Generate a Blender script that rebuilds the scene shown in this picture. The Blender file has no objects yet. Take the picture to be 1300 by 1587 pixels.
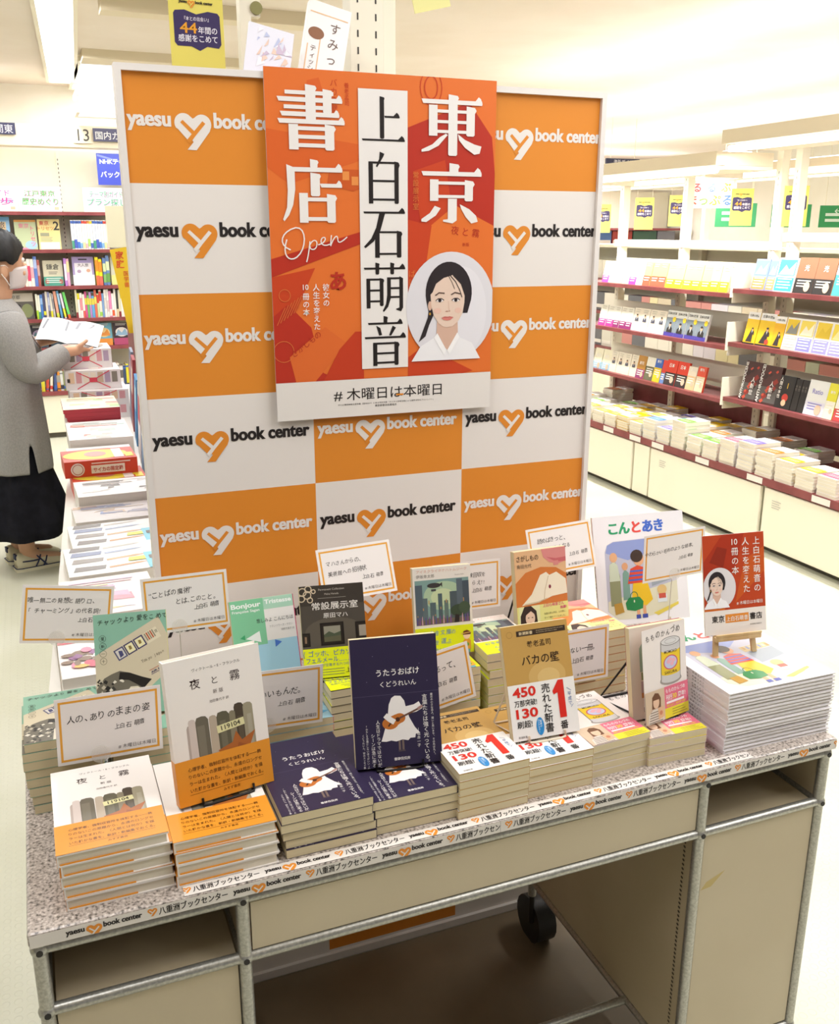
import bpy, math, random
from math import sin, cos, pi, radians
from mathutils import Matrix, Vector
random.seed(7)
SC = bpy.context.scene
COL = SC.collection

# ------------------------------------------------------------------ camera
cam = bpy.data.cameras.new('camera')
cam.sensor_fit = 'HORIZONTAL'; cam.sensor_width = 36.0
cam.lens = 36.0 * 1476.118 / 1300.0
cam.clip_start = 0.05; cam.clip_end = 60
cam_o = bpy.data.objects.new('camera', cam); COL.objects.link(cam_o)
_X = Vector((0.92805375, 0.10383056, -0.35768067)); _Y = Vector((-0.37244315, 0.26266755, -0.89010778)); _Z = Vector((0.00153072, 0.95928357, 0.28244059))
M3 = Matrix((_X, _Y, _Z))
cam_o.matrix_world = Matrix.Translation((0, 0, 1.5)) @ M3.to_4x4()
SC.camera = cam_o

# ------------------------------------------------------------------ light and exposure
SC.view_settings.view_transform = 'Standard'; SC.view_settings.look = 'None'
SC.view_settings.gamma = 1.0; SC.view_settings.use_curve_mapping = False
SC.view_settings.exposure = 0.0
W = bpy.data.worlds.new('world'); SC.world = W; W.use_nodes = True
W.node_tree.nodes['Background'].inputs[0].default_value = (1.0, 0.98, 0.99, 1)
W.node_tree.nodes['Background'].inputs[1].default_value = 0.17
LAMP = 4.0       # strength of the fluorescent tubes' own glow
AREA = 0.60       # scale of the light the fixtures give

# ------------------------------------------------------------------ helpers
def lin(h):
    h = h.lstrip('#'); r = []
    for i in (0, 2, 4):
        c = int(h[i:i+2], 16) / 255.0
        r.append(c/12.92 if c <= 0.04045 else ((c+0.055)/1.055)**2.4)
    return (r[0], r[1], r[2], 1.0)
_mc = {}
def mat(hexc, rough=0.5, metal=0.0, spec=0.4, key=''):
    k = (hexc, rough, metal, spec, key)
    if k in _mc: return _mc[k]
    m = bpy.data.materials.new('paint_' + hexc.strip('#') + key); m.use_nodes = True
    b = m.node_tree.nodes['Principled BSDF']
    b.inputs['Base Color'].default_value = lin(hexc); b.inputs['Roughness'].default_value = rough
    b.inputs['Metallic'].default_value = metal; b.inputs['Specular IOR Level'].default_value = spec
    _mc[k] = m
    return m
def nodes_of(name):
    m = bpy.data.materials.new(name); m.use_nodes = True
    nt = m.node_tree
    return m, nt, nt.nodes['Principled BSDF']
def noise_mat(name, c1, c2, scale=(10, 10, 10), rough=0.5, lo=0.4, hi=0.6, detail=4, bump=0.0, metal=0.0, spec=0.4, nscale=1.0):
    m, nt, b = nodes_of(name)
    tc = nt.nodes.new('ShaderNodeTexCoord'); mp = nt.nodes.new('ShaderNodeMapping'); mp.inputs['Scale'].default_value = scale
    nz = nt.nodes.new('ShaderNodeTexNoise'); nz.inputs['Detail'].default_value = detail; nz.inputs['Scale'].default_value = nscale
    rp = nt.nodes.new('ShaderNodeValToRGB'); rp.color_ramp.elements[0].position = lo; rp.color_ramp.elements[1].position = hi
    rp.color_ramp.elements[0].color = lin(c1); rp.color_ramp.elements[1].color = lin(c2)
    L = nt.links.new
    L(tc.outputs['Object'], mp.inputs['Vector']); L(mp.outputs[0], nz.inputs['Vector']); L(nz.outputs['Fac'], rp.inputs[0]); L(rp.outputs[0], b.inputs['Base Color'])
    b.inputs['Roughness'].default_value = rough; b.inputs['Metallic'].default_value = metal; b.inputs['Specular IOR Level'].default_value = spec
    if bump:
        bp = nt.nodes.new('ShaderNodeBump'); bp.inputs['Strength'].default_value = bump; bp.inputs['Distance'].default_value = 0.002
        L(nz.outputs['Fac'], bp.inputs['Height']); L(bp.outputs[0], b.inputs['Normal'])
    return m
def emit_mat(name, hexc, s):
    m = bpy.data.materials.new(name); m.use_nodes = True; nt = m.node_tree; nt.nodes.clear()
    e = nt.nodes.new('ShaderNodeEmission'); o = nt.nodes.new('ShaderNodeOutputMaterial')
    e.inputs[0].default_value = lin(hexc); e.inputs[1].default_value = s
    nt.links.new(e.outputs[0], o.inputs[0]); return m
def clear_mat(name, tint='#ffffff', alpha=0.25):
    m = bpy.data.materials.new(name); m.use_nodes = True; nt = m.node_tree; b = nt.nodes['Principled BSDF']
    b.inputs['Base Color'].default_value = lin(tint); b.inputs['Roughness'].default_value = 0.12; b.inputs['Alpha'].default_value = alpha
    return m

_tc = {}
def glyphs(s, bold=0.0, shear=0.0, res=3):
    k = (s, bold, shear, res)
    if k in _tc: return _tc[k]
    cu = bpy.data.curves.new('text', 'FONT'); cu.body = s; cu.resolution_u = res; cu.offset = bold; cu.shear = shear
    ob = bpy.data.objects.new('text', cu)
    me = bpy.data.meshes.new_from_object(ob)
    vs = [(v.co.x, v.co.y) for v in me.vertices]; fs = [tuple(p.vertices) for p in me.polygons]
    if not vs: vs = [(0, 0)]
    r = (vs, fs, min(v[0] for v in vs), max(v[0] for v in vs), min(v[1] for v in vs), max(v[1] for v in vs))
    bpy.data.objects.remove(ob); bpy.data.meshes.remove(me); bpy.data.curves.remove(cu)
    _tc[k] = r
    return r

class Art:
    """flat printing on a surface: polygons in metres, u right and v up, in thin layers of ink"""
    def __init__(s): s.items = []
    def poly(s, pts, c, l=1): s.items.append((list(pts), [tuple(range(len(pts)))], c, l)); return s
    def rect(s, x0, y0, x1, y1, c, l=1): return s.poly([(x0, y0), (x1, y0), (x1, y1), (x0, y1)], c, l)
    def disc(s, cx, cy, rx, ry, c, l=1, n=24, a0=0, a1=2*pi):
        full = abs(a1 - a0) > 6.28
        return s.poly([(cx + rx*cos(a0 + (a1-a0)*i/(n if full else n-1)), cy + ry*sin(a0 + (a1-a0)*i/(n if full else n-1))) for i in range(n)], c, l)
    def stroke(s, pts, w, c, l=1, taper=False):
        n = len(pts); L = []; R = []
        for i, (x, y) in enumerate(pts):
            a = pts[max(0, i-1)]; b = pts[min(n-1, i+1)]; dx, dy = b[0]-a[0], b[1]-a[1]; d = math.hypot(dx, dy) or 1
            ww = w/2 * (1 if not taper else max(.25, sin(pi*(i+.6)/(n+.2))))
            L.append((x - dy/d*ww, y + dx/d*ww)); R.append((x + dy/d*ww, y - dx/d*ww))
        for i in range(n-1): s.poly([L[i], R[i], R[i+1], L[i+1]], c, l)
        return s
    def ring(s, cx, cy, r, w, c, l=1, ry=None, n=20):
        ry = ry or r
        return s.stroke([(cx + r*cos(2*pi*i/n), cy + ry*sin(2*pi*i/n)) for i in range(n+1)], w, c, l)
    def frame(s, x0, y0, x1, y1, w, c, l=1):
        s.rect(x0, y0, x1, y0+w, c, l); s.rect(x0, y1-w, x1, y1, c, l); s.rect(x0, y0+w, x0+w, y1-w, c, l); return s.rect(x1-w, y0+w, x1, y1-w, c, l)
    def text(s, t, x, y, size, c, l=2, align='l', bold=0.0, sx=1.0, rot=0.0, shear=0.0, res=3, width=None):
        vs, fs, x0, x1, y0, y1 = glyphs(t, bold, shear, res)
        if width: sx = width / max(1e-6, (x1-x0)*size)
        ox = {'l': -x0, 'c': -(x0+x1)/2, 'r': -x1}[align]
        ca, sa = cos(rot), sin(rot); P = []
        for a, b in vs:
            a = (a+ox)*size*sx; b = b*size
            P.append((x + a*ca - b*sa, y + a*sa + b*ca))
        s.items.append((P, fs, c, l)); return s
    def vtext(s, t, x, y, size, c, l=2, pitch=1.05, bold=0.0, res=2, sx=1.0):
        for ch in t:                      # x = column centre, y = top
            if ch != ' ':
                vs, fs, x0, x1, y0, y1 = glyphs(ch, bold, 0, res)
                if ch in 'ー—…~―':
                    P = [(x + (b-(y0+y1)/2)*size, y - size*.5 - (a-(x0+x1)/2)*size) for a, b in vs]
                elif ch in '、。':
                    P = [(x + size*.32 + (a-x1)*size + size*.12, y - size*.1 + (b-y1)*size) for a, b in vs]
                else:
                    P = [(x + (a-(x0+x1)/2)*size*sx, y - size*.5 + (b-.38)*size) for a, b in vs]
                s.items.append((P, fs, c, l))
            y -= size*pitch
        return s
    def hand(s, t, x, y, size, c='#2b2728', l=3, rise=0.0, seed=1, pitch=.93):
        rg = random.Random(seed)          # loose handwriting, one glyph at a time
        for ch in t:
            sz = size*rg.uniform(.86, 1.08)
            if ch != ' ': s.text(ch, x, y + rg.uniform(-.05, .05)*size, sz, c, l, 'l', .001, .92, rise + rg.uniform(-.09, .09), .12, 2)
            adv = (1.0 if ord(ch) > 0x2fff else .55) * size * pitch
            if ch in '、。,': adv *= .6
            x += adv*cos(rise); y += adv*sin(rise)
        return s
    def add(s, o, dx=0, dy=0, k=1.0, rot=0.0, dl=0, kx=None):
        ca, sa = cos(rot), sin(rot); kx = kx or k
        for P, fs, c, l in o.items:
            s.items.append(([(dx + (a*kx*ca - b*k*sa), dy + (a*kx*sa + b*k*ca)) for a, b in P], fs, c, l+dl))
        return s
    def clip(s, x0, y0, x1, y1):
        """cut everything to a rectangle"""
        out = []
        def cut(poly, f, inter):
            r = []
            for i in range(len(poly)):
                a, b = poly[i-1], poly[i]
                if f(b):
                    if not f(a): r.append(inter(a, b))
                    r.append(b)
                elif f(a): r.append(inter(a, b))
            return r
        def ix(v):
            return lambda a, b: (v, a[1] + (b[1]-a[1])*(v-a[0])/(b[0]-a[0]))
        def iy(v):
            return lambda a, b: (a[0] + (b[0]-a[0])*(v-a[1])/(b[1]-a[1]), v)
        for P, fs, c, l in s.items:
            xs = [p[0] for p in P]; ys = [p[1] for p in P]
            if min(xs) >= x0 and max(xs) <= x1 and min(ys) >= y0 and max(ys) <= y1: out.append((P, fs, c, l)); continue
            if max(xs) <= x0 or min(xs) >= x1 or max(ys) <= y0 or min(ys) >= y1: continue
            P2 = []; f2 = []
            for f in fs:
                q = [P[i] for i in f]
                q = cut(q, lambda p: p[0] >= x0, ix(x0)) if q else q
                q = cut(q, lambda p: p[0] <= x1, ix(x1)) if q else q
                q = cut(q, lambda p: p[1] >= y0, iy(y0)) if q else q
                q = cut(q, lambda p: p[1] <= y1, iy(y1)) if q else q
                if len(q) >= 3: f2.append(tuple(range(len(P2), len(P2)+len(q)))); P2 += q
            if f2: out.append((P2, f2, c, l))
        s.items = out
        return s

INK_ROUGH = 0.42
class MB:
    """collects shapes into ONE mesh object"""
    def __init__(s): s.v = []; s.f = []; s.m = []; s.mats = []; s.sm = []
    def mi(s, m):
        if m not in s.mats: s.mats.append(m)
        return s.mats.index(m)
    def raw(s, vs, fs, m, smooth=False):
        o = len(s.v); s.v += [tuple(v) for v in vs]; k = s.mi(m)
        for f in fs: s.f.append(tuple(i+o for i in f)); s.m.append(k); s.sm.append(smooth)
        return s
    def box(s, x0, x1, y0, y1, z0, z1, m):
        return s.raw([(x0,y0,z0),(x1,y0,z0),(x1,y1,z0),(x0,y1,z0),(x0,y0,z1),(x1,y0,z1),(x1,y1,z1),(x0,y1,z1)],
                     [(0,3,2,1),(4,5,6,7),(0,1,5,4),(1,2,6,5),(2,3,7,6),(3,0,4,7)], m)
    def bbox(s, x0, x1, y0, y1, z0, z1, m, b=.003):
        """box with small bevels"""
        bx = min(b, abs(x1-x0)*.45, abs(y1-y0)*.45, abs(z1-z0)*.45)
        vs = []; 
        import bmesh
        bm = bmesh.new(); bmesh.ops.create_cube(bm, size=1)
        for v in bm.verts: v.co = Vector(((x0+x1)/2 + v.co.x*(x1-x0), (y0+y1)/2 + v.co.y*(y1-y0), (z0+z1)/2 + v.co.z*(z1-z0)))
        bmesh.ops.bevel(bm, geom=bm.edges[:], offset=bx, segments=2, affect='EDGES', profile=.5)
        bm.verts.index_update()
        s.raw([v.co[:] for v in bm.verts], [tuple(v.index for v in f.verts) for f in bm.faces], m); bm.free(); return s
    def tube(s, pts, r, m, n=10, cap=True, closed=False):
        P = [Vector(p) for p in pts]; N = len(P); vs = []; fs = []; up = None
        for i in range(N):
            a = P[(i-1) % N] if closed else P[max(0, i-1)]; b = P[(i+1) % N] if closed else P[min(N-1, i+1)]
            d = (b-a).normalized()
            if up is None: up = Vector((0, 0, 1)) if abs(d.z) < .9 else Vector((1, 0, 0))
            u = (up - d*up.dot(d)).normalized(); w = d.cross(u); up = u
            rr = r[i] if isinstance(r, (list, tuple)) else r
            vs += [P[i] + u*rr*cos(2*pi*k/n) + w*rr*sin(2*pi*k/n) for k in range(n)]
        for i in range(N if closed else N-1):
            j = (i+1) % N
            for k in range(n): fs.append((i*n+k, i*n+(k+1) % n, j*n+(k+1) % n, j*n+k))
        s.raw(vs, fs, m, True)
        if cap and not closed:
            s.raw(vs[:n], [tuple(range(n))[::-1]], m); s.raw(vs[-n:], [tuple(range(n))], m)
        return s
    def lathe(s, prof, m, c=(0,0,0), n=20, sx=1, sy=1, smooth=True):
        vs = []; fs = []
        for r, z in prof: vs += [(c[0]+r*sx*cos(2*pi*k/n), c[1]+r*sy*sin(2*pi*k/n), c[2]+z) for k in range(n)]
        for i in range(len(prof)-1):
            for k in range(n): fs.append((i*n+k, i*n+(k+1) % n, (i+1)*n+(k+1) % n, (i+1)*n+k))
        fs.append(tuple(range(n))[::-1]); fs.append(tuple(range((len(prof)-1)*n, len(prof)*n)))
        return s.raw(vs, fs, m, smooth)
    def sphere(s, c, r, m, n=16, k=10, sc=(1,1,1)):
        vs = []; fs = []
        for i in range(k+1):
            t = pi*i/k
            for j in range(n): vs.append((c[0]+r*sc[0]*sin(t)*cos(2*pi*j/n), c[1]+r*sc[1]*sin(t)*sin(2*pi*j/n), c[2]+r*sc[2]*cos(t)))
        for i in range(k):
            for j in range(n): fs.append((i*n+j, (i+1)*n+j, (i+1)*n+(j+1) % n, i*n+(j+1) % n))
        return s.raw(vs, fs, m, True)
    def art(s, a, fn, base=0.0001, eps=0.00012, rough=INK_ROUGH):
        n = {}
        for P, fs, c, l in a.items:
            m = mat(c, rough) if isinstance(c, str) else c
            n[l] = n.get(l, 0) + 1; hh = base + eps*l + eps*.9*((n[l] % 24)/24.0)
            s.raw([fn(u, v, hh) for u, v in P], fs, m)
        return s
    def build(s, name, parent=None, mw=None, loc=None, rz=0.0):
        me = bpy.data.meshes.new(name); me.from_pydata([tuple(v) for v in s.v], [], s.f)
        for m in s.mats: me.materials.append(m)
        me.polygons.foreach_set('material_index', s.m); me.polygons.foreach_set('use_smooth', s.sm)
        me.update()
        o = bpy.data.objects.new(name, me); COL.objects.link(o)
        if parent: o.parent = parent
        if mw is not None: o.matrix_world = mw
        elif loc is not None: o.location = loc; o.rotation_euler = (0, 0, rz)
        return o
def top(u, v, h): return (u, v, h)             # art on a surface facing +z
def front(y, x=0, z=0):                         # art on a surface facing -y
    return lambda u, v, h: (x+u, y-h, z+v)
def tag(o, label=None, cat=None, group=None, kind=None):
    if label: o['label'] = label
    if cat: o['category'] = cat
    if group: o['group'] = group
    if kind: o['kind'] = kind
    return o
def empty(name, loc=(0,0,0), rz=0.0):
    o = bpy.data.objects.new(name, None); COL.objects.link(o); o.location = loc; o.rotation_euler = (0, 0, rz); o.empty_display_size = .05
    return o
KIDS = {}
def kid(parent, child): KIDS.setdefault(parent.name, []).append(child); return child
def dup(o, mw, label=None, group=None):
    c = o.copy(); COL.objects.link(c); c.matrix_world = mw
    for k in ('label', 'group'):
        if k in c: del c[k]
    if label: c['label'] = label
    if group: c['group'] = group
    for ch in KIDS.get(o.name, []):
        d = ch.copy(); COL.objects.link(d); d.parent = c; d.matrix_parent_inverse = Matrix.Identity(4); kid(c, d)
        for g in KIDS.get(ch.name, []):
            e = g.copy(); COL.objects.link(e); e.parent = d; e.matrix_parent_inverse = Matrix.Identity(4); kid(d, e)
    return c
ORD = ['first','second','third','fourth','fifth','sixth','seventh','eighth','ninth','tenth','eleventh','twelfth','thirteenth','fourteenth','fifteenth','sixteenth','seventeenth','eighteenth','nineteenth','twentieth'] + ['twenty-' + w for w in ('first','second','third','fourth','fifth','sixth','seventh','eighth','ninth')] + ['thirtieth']
def pose(x, y, z, yaw=0.0, lean=None, roll=0.0):
    """lean = angle back from upright (a thing standing); None = lying flat"""
    m = Matrix.Translation((x, y, z)) @ Matrix.Rotation(yaw, 4, 'Z')
    if lean is not None: m = m @ Matrix.Rotation(pi/2 - lean, 4, 'X')
    return m @ Matrix.Rotation(roll, 4, 'Z')

# ------------------------------------------------------------------ shared materials
CREAM = noise_mat('cream_enamel', '#e6dcc4', '#ece3cd', (3,3,3), .45)
CREAMW = mat('#efe8d4', .5)
STEEL = noise_mat('worn_galvanised_steel', '#a3a19a', '#bdbbb4', (260,260,260), .36, .35, .65, metal=.7)
DARKSTEEL = mat('#3a3733', .5, .6)
RED = noise_mat('dark_red_shelf_board', '#7c393b', '#8b4546', (8,8,8), .45)
BLACKWIRE = mat('#1d1a19', .35, .2)
CREAMWIRE = mat('#dccdb4', .4)
CLEAR = clear_mat('clear_plastic', '#f4eee6', .22)
ORANGE = '#d9822b'; WHITE = '#e9e1da'; INK = '#231c1b'
def pages_mat(name, c1, c2):
    m, nt, b = nodes_of(name)
    tc = nt.nodes.new('ShaderNodeTexCoord'); mp = nt.nodes.new('ShaderNodeMapping'); mp.inputs['Scale'].default_value = (2, 2, 1500)
    nz = nt.nodes.new('ShaderNodeTexNoise'); nz.inputs['Scale'].default_value = 1; nz.inputs['Detail'].default_value = 2
    rp = nt.nodes.new('ShaderNodeValToRGB'); rp.color_ramp.elements[0].position = .3; rp.color_ramp.elements[1].position = .7
    rp.color_ramp.elements[0].color = lin(c1); rp.color_ramp.elements[1].color = lin(c2)
    L = nt.links.new; L(tc.outputs['Object'], mp.inputs['Vector']); L(mp.outputs[0], nz.inputs['Vector']); L(nz.outputs['Fac'], rp.inputs[0]); L(rp.outputs[0], b.inputs['Base Color'])
    b.inputs['Roughness'].default_value = .8; b.inputs['Specular IOR Level'].default_value = .1
    return m
PAGES = pages_mat('cream_page_edges', '#d3c29b', '#e4d6b4')
PAGESW = pages_mat('pale_page_edges', '#ddd2bd', '#ece4d3')

# ------------------------------------------------------------------ room
CZ = 2.5
def structure(o): o['kind'] = 'structure'; return o
def floor_mat():
    m, nt, b = nodes_of('cream_studded_rubber_floor')
    tc = nt.nodes.new('ShaderNodeTexCoord')
    vo = nt.nodes.new('ShaderNodeTexVoronoi'); vo.inputs['Scale'].default_value = 42; vo.inputs['Randomness'].default_value = 0.0
    rp = nt.nodes.new('ShaderNodeValToRGB'); rp.color_ramp.elements[0].position = .30; rp.color_ramp.elements[1].position = .36
    nz = nt.nodes.new('ShaderNodeTexNoise'); nz.inputs['Scale'].default_value = 2.5; nz.inputs['Detail'].default_value = 6
    mx = nt.nodes.new('ShaderNodeValToRGB'); mx.color_ramp.elements[0].color = lin('#d2d1bb'); mx.color_ramp.elements[1].color = lin('#dbdac8'); mx.color_ramp.elements[0].position = .35; mx.color_ramp.elements[1].position = .65
    bp = nt.nodes.new('ShaderNodeBump'); bp.inputs['Strength'].default_value = .35; bp.inputs['Distance'].default_value = .002
    L = nt.links.new
    L(tc.outputs['Object'], vo.inputs['Vector']); L(vo.outputs['Distance'], rp.inputs[0]); L(rp.outputs[0], bp.inputs['Height']); L(bp.outputs[0], b.inputs['Normal'])
    L(tc.outputs['Object'], nz.inputs['Vector']); L(nz.outputs['Fac'], mx.inputs[0]); L(mx.outputs[0], b.inputs['Base Color'])
    b.inputs['Roughness'].default_value = .35
    return m
structure(MB().box(-5, 9, -3, 12.4, -.05, 0, floor_mat()).build('floor'))
CEIL = noise_mat('cream_ceiling_paint', '#e6dacd', '#eadfd4', (2,2,2), .8)
structure(MB().box(-5, 9, -3, 12.4, CZ, CZ+.1, CEIL).build('ceiling'))
WALLM = noise_mat('cream_wall_paint', '#e9e4d6', '#eeeadf', (2,2,2), .7)
structure(MB().box(-5, 2.4, 7.86, 7.96, 0, CZ, WALLM).build('wall_back'))
structure(MB().box(2.3, 2.4, 7.96, 12.3, 0, CZ, WALLM).build('wall_niche'))
structure(MB().box(2.3, 9, 12.3, 12.4, 0, CZ, WALLM).build('wall_far'))
structure(MB().box(8.9, 9, -3, 12.3, 0, CZ, WALLM).build('wall_right'))
structure(MB().box(-5, -4.9, -3, 7.86, 0, CZ, WALLM).build('wall_left'))
BEAM = mat('#e2d5bb', .7)
structure(MB().box(-.9, 2.3, 7.44, 7.62, 2.06, 2.2, BEAM).build('trim_1'))
for i, (y0, y1, z0) in enumerate([(6.24, 6.46, 2.45), (4.86, 4.98, 2.44)]):
    structure(MB().box(.43, 1.38, y0, y1, z0, CZ, BEAM).build('trim_%d' % (i+2)))

# ceiling lamps: trough fixtures with a diffuser, running along the aisles
TUBE = emit_mat('fluorescent_diffuser', '#fdfdff', LAMP); SOFT = emit_mat('wide_soft_diffuser', '#fdfcfa', 1.5)
def ceiling_lamp(x0, x1, y0, y1, z, label, power, group='ceiling light troughs', rz=0.0):
    cx, cy = (x0+x1)/2, (y0+y1)/2
    r = empty('ceiling_lamp', (cx, cy, z), rz); tag(r, label, 'lamp', group)
    wx, wy = (x1-x0)/2, (y1-y0)/2
    f = MB()
    f.box(-wx, wx, -wy, -wy+.02, -.03, 0, CREAMW).box(-wx, wx, wy-.02, wy, -.03, 0, CREAMW).box(-wx, -wx+.02, -wy+.02, wy-.02, -.03, 0, CREAMW).box(wx-.02, wx, -wy+.02, wy-.02, -.03, 0, CREAMW)
    f.build('lamp_frame', r)
    MB().box(-wx+.02, wx-.02, -wy+.02, wy-.02, -.022, -.002, SOFT if wx > .4 else TUBE).build('diffuser', r)
    la = bpy.data.lights.new('ceiling_light', 'AREA'); la.shape = 'RECTANGLE'; la.size = (x1-x0)*.9; la.size_y = (y1-y0)*.95
    la.energy = power*AREA; la.color = (.97, .98, 1)
    lo = bpy.data.objects.new('ceiling_light', la); COL.objects.link(lo); lo.parent = r; lo.location = (0, 0, -.035)
    if z < CZ - .05:        # unseen uplights added above hanging fittings to brighten the ceiling
        lu = bpy.data.lights.new('uplight', 'AREA'); lu.shape = 'RECTANGLE'; lu.size = (x1-x0)*.9; lu.size_y = (y1-y0)*.8; lu.energy = power*(1.6 if z > 2.2 else .45)*AREA; lu.color = (1, .985, .97)
        uo = bpy.data.objects.new('uplight', lu); COL.objects.link(uo); uo.parent = r; uo.location = (0, 0, .01); uo.rotation_euler = (pi, 0, 0)
    return r
ceiling_lamp(.165, .365, 3.4, 7.5, CZ, 'long bright trough light on the ceiling over the left aisle', 90, rz=-.05)
ceiling_lamp(.42, 2.2, 6.50, 7.80, CZ, 'broad bright ceiling light between two beams, upper left of the panel', 26)
ceiling_lamp(.42, 2.2, 6.98, 7.34, 2.375, 'bright hanging light, upper of two in front of the back wall', 5)
ceiling_lamp(.42, 2.2, 7.06, 7.40, 2.275, 'bright hanging light, lower of two in front of the back wall', 4)
ceiling_lamp(-1.7, -.10, 7.0, 7.40, 2.40, 'broad bright light in front of the back wall at the far left', 10)
ceiling_lamp(-1.6, -1.4, 2.0, 6.8, CZ, 'trough light on the ceiling left of the standing person, out of frame', 70)
ceiling_lamp(-.30, -.10, .0, 1.7, CZ, 'trough light on the ceiling above the display desk, left row', 25)
ceiling_lamp(1.05, 1.25, .0, 1.7, CZ, 'trough light on the ceiling above the display desk, right row', 25)
ceiling_lamp(2.35, 2.55, -1.0, 2.6, CZ, 'trough light on the ceiling over the right aisle, out of frame', 105)
ceiling_lamp(3.2, 5.2, 10.6, 11.0, CZ, 'trough light on the ceiling by the far wall', 140)

ceiling_lamp(6.2, 6.5, 4.5, 10.5, 1.99, 'hanging trough light added beyond both gondolas to brighten the far end', 95)  # lamp added to brighten the area behind the gondolas
ceiling_lamp(2.8, 8.4, 11.3, 11.5, 2.08, 'long hanging light added before the far bookcase to brighten the wall', 110)  # lamp added to brighten the far wall
# ------------------------------------------------------------------ logo
def heart(fg, bg):
    a = Art(); P = []
    def T(x, y): return ((x-448)/254.0, (675-y)/254.0)
    out = [(535,612),(470,540)]
    out += [(512+64*cos(t), 500+64*sin(t)) for t in [radians(d) for d in range(150, 325, 14)]]
    out += [(575,470)]
    out += [(637+64*cos(t), 505+64*sin(t)) for t in [radians(d) for d in range(222, 395, 14)]]
    out += [(688,550),(590,675),(527,673),(572,622),(553,596)]
    a.poly([T(*p) for p in out], fg, 1)
    a.poly([T(*p) for p in [(488,496),(505,480),(580,550),(572,580),(558,566)]], bg, 2)
    a.poly([T(*p) for p in [(580,550),(640,484),(660,500),(590,578),(545,634),(524,612)]], bg, 2)
    return a
_logo = {}
def logo(fg, hc, bg):
    """the shop's word mark, about one unit wide, baseline at 0"""
    k = (fg, hc, bg)
    if k not in _logo:
        a = Art()
        [a.text('yaesu', d, 0, .115, fg, 2, 'l', .026, width=.240) for d in (0, .004)]
        a.add(heart(hc, bg), .262, -.125, .21, 0, 1)
        [a.text('book center', .485+d, 0, .115, fg, 2, 'l', .026, width=.509) for d in (0, .004)]
        _logo[k] = a
    return _logo[k]

# ------------------------------------------------------------------ back panel with the chequered print
PY = 1.633
X0, X1, ZT = .1557, 1.0255, 1.745
pr = empty('backdrop_panel', ((X0+X1)/2, PY, 0)); tag(pr, 'tall chequered orange and white panel with a white frame behind the book desk', 'display panel')
cxp = (X0+X1)/2
a = Art()
CX = [.163, .4525, .7455, 1.019]; RH = .1716; R0 = 1.736
ORG = '#e08a2c'; PW = '#e8e0da'
for c in range(3):
    for r in range(10):
        z1 = R0 - .0 - r*RH if r else 1.737
        zt_ = 1.737 if r == 0 else 1.5725 - (r-1)*RH
        zb_ = 1.5725 - r*RH
        org = (c + r) % 2 == 0
        a.rect(CX[c], zb_, CX[c+1], zt_, ORG if org else PW, 0)
        bg = ORG if org else PW
        lg = logo(PW if org else INK, PW if org else ORG, bg)
        zc = zb_ + (RH*.53 if r else RH*.50)
        off = [0, 0, 0][c]
        if c == 2: a.add(lg, CX[c]+.006, zc, .270, 0, 1)
        else: a.add(lg, CX[c]+.006, zc, .276, 0, 1)
m = MB(); m.box(X0+.008-cxp, X1-.006-cxp, .004, .020, .02, ZT-.008, mat(PW, .5))
a.clip(X0+.008, .02, X1-.006, ZT-.009)
m.art(a, lambda u, v, h: (u-cxp, .004-h, v), .0002, .0002, .48)
m.build('printed_board', pr)
FW = mat('#e6dfda', .4)
f = MB()
f.box(X0-cxp, X1-cxp, -.004, .028, ZT-.010, ZT, FW).box(X0-cxp, X1-cxp, -.004, .028, .004, .022, FW)
f.box(X0-cxp, X0+.010-cxp, -.004, .028, .022, ZT-.010, FW).box(X1-.010-cxp, X1-cxp, -.004, .028, .022, ZT-.010, FW)
f.build('panel_frame', pr)
for sx in (-.33, .33):
    MB().box(sx-.02, sx+.02, .0285, .075, 0, .03, mat('#4a4644', .5)).build('foot', pr)

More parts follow.
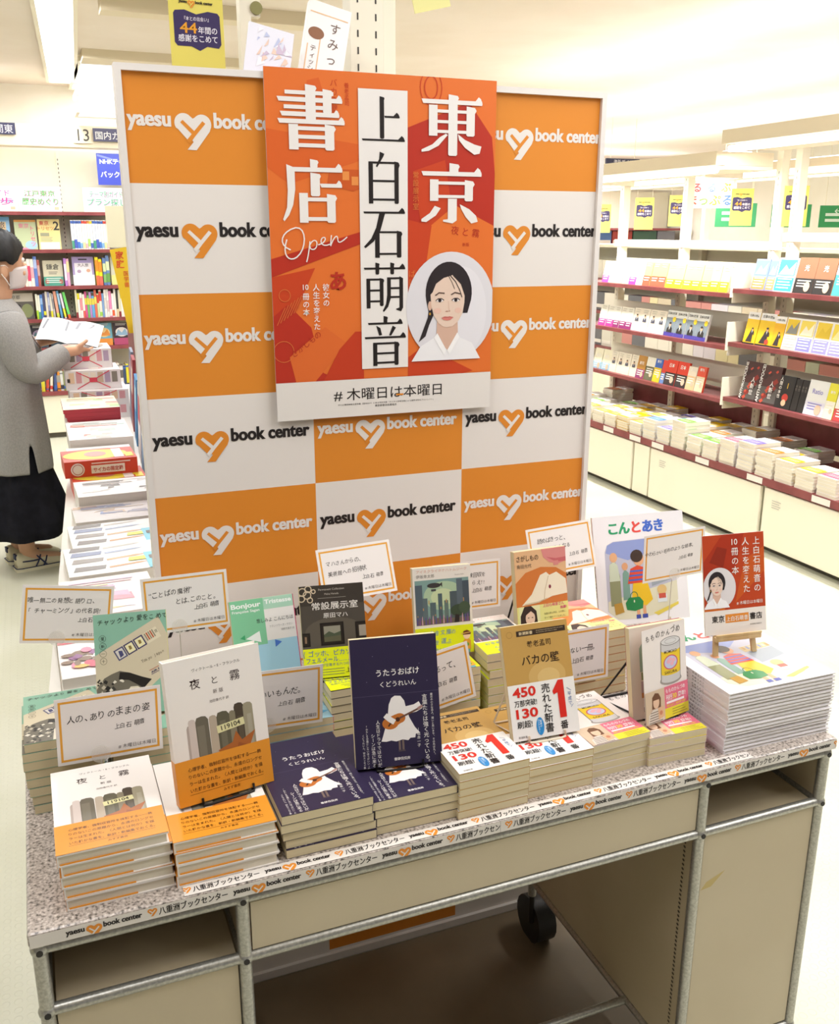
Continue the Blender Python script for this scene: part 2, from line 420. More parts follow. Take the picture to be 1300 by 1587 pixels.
# ------------------------------------------------------------------ portrait used on the printed pieces
def portrait(k=1.0):
    """woman's head and shoulders, printed; unit = face height about 1, origin at chin"""
    a = Art(); SK = '#e6cbb9'; SK2 = '#d6b09c'; HR = '#2e2629'
    a.poly([(-.85,-.75),(-.62,-.40),(-.30,-.22),(.30,-.22),(.62,-.36),(.85,-.75)], '#efecee', 2)
    a.poly([(-.25,-.25),(-.22,.25),(.26,.25),(.28,-.25),(.05,-.52)], SK2, 3)
    a.poly([(-.30,-.22),(-.22,-.12),(0,-.50),(-.06,-.60)], '#f6f3f3', 4); a.poly([(.32,-.22),(.26,-.12),(.02,-.50),(.08,-.60)], '#f6f3f3', 4)
    a.poly([(.05+.55*cos(t), .74+.66*sin(t)) for t in [radians(d) for d in range(-25, 206, 11)]] + [(-.42,.30),(.50,.30)], HR, 3)
    a.poly([(-.30,.30),(-.42,.05),(-.50,-.18),(-.66,-.30),(-.56,-.05),(-.45,.22),(-.42,.42)], HR, 3)
    face = [(0,0),(.14,.02),(.28,.13),(.38,.30),(.42,.52),(.43,.75),(.38,.97),(.22,1.10),(0,1.14),(-.20,1.08),(-.34,.94),(-.39,.72),(-.37,.48),(-.31,.26),(-.20,.10),(-.09,.02)]
    a.poly(face, SK, 5)
    a.disc(-.40, .47, .045, .10, SK2, 4); a.disc(-.40, .30, .022, .030, '#c99a3a', 6, 10)
    a.poly([(-.40,.70),(-.37,.98),(-.16,1.17),(.10,1.22),(.14,1.12),(-.08,1.06),(-.26,.94),(-.34,.76)], HR, 6)
    a.poly([(.10,1.22),(.32,1.12),(.47,.88),(.47,.55),(.40,.74),(.33,.92),(.14,1.10)], HR, 6)
    a.stroke([(.06,1.12),(.20,.98),(.30,.80),(.36,.64)], .018, HR, 7); a.stroke([(.02,1.12),(.12,.96),(.18,.82)], .012, HR, 7)
    for sx in (-1, 1):
        ex = .02 + sx*.19
        a.stroke([(ex-.11, .70+(.0 if sx > 0 else -.01)), (ex-.02, .745), (ex+.11, .715 if sx > 0 else .735)], .026, '#5a463f', 7)
        a.disc(ex, .585, .088, .036, '#f5eeee', 7, 14); a.disc(ex, .585, .040, .038, '#2a2022', 8, 12)
        a.stroke([(ex-.095, .583), (ex-.04, .62), (ex+.04, .622), (ex+.098, .585)], .018, '#33282a', 9)
    a.stroke([(.035,.56),(.045,.42),(.06,.36)], .022, '#dcbba7', 6)
    a.poly([(-.05,.345),(.0,.36),(.05,.345),(.0,.33)], '#b98a78', 7); a.disc(.06, .35, .02, .012, '#b98a78', 7, 8)
    a.poly([(-.13,.205),(-.05,.235),(.02,.228),(.07,.236),(.16,.215),(.02,.20)], '#c4685f', 7)
    a.poly([(-.13,.205),(.02,.198),(.16,.215),(.08,.155),(.0,.148),(-.07,.160)], '#d77f76', 7)
    a.disc(-.22, .36, .09, .06, '#e8bfae', 6, 14); a.disc(.27, .36, .08, .06, '#e8bfae', 6, 14)
    return a
PORTRAIT = portrait()

# ------------------------------------------------------------------ heavy poster lettering, drawn stroke by stroke
def gl(strokes, tri=True):
    """strokes in a 0..100 box, y down: h(x0,x1,y,t) v(x,w,y0,y1) p(points)"""
    out = []
    for s in strokes:
        k = s[0]
        if k == 'h':
            _, x0, x1, y, t, e = s
            out.append([(x0,y),(x1,y),(x1,y+t),(x0+(t*.4 if e else 0),y+t)])
            if e: out.append([(x1-e*1.5,y+t),(x1-e*.55,y-e*.62),(x1-e*.2,y-e*.35),(x1+.5,y+t*.5),(x1,y+t)])
        elif k == 'v':
            _, x, w, y0, y1, e = s
            out.append([(x,y0),(x+w,y0+ (2 if e else 0)),(x+w+(e*.35),y0+e*.6+2),(x+w,y0+e*1.1+3),(x+w,y1-2),(x+w-2,y1),(x+2,y1),(x,y1-2)] if e else [(x,y0),(x+w,y0),(x+w,y1),(x,y1)])
        else: out.append(list(s[1]))
    return out
G = {}
G['sho'] = gl([('h',12,84,10,6,0),('v',68,13,6,43,8),('h',0,97,20,7,9),('h',10,80,32,6,0),('h',4,92,42,7,8),('h',0,100,53,7,9),('v',42,15,0,59,6),
  ('v',16,14,61,100,0),('v',70,14,60,100,8),('h',30,70,64,6,0),('h',30,70,77,6,0),('h',30,70,90,6,0)])
G['ten'] = gl([('v',46,12,0,14,5),('h',18,98,13,7,11),('p',[(8,9),(21,14),(21,48),(17,72),(10,88),(2,98),(0,95),(7,76),(9,50)]),('v',46,15,21,58,6),('h',61,97,38,6,9),('v',27,14,53,100,0),('v',72,14,54,100,8),('h',41,72,60,6,0),('h',41,72,91,6,0)])
G['tou'] = gl([('h',0,100,9,7,11),('v',44,15,0,100,6),('v',12,14,18,68,0),('v',74,14,18,67,8),('h',26,74,25,5,0),('h',26,74,42,5,0),('h',26,74,58,5,0),('p',[(40,64),(43,66),(28,84),(12,93),(0,95),(0,91),(18,82),(30,70)]),('p',[(60,64),(72,73),(88,80),(100,83),(97,95),(88,97),(72,86),(62,74)])])
G['kyo'] = gl([('v',46,15,0,16,6),('h',0,100,14,7,12),('v',14,14,27,62,0),('v',72,14,27,62,8),('h',28,72,30,5,0),('h',28,72,52,5,0),('p',[(44,58),(59,58),(59,94),(52,99),(36,96),(36,93),(44,92)]),('p',[(22,70),(32,74),(24,86),(8,97),(0,96),(0,92),(14,82)]),('p',[(64,67),(80,75),(92,86),(95,96),(84,99),(74,88),(66,74)])])
G['ue'] = gl([('v',42,10,4,90,4),('h',52,88,43,4,12),('h',0,100,91,4,13)])
G['haku'] = gl([('p',[(36,0),(50,4),(46,10),(28,30),(24,28),(34,14)]),('v',2,13,20,100,0),('v',80,13,18,100,9),('h',2,90,19,4,0),('h',14,80,54,4,0),('h',14,80,90,4,0)])
G['seki'] = gl([('h',0,100,5,4,13),('p',[(38,8),(52,8),(40,44),(24,66),(4,80),(0,77),(18,60),(30,38)]),('v',27,11,46,100,0),('v',80,11,44,100,8),('h',27,86,45,4,0),('h',36,80,90,4,0)])
G['mo'] = gl([('h',0,100,10,4,12),('v',28,9,0,24,3),('v',64,9,0,24,3),('v',6,9,32,92,0),('v',38,9,31,88,6),('h',6,44,32,4,0),('h',14,38,54,4,0),('h',14,38,76,4,0),('p',[(56,30),(65,30),(65,72),(58,90),(48,100),(45,98),(53,84),(56,66)]),('p',[(86,28),(95,32),(95,92),(90,100),(78,96),(78,94),(86,92)]),('h',58,90,30,4,0),('h',64,87,50,4,0),('h',64,87,68,4,0)])
G['on'] = gl([('v',46,9,0,16,4),('h',8,92,13,4,11),('p',[(28,19),(38,24),(42,38),(35,39)]),('p',[(68,20),(76,24),(64,40),(59,39)]),('h',0,100,41,4,12),('v',20,10,53,100,0),('v',72,10,52,100,8),('h',20,80,53,4,0),('h',30,72,73,4,0),('h',30,72,92,4,0)])
def big(a, key, x0, z1, x1, z0, c, l):
    for p in G[key]: a.poly([(x0 + q[0]/100*(x1-x0), z1 - q[1]/100*(z1-z0)) for q in p][::-1], c, l)

def bezier_pts(P, n=8):
    out = []
    for i in range(0, len(P)-3, 3):
        for j in range(n + (1 if i+3 >= len(P)-1 else 0)):
            t = j/n; b = [(1-t)**3, 3*t*(1-t)**2, 3*t*t*(1-t), t**3]
            out.append((sum(b[k]*P[i+k][0] for k in range(4)), sum(b[k]*P[i+k][1] for k in range(4))))
    return out

# ------------------------------------------------------------------ poster hung on the panel
def poster():
    Y = PY - .006
    x0, x1, z0, z1 = .384, .797, 1.179, 1.752
    O1 = '#e2722f'; O2 = '#da6226'; R1 = '#b8311f'; R2 = '#c8431f'; PWH = '#ece6e2'
    a = Art()
    a.rect(x0, 1.246, x1, z1, O1, 1)
    # collage of tinted books in the background
    a.poly([(x0,1.5),(.50,1.545),(.545,1.56),(.545,1.70),(.50,z1),(x0,z1)], O1, 2)
    a.poly([(x0,1.66),(x0,1.60),(.42,1.575),(.545,1.615),(.545,1.64)], O2, 3)
    a.poly([(x0,1.455),(x0,1.425),(.545,1.48),(.545,1.50)], R1, 3); a.poly([(x0,1.425),(x0,1.30),(.42,1.36),(.46,1.44)], R2, 2)
    a.poly([(x0,1.246),(x0,1.36),(.41,1.38),(.45,1.34),(.47,1.26),(.50,1.246)], R1, 3)
    a.poly([(.41,1.29),(.475,1.34),(.515,1.31),(.455,1.246),(.42,1.246)], '#dd6a2e', 4)
    a.poly([(.47,1.246),(.50,1.30),(.53,1.33),(.545,1.33),(.545,1.246)], '#c23c1e', 4)
    a.poly([(.63,1.67),(.745,1.715),(.79,1.66),(x1,1.60),(x1,1.47),(.67,1.47),(.63,1.50)], R1, 2)
    a.poly([(.64,1.60),(.70,1.62),(.72,1.50),(.66,1.48)], R2, 3); a.poly([(.66,1.50),(.72,1.545),(x1,1.51),(x1,1.38),(.64,1.38)], O1, 4)
    a.poly([(.63,1.38),(.655,1.38),(.675,1.51),(.63,1.52)], R2, 5); a.poly([(.63,1.28),(.66,1.30),(.76,1.25),(.74,1.246),(.63,1.246)], R2, 3)
    a.poly([(.44,1.65),(.455,1.735),(.475,1.74),(.50,1.66)], O2, 3); a.poly([(.545,1.60),(.49,1.60),(.485,1.575),(.53,1.565),(.545,1.57)], '#c9571f', 4)
    for i in range(2):
        a.rect(.512+i*.016, 1.583-i*.008, .524+i*.016, 1.597-i*.008, '#e89048', 5)
    a.ring(.673, 1.735, .012, .002, R2, 4, .018); a.ring(.673, 1.735, .020, .0015, R2, 4, .028)
    a.vtext('バカの壁', .500, 1.740, .013, R2, 4, 1.0); a.vtext('養老孟司', .522, 1.735, .009, R2, 4, 1.0)
    a.vtext('常設展示室', .645, 1.60, .012, '#dd7b3c', 6, 1.08); a.text('夜 と 霧', .712, 1.497, .016, R1, 6, 'l', .0, 1.0, -.12); a.text('新版', .735, 1.475, .007, R1, 6)
    a.text('あ', .486, 1.405, .034, R1, 5, 'l', .03); a.text('さがしもの', .418, 1.29, .013, R1, 6, 'l', 0, 1.0, .62); a.vtext('ばけ', .638, 1.435, .014, '#dd7b3c', 7)
    for i in range(7): a.stroke([(.39+i*.006, 1.345+.004*i), (.405+i*.006, 1.375+.004*i)], .0012, '#d9703a', 5)
    a.ring(.40, 1.30, .018, .0012, '#d9703a', 5); a.ring(.405, 1.395, .010, .0012, '#d9703a', 5)
    # white strip, bottom band
    a.rect(.5415, 1.2635, .6295, 1.7275, PWH, 8)
    a.poly([(x0,z0),(x1,z0-.002),(x1,1.246),(x0,1.246)], '#e6dfd9', 8)
    big(a, 'sho', .4035, 1.729, .517, 1.629, PWH, 9); big(a, 'ten', .407, 1.615, .5135, 1.514, PWH, 9)
    big(a, 'tou', .655, 1.726, .769, 1.627, PWH, 9); big(a, 'kyo', .655, 1.615, .770, 1.513, PWH, 9)
    for k, bx in (('ue', (.547,1.720,.624,1.643)), ('haku', (.557,1.630,.617,1.546)), ('seki', (.548,1.537,.624,1.456)), ('mo', (.547,1.448,.624,1.363)), ('on', (.547,1.356,.625,1.268))):
        big(a, k, *bx, INK, 10)
    # handwritten "Open"
    O = [(.418,1.470),(.395,1.478),(.402,1.500),(.428,1.506),(.448,1.508),(.446,1.470),(.428,1.458),(.414,1.449),(.402,1.462),(.412,1.487)]
    a.stroke(bezier_pts(O), .0022, PWH, 10)
    a.stroke(bezier_pts([(.452,1.484),(.450,1.470),(.448,1.458),(.445,1.450)]), .0020, PWH, 10)
    a.stroke(bezier_pts([(.450,1.474),(.455,1.490),(.468,1.488),(.463,1.475),(.460,1.468),(.450,1.470),(.452,1.476)]), .0019, PWH, 10)
    a.stroke(bezier_pts([(.466,1.478),(.480,1.481),(.482,1.492),(.475,1.490),(.468,1.487),(.470,1.472),(.487,1.479)]), .0019, PWH, 10)
    a.stroke(bezier_pts([(.490,1.494),(.489,1.488),(.488,1.480),(.488,1.476),(.494,1.492),(.501,1.496),(.501,1.488),(.501,1.480),(.505,1.480),(.518,1.491)]), .0019, PWH, 10)
    a.vtext('彼女の', .478, 1.414, .0125, PWH, 9, 1.06, .012); a.vtext('人生を変えた', .4605, 1.414, .0125, PWH, 9, 1.06, .012); a.vtext('冊の本', .442, 1.399, .0125, PWH, 9, 1.06, .012); a.text('10', .442, 1.404, .0125, PWH, 9, 'c', .012)
    # portrait in a round field cut by the right edge
    pt = Art(); pt.disc(.7135, 1.368, .0875, .0975, '#dfdbe0', 9, 48); pt.disc(.735, 1.36, .05, .08, '#e5e1e6', 10, 30)
    hd = Art().add(PORTRAIT, .705, 1.332, .083, 0, 9); 
    pt.add(hd)
    cl = Art(); cl.items = []
    for P, fs, c, l in pt.items: cl.items.append((P, fs, c, l))
    cl.clip(.626, 1.2725, x1, 1.4655)
    a.items += cl.items
    a.text('# 木曜日は本曜日', .4875, 1.2105, .0235, INK, 9, 'l', .004, width=.209)
    a.rect(.606, 1.2125, .620, 1.2155, '#e08a2c', 11)
    a.text('中小企業新戦略支援事業（団体向け）に係る特別支援「デジタル技術活用による業界活性化プロジェクト」', .495, 1.200, .0034, '#3a3432', 9, 'l', 0, width=.185); a.text('東京都書店商業組合', .565, 1.1945, .0044, '#3a3432', 9, 'l', 0, width=.042)
    # paper with a slight curl: bends out of its plane towards the lower corners
    def bend(u, v):
        t = max(0, (1.30-v)/.12); s_ = (u-x0)/(x1-x0)
        return 0.0
    a.clip(x0, z0, x1, z1)
    m = MB(); n1, n2 = 1, 1; V = []; F = []
    for j in range(n2+1):
        for i in range(n1+1):
            u = x0 + (x1-x0)*i/n1; v = z0 + (z1-z0)*j/n2
            V.append((u, Y-bend(u, v), v))
    for j in range(n2):
        for i in range(n1):
            k = j*(n1+1)+i; F.append((k, k+1, k+n1+2, k+n1+1))
    m.raw(V, F, mat('#e6dfd9', .45))
    m.raw([(p[0], p[1]+.0006, p[2]) for p in V], [f[::-1] for f in F], mat('#e6dfd9', .45))
    # subdivide wide printing along u so that it follows the curl
    m.art(a, lambda u, v, h: (u, Y-bend(u, v)-h, v), .0016, .0002, .4)
    o = m.build('poster')
    tag(o, 'large orange poster with white and black vertical lettering hung on the chequered panel', 'poster')
    return o
poster()

# ------------------------------------------------------------------ the desk
DZ = .73; DX0, DX1, DY0, DY1 = -.0775, 1.120, 1.004, 1.600
def granite():
    m, nt, b = nodes_of('speckled_granite_laminate')
    tc = nt.nodes.new('ShaderNodeTexCoord')
    n1 = nt.nodes.new('ShaderNodeTexNoise'); n1.inputs['Scale'].default_value = 260; n1.inputs['Detail'].default_value = 3
    r1 = nt.nodes.new('ShaderNodeValToRGB'); e = r1.color_ramp.elements
    e[0].position = .33; e[0].color = lin('#575049'); e[1].position = .46; e[1].color = lin('#a99d94')
    x = e.new(.58); x.color = lin('#bdb1a8'); x = e.new(.68); x.color = lin('#d6ccc3')
    nt.links.new(tc.outputs['Object'], n1.inputs['Vector']); nt.links.new(n1.outputs['Fac'], r1.inputs[0]); nt.links.new(r1.outputs[0], b.inputs['Base Color'])
    b.inputs['Roughness'].default_value = .3
    return m
def strip_art(x0, x1, h, start, sc=1.0, bg='#e6dfd8'):
    a = Art(); a.rect(x0, 0, x1, h, bg, 1)
    x = start; hh = h
    while x < x1:
        lg = logo(INK, '#e8912f', bg)
        a.add(lg, x, h*.40, .086*sc, 0, 2)
        a.add(heart('#e8912f', bg), x+.092*sc, h*.24, .0115*sc, 0, 2)
        a.text('八重洲ブックセンター', x+.105*sc, h*.28, .0112*sc, INK, 3, 'l', .010, width=.082*sc)
        a.text('八重洲ブックセンター', x+.1053*sc, h*.28, .0112*sc, INK, 3, 'l', .010, width=.082*sc)
        x += .194*sc
    return a.clip(x0, 0, x1, h)
dk = empty('display_desk', ((DX0+DX1)/2, DY0, 0)); tag(dk, 'steel tube display desk with a speckled top carrying the book piles', 'desk')
dcx, dcy = (DX0+DX1)/2, DY0
def dl(m): # shift from world into the desk's own frame
    m.v = [(v[0]-dcx, v[1]-dcy, v[2]) for v in m.v]; return m
dl(MB().bbox(DX0, DX1, DY0, DY1, DZ-.0195, DZ, granite(), .004)).build('tabletop', dk)
m = MB(); 
for (a0, a1, st) in ((DX0+.002, .523, -.0365), (.5235, DX1-.002, .438)):
    m.art(strip_art(a0, a1, .0168, st), lambda u, v, h: (u, DY0-h, DZ-.0182+v), .0003, .0001)
fs_ = dl(m).build('label_strip', dk); fs_['label'] = 'printed label strip along the front edge'
m = MB().art(strip_art(.100, .956, .0185, .100-.094), lambda u, v, h: (u, DY0+.0022+v, DZ+h), .0003, .0001)
ts_ = dl(m).build('label_strip', dk); ts_['label'] = 'printed label strip lying along the top'
TR = .0088
LX = [-.0665, .1695, .8735, 1.1085]; LZ = [DZ-.029, .612]
PANEL = noise_mat('stained_beige_panel', '#c6b79a', '#cfc1a5', (3,3,3), .5, .3, .7, 5)
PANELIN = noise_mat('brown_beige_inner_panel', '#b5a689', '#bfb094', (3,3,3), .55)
BACKY = 1.52; FY = DY0 + .012
for x in LX:
    for y in (FY, BACKY):
        dl(MB().tube([(x, y, .13), (x, y, DZ-.02)], TR, STEEL, 12)).build('leg', dk)
        c = dl(MB().tube([(x, y, .06), (x, y, .131)], .006, DARKSTEEL, 8).tube([(x+.004, y+.02, .052), (x+.046, y+.02, .052)], .052, mat('#2c2927', .5), 18)).build('caster', dk)
for y in (FY, BACKY):
    for z in (LZ[0], LZ[1]):
        for i in range(3):
            if y == BACKY and i == 1 and z == LZ[1]: continue
            dl(MB().tube([(LX[i]+.004, y, z), (LX[i+1]-.004, y, z)], TR*.86, STEEL, 12)).build('rail', dk)
    for i in (0, 2): dl(MB().tube([(LX[i], y, .165), (LX[i+1], y, .165)], TR*.86, STEEL, 12)).build('rail', dk)
for x in LX:
    for z in (LZ[0], LZ[1], .165):
        dl(MB().tube([(x, FY, z), (x, BACKY, z)], TR*.86, STEEL, 10)).build('rail', dk)
        mb = MB().sphere((x, FY, z), TR*1.25, STEEL, 14, 10); mb.tube([(x, FY-TR*1.3, z), (x, FY-TR*.9, z)], TR*.45, mat('#2a2624', .5), 10)
        dl(mb).build('connector', dk)
dl(MB().tube([(LX[1], FY+.15, .165), (LX[2], FY+.15, .165)], TR*.86, STEEL, 10)).build('crossbar', dk)
# panels
def stain(a, pts, c='#b59a55'): a.poly(pts, c, 1)
pf = MB().box(LX[1]+.010, LX[2]-.010, FY-.002, FY+.006, LZ[1]+.009, LZ[0]-.009, PANEL)
fp = dl(pf).build('front_panel', dk)
for (i, y0) in ((0, 'l'), (2, 'r')):
    a0, a1 = LX[i]+.010, LX[i+1]-.010
    m = MB().box(a0, a1, FY-.002, FY+.006, .176, LZ[1]-.008, PANEL)
    if i == 2:
        ar = Art(); ar.poly([(.885,.505),(.895,.518),(.93,.531),(.905,.507)], '#bfa86c', 1); m.art(ar, lambda u, v, h: (u, FY-.002-h, v))
    else:
        ar = Art(); ar.rect(.03,.515,.085,.536,'#d9d4c8',1); ar.frame(.03,.515,.085,.536,.0006,'#6a655c',2)
        for k in range(4): ar.rect(.034,.519+k*.004,.034+.045*(.9-.15*(k%2)),.5202+k*.004,'#7d786e',2)
        m.art(ar, lambda u, v, h: (u, FY-.002-h, v))
    dl(m).build('lower_panel', dk)
    # cubby lined with panels: floor, back, two sides
    dl(MB().box(a0, a1, FY+.008, BACKY-.01, LZ[1]-.004, LZ[1]+.001, PANELIN)).build('cubby_shelf', dk)
    dl(MB().box(a0, a1, BACKY-.012, BACKY-.006, .176, LZ[0]-.009, PANELIN)).build('back_panel', dk)
    dl(MB().box(LX[i]-.003, LX[i]+.003, FY+.010, BACKY-.010, .176, LZ[0]-.009, PANELIN)).build('side_panel', dk)
    sm = MB().box(LX[i+1]-.003, LX[i+1]+.003, FY+.010, BACKY-.010, .176, LZ[0]-.009, PANELIN)
    dl(sm).build('side_panel', dk)
dots = MB()
for k in range(52):
    for (xx, sg) in ((LX[2]-.0032, -1),):
        dots.raw([(xx+sg*.0004, FY+.026+.003*cos(t), .19+k*.0081+.0022*sin(t)) for t in [2*pi*q/8 for q in range(8)]], [tuple(range(8))], mat('#4b4237', .6))
dl(dots).build('punched_holes', dk)

MAT = noise_mat('brown_darkening_sheet', '#75654f', '#82725b', (4,4,4), .5, .35, .65, 6)  # brown of an invented sheet that darkens the floor under the desk
o = MB().bbox(LX[0], LX[3], DY0+.02, 1.628, 0, .004, MAT, .001).build('darkening_sheet'); tag(o, 'brown sheet added to darken the floor under the desk', 'added sheet')
# ------------------------------------------------------------------ books on the desk
def book(name, label, w, h, t, base, art, spine='R', hard=False, band=None, band_art=None, group=None, pages=None, spine_col=None, spine_art=None):
    """front cover faces local +z at z=0, body below it; local x to the right, y up the cover"""
    b = .0016 if hard else .0007; ov = .0025 if hard else 0.0; w2 = w/2
    cm = mat(base, .38); sm_ = mat(spine_col or base, .38)
    m = MB(); m.box(-w2, w2, 0, h, -b, 0, cm).box(-w2, w2, 0, h, -t, -t+b, cm)
    if spine == 'R': m.box(w2-b, w2, 0, h, -t+b, -b, sm_)
    else: m.box(-w2, -w2+b, 0, h, -t+b, -b, sm_)
    m.art(art.clip(-w2, 0, w2, h), top, .00012, .00009, .30)
    if spine_art:
        if spine == 'L': m.art(spine_art, lambda u, v, hh: (-w2-hh, u, -t+v), .0001, .00008)
        else: m.art(spine_art, lambda u, v, hh: (w2+hh, u, -t+v), .0001, .00008)
    o = m.build(name); tag(o, label, 'book', group)
    px0, px1 = (-w2+ov, w2-b) if spine == 'R' else (-w2+b, w2-ov)
    p = MB().box(px0, px1, ov, h-ov, -t+b, -b, pages or PAGES).build('pages', o); kid(o, p)
    if band:
        bh, bc = band; bm = mat(bc, .36); q = MB(); e = .0009
        q.box(-w2-(.0003 if spine == 'L' else 0), w2+(.0003 if spine == 'R' else 0), .0002, bh, 0.0007, e, bm)
        if spine == 'R': q.box(w2, w2+.0004, .0002, bh, -t, .0007, bm)
        else: q.box(-w2-.0004, -w2, .0002, bh, -t, .0007, bm)
        if hard:   # folded-in flap seen as a line above the back board
            q.box(-w2+.003, w2*.28, .0006, bh, -t+b, -t+b+.0012, bm)
        if band_art: q.art(band_art.clip(-w2, 0, w2, bh), top, e+.0001, .00009, .30)
        bo = q.build('paper_band', o); kid(o, bo); bo['label'] = 'paper band around the lower cover'
    return o
def pile(proto, n, t, x, y, z0, where, desc, yaw=0.0, jit=.0012, group=None, offs=None, first_yaw=None, seed=3):
    """proto becomes the topmost book; copies lie under it"""
    rg = random.Random(seed)
    for i in range(n):
        k = n-1-i                           # level from the bottom
        dx = rg.uniform(-jit, jit) + (offs[i][0] if offs else 0); dy = rg.uniform(-jit, jit)*.7 + (offs[i][1] if offs else 0)
        mw = pose(x+dx, y+dy, z0+(k+1)*t, yaw + (offs[i][2] if offs and len(offs[i]) > 2 else rg.uniform(-.006, .006)))
        lab = '%s, %s %s' % (desc, 'topmost' if i == 0 else ('lowest' if k == 0 else ORD[i] + ' from top'), where)
        if i == 0: proto.matrix_world = mw; proto['label'] = lab; proto['group'] = group
        else: dup(proto, mw, lab, group)
    return z0 + n*t

# --- white hardback with watercolour stripes and orange band
def art_yoru(w=.127, h=.19):
    a = Art()
    a.rect(-w/2, 0, w/2, h, '#ece5df', 0)
    a.text('ヴィクトール・E・フランクル', .004, .1715, .0048, '#4a4040', 2, 'c')
    a.text('夜', -.026, .150, .0142, '#3a2a28', 2, 'c', .002); a.text('と', .0, .151, .0112, '#3a2a28', 2, 'c', .002); a.text('霧', .027, .150, .0148, '#3a2a28', 2, 'c', .002)
    a.text('新 版', .003, .138, .0062, '#6a5c58', 2, 'c'); a.text('池田香代子 訳', .003, .127, .0042, '#6a5c58', 2, 'c')
    st = [(-.044,-.031,.104,'#b3a49c'),(-.041,-.031,.111,'#cdbfb8'),(-.032,-.014,.112,'#6a6355'),(-.014,-.003,.110,'#b5a694'),(-.004,.014,.112,'#5f5a49'),(.013,.022,.110,'#857c66'),(.020,.034,.118,'#4b4034'),(.032,.046,.116,'#9a927b')]
    for i, (x0, x1, y1, c) in enumerate(st):
        r = (x1-x0)/2; cx = (x0+x1)/2
        a.poly([(x0,.03),(x1,.03),(x1-.0005,y1-r*.6),(cx+r*.6,y1-.001),(cx,y1),(cx-r*.7,y1-.001),(x0+.0005,y1-r*.7)], c, 1+i % 2)
    for i, (x0, x1, y0, c) in enumerate([(-.030,-.020,.05,'#7a7364'),(0,.008,.06,'#6f6a58'),(.024,.031,.05,'#5b5040'),(.037,.043,.045,'#a79f8c')]): a.rect(x0, y0, x1, .10, c, 3)
    S = [(-.006,.062),(.014,.068),(.020,.082),(.027,.068),(.046,.077),(.037,.058),(.041,.03),(.005,.03),(.004,.050)]
    a.poly(S, '#a8602c', 4); a.poly([(.010,.03),(.022,.066),(.036,.058),(.036,.03)], '#96532a', 5)
    c = Art().rect(-.0185, -.0045, .0185, .0055, '#dcd6a4', 5); c.text('119104', 0, -.0022, .0086, '#4d4838', 6, 'c', .02, 1.08)
    a.add(c, .014, .0905, 1, .10)
    return a
def art_yoru_band(w=.127):
    a = Art()
    for i, s in enumerate(['心理学者、強制収容所を体験する――飾', 'りのないこの原題から、永遠のロングセ', 'ラーは生まれた。〈人間とは何か〉を描', 'いた静かな書を、新訳・新編集でおくる。']):
        a.text(s, -.048, .0445-i*.0092, .0058, '#5a3413', 2, 'l', .004, width=.098)
    a.rect(-.049, .0135, .050, .0139, '#5a3413', 2); a.text('みすず書房', .006, .0075, .0046, '#5a3413', 2, 'c')
    return a
def new_yoru(): return book('hardcover_book', '-', .127, .19, .0155, '#ece5df', art_yoru(), 'L', True, (.060, '#df922d'), art_yoru_band(), pages=PAGESW, spine_col='#ece5df')
yo = new_yoru()
WG = 'white hardbacks with an orange band'
pile(yo, 5, .0155, .028, 1.030, DZ, 'in the front left pile', 'white hardback with orange band', .004, group=WG, offs=[(-.002,-.001),(.0005,.0),(.001,.001),(.0015,0),(.003,.001)], seed=5)
y2 = dup(yo, pose(0,0,0), '-', WG)
pile(y2, 4, .0155, .158, 1.026, DZ, 'under the standing hardback', 'white hardback with orange band', .012, group=WG, seed=8)
yl = dup(yo, pose(.1745, 1.100, .7965, .157, .178), 'white hardback with number 119104 standing on a black wire stand', WG)

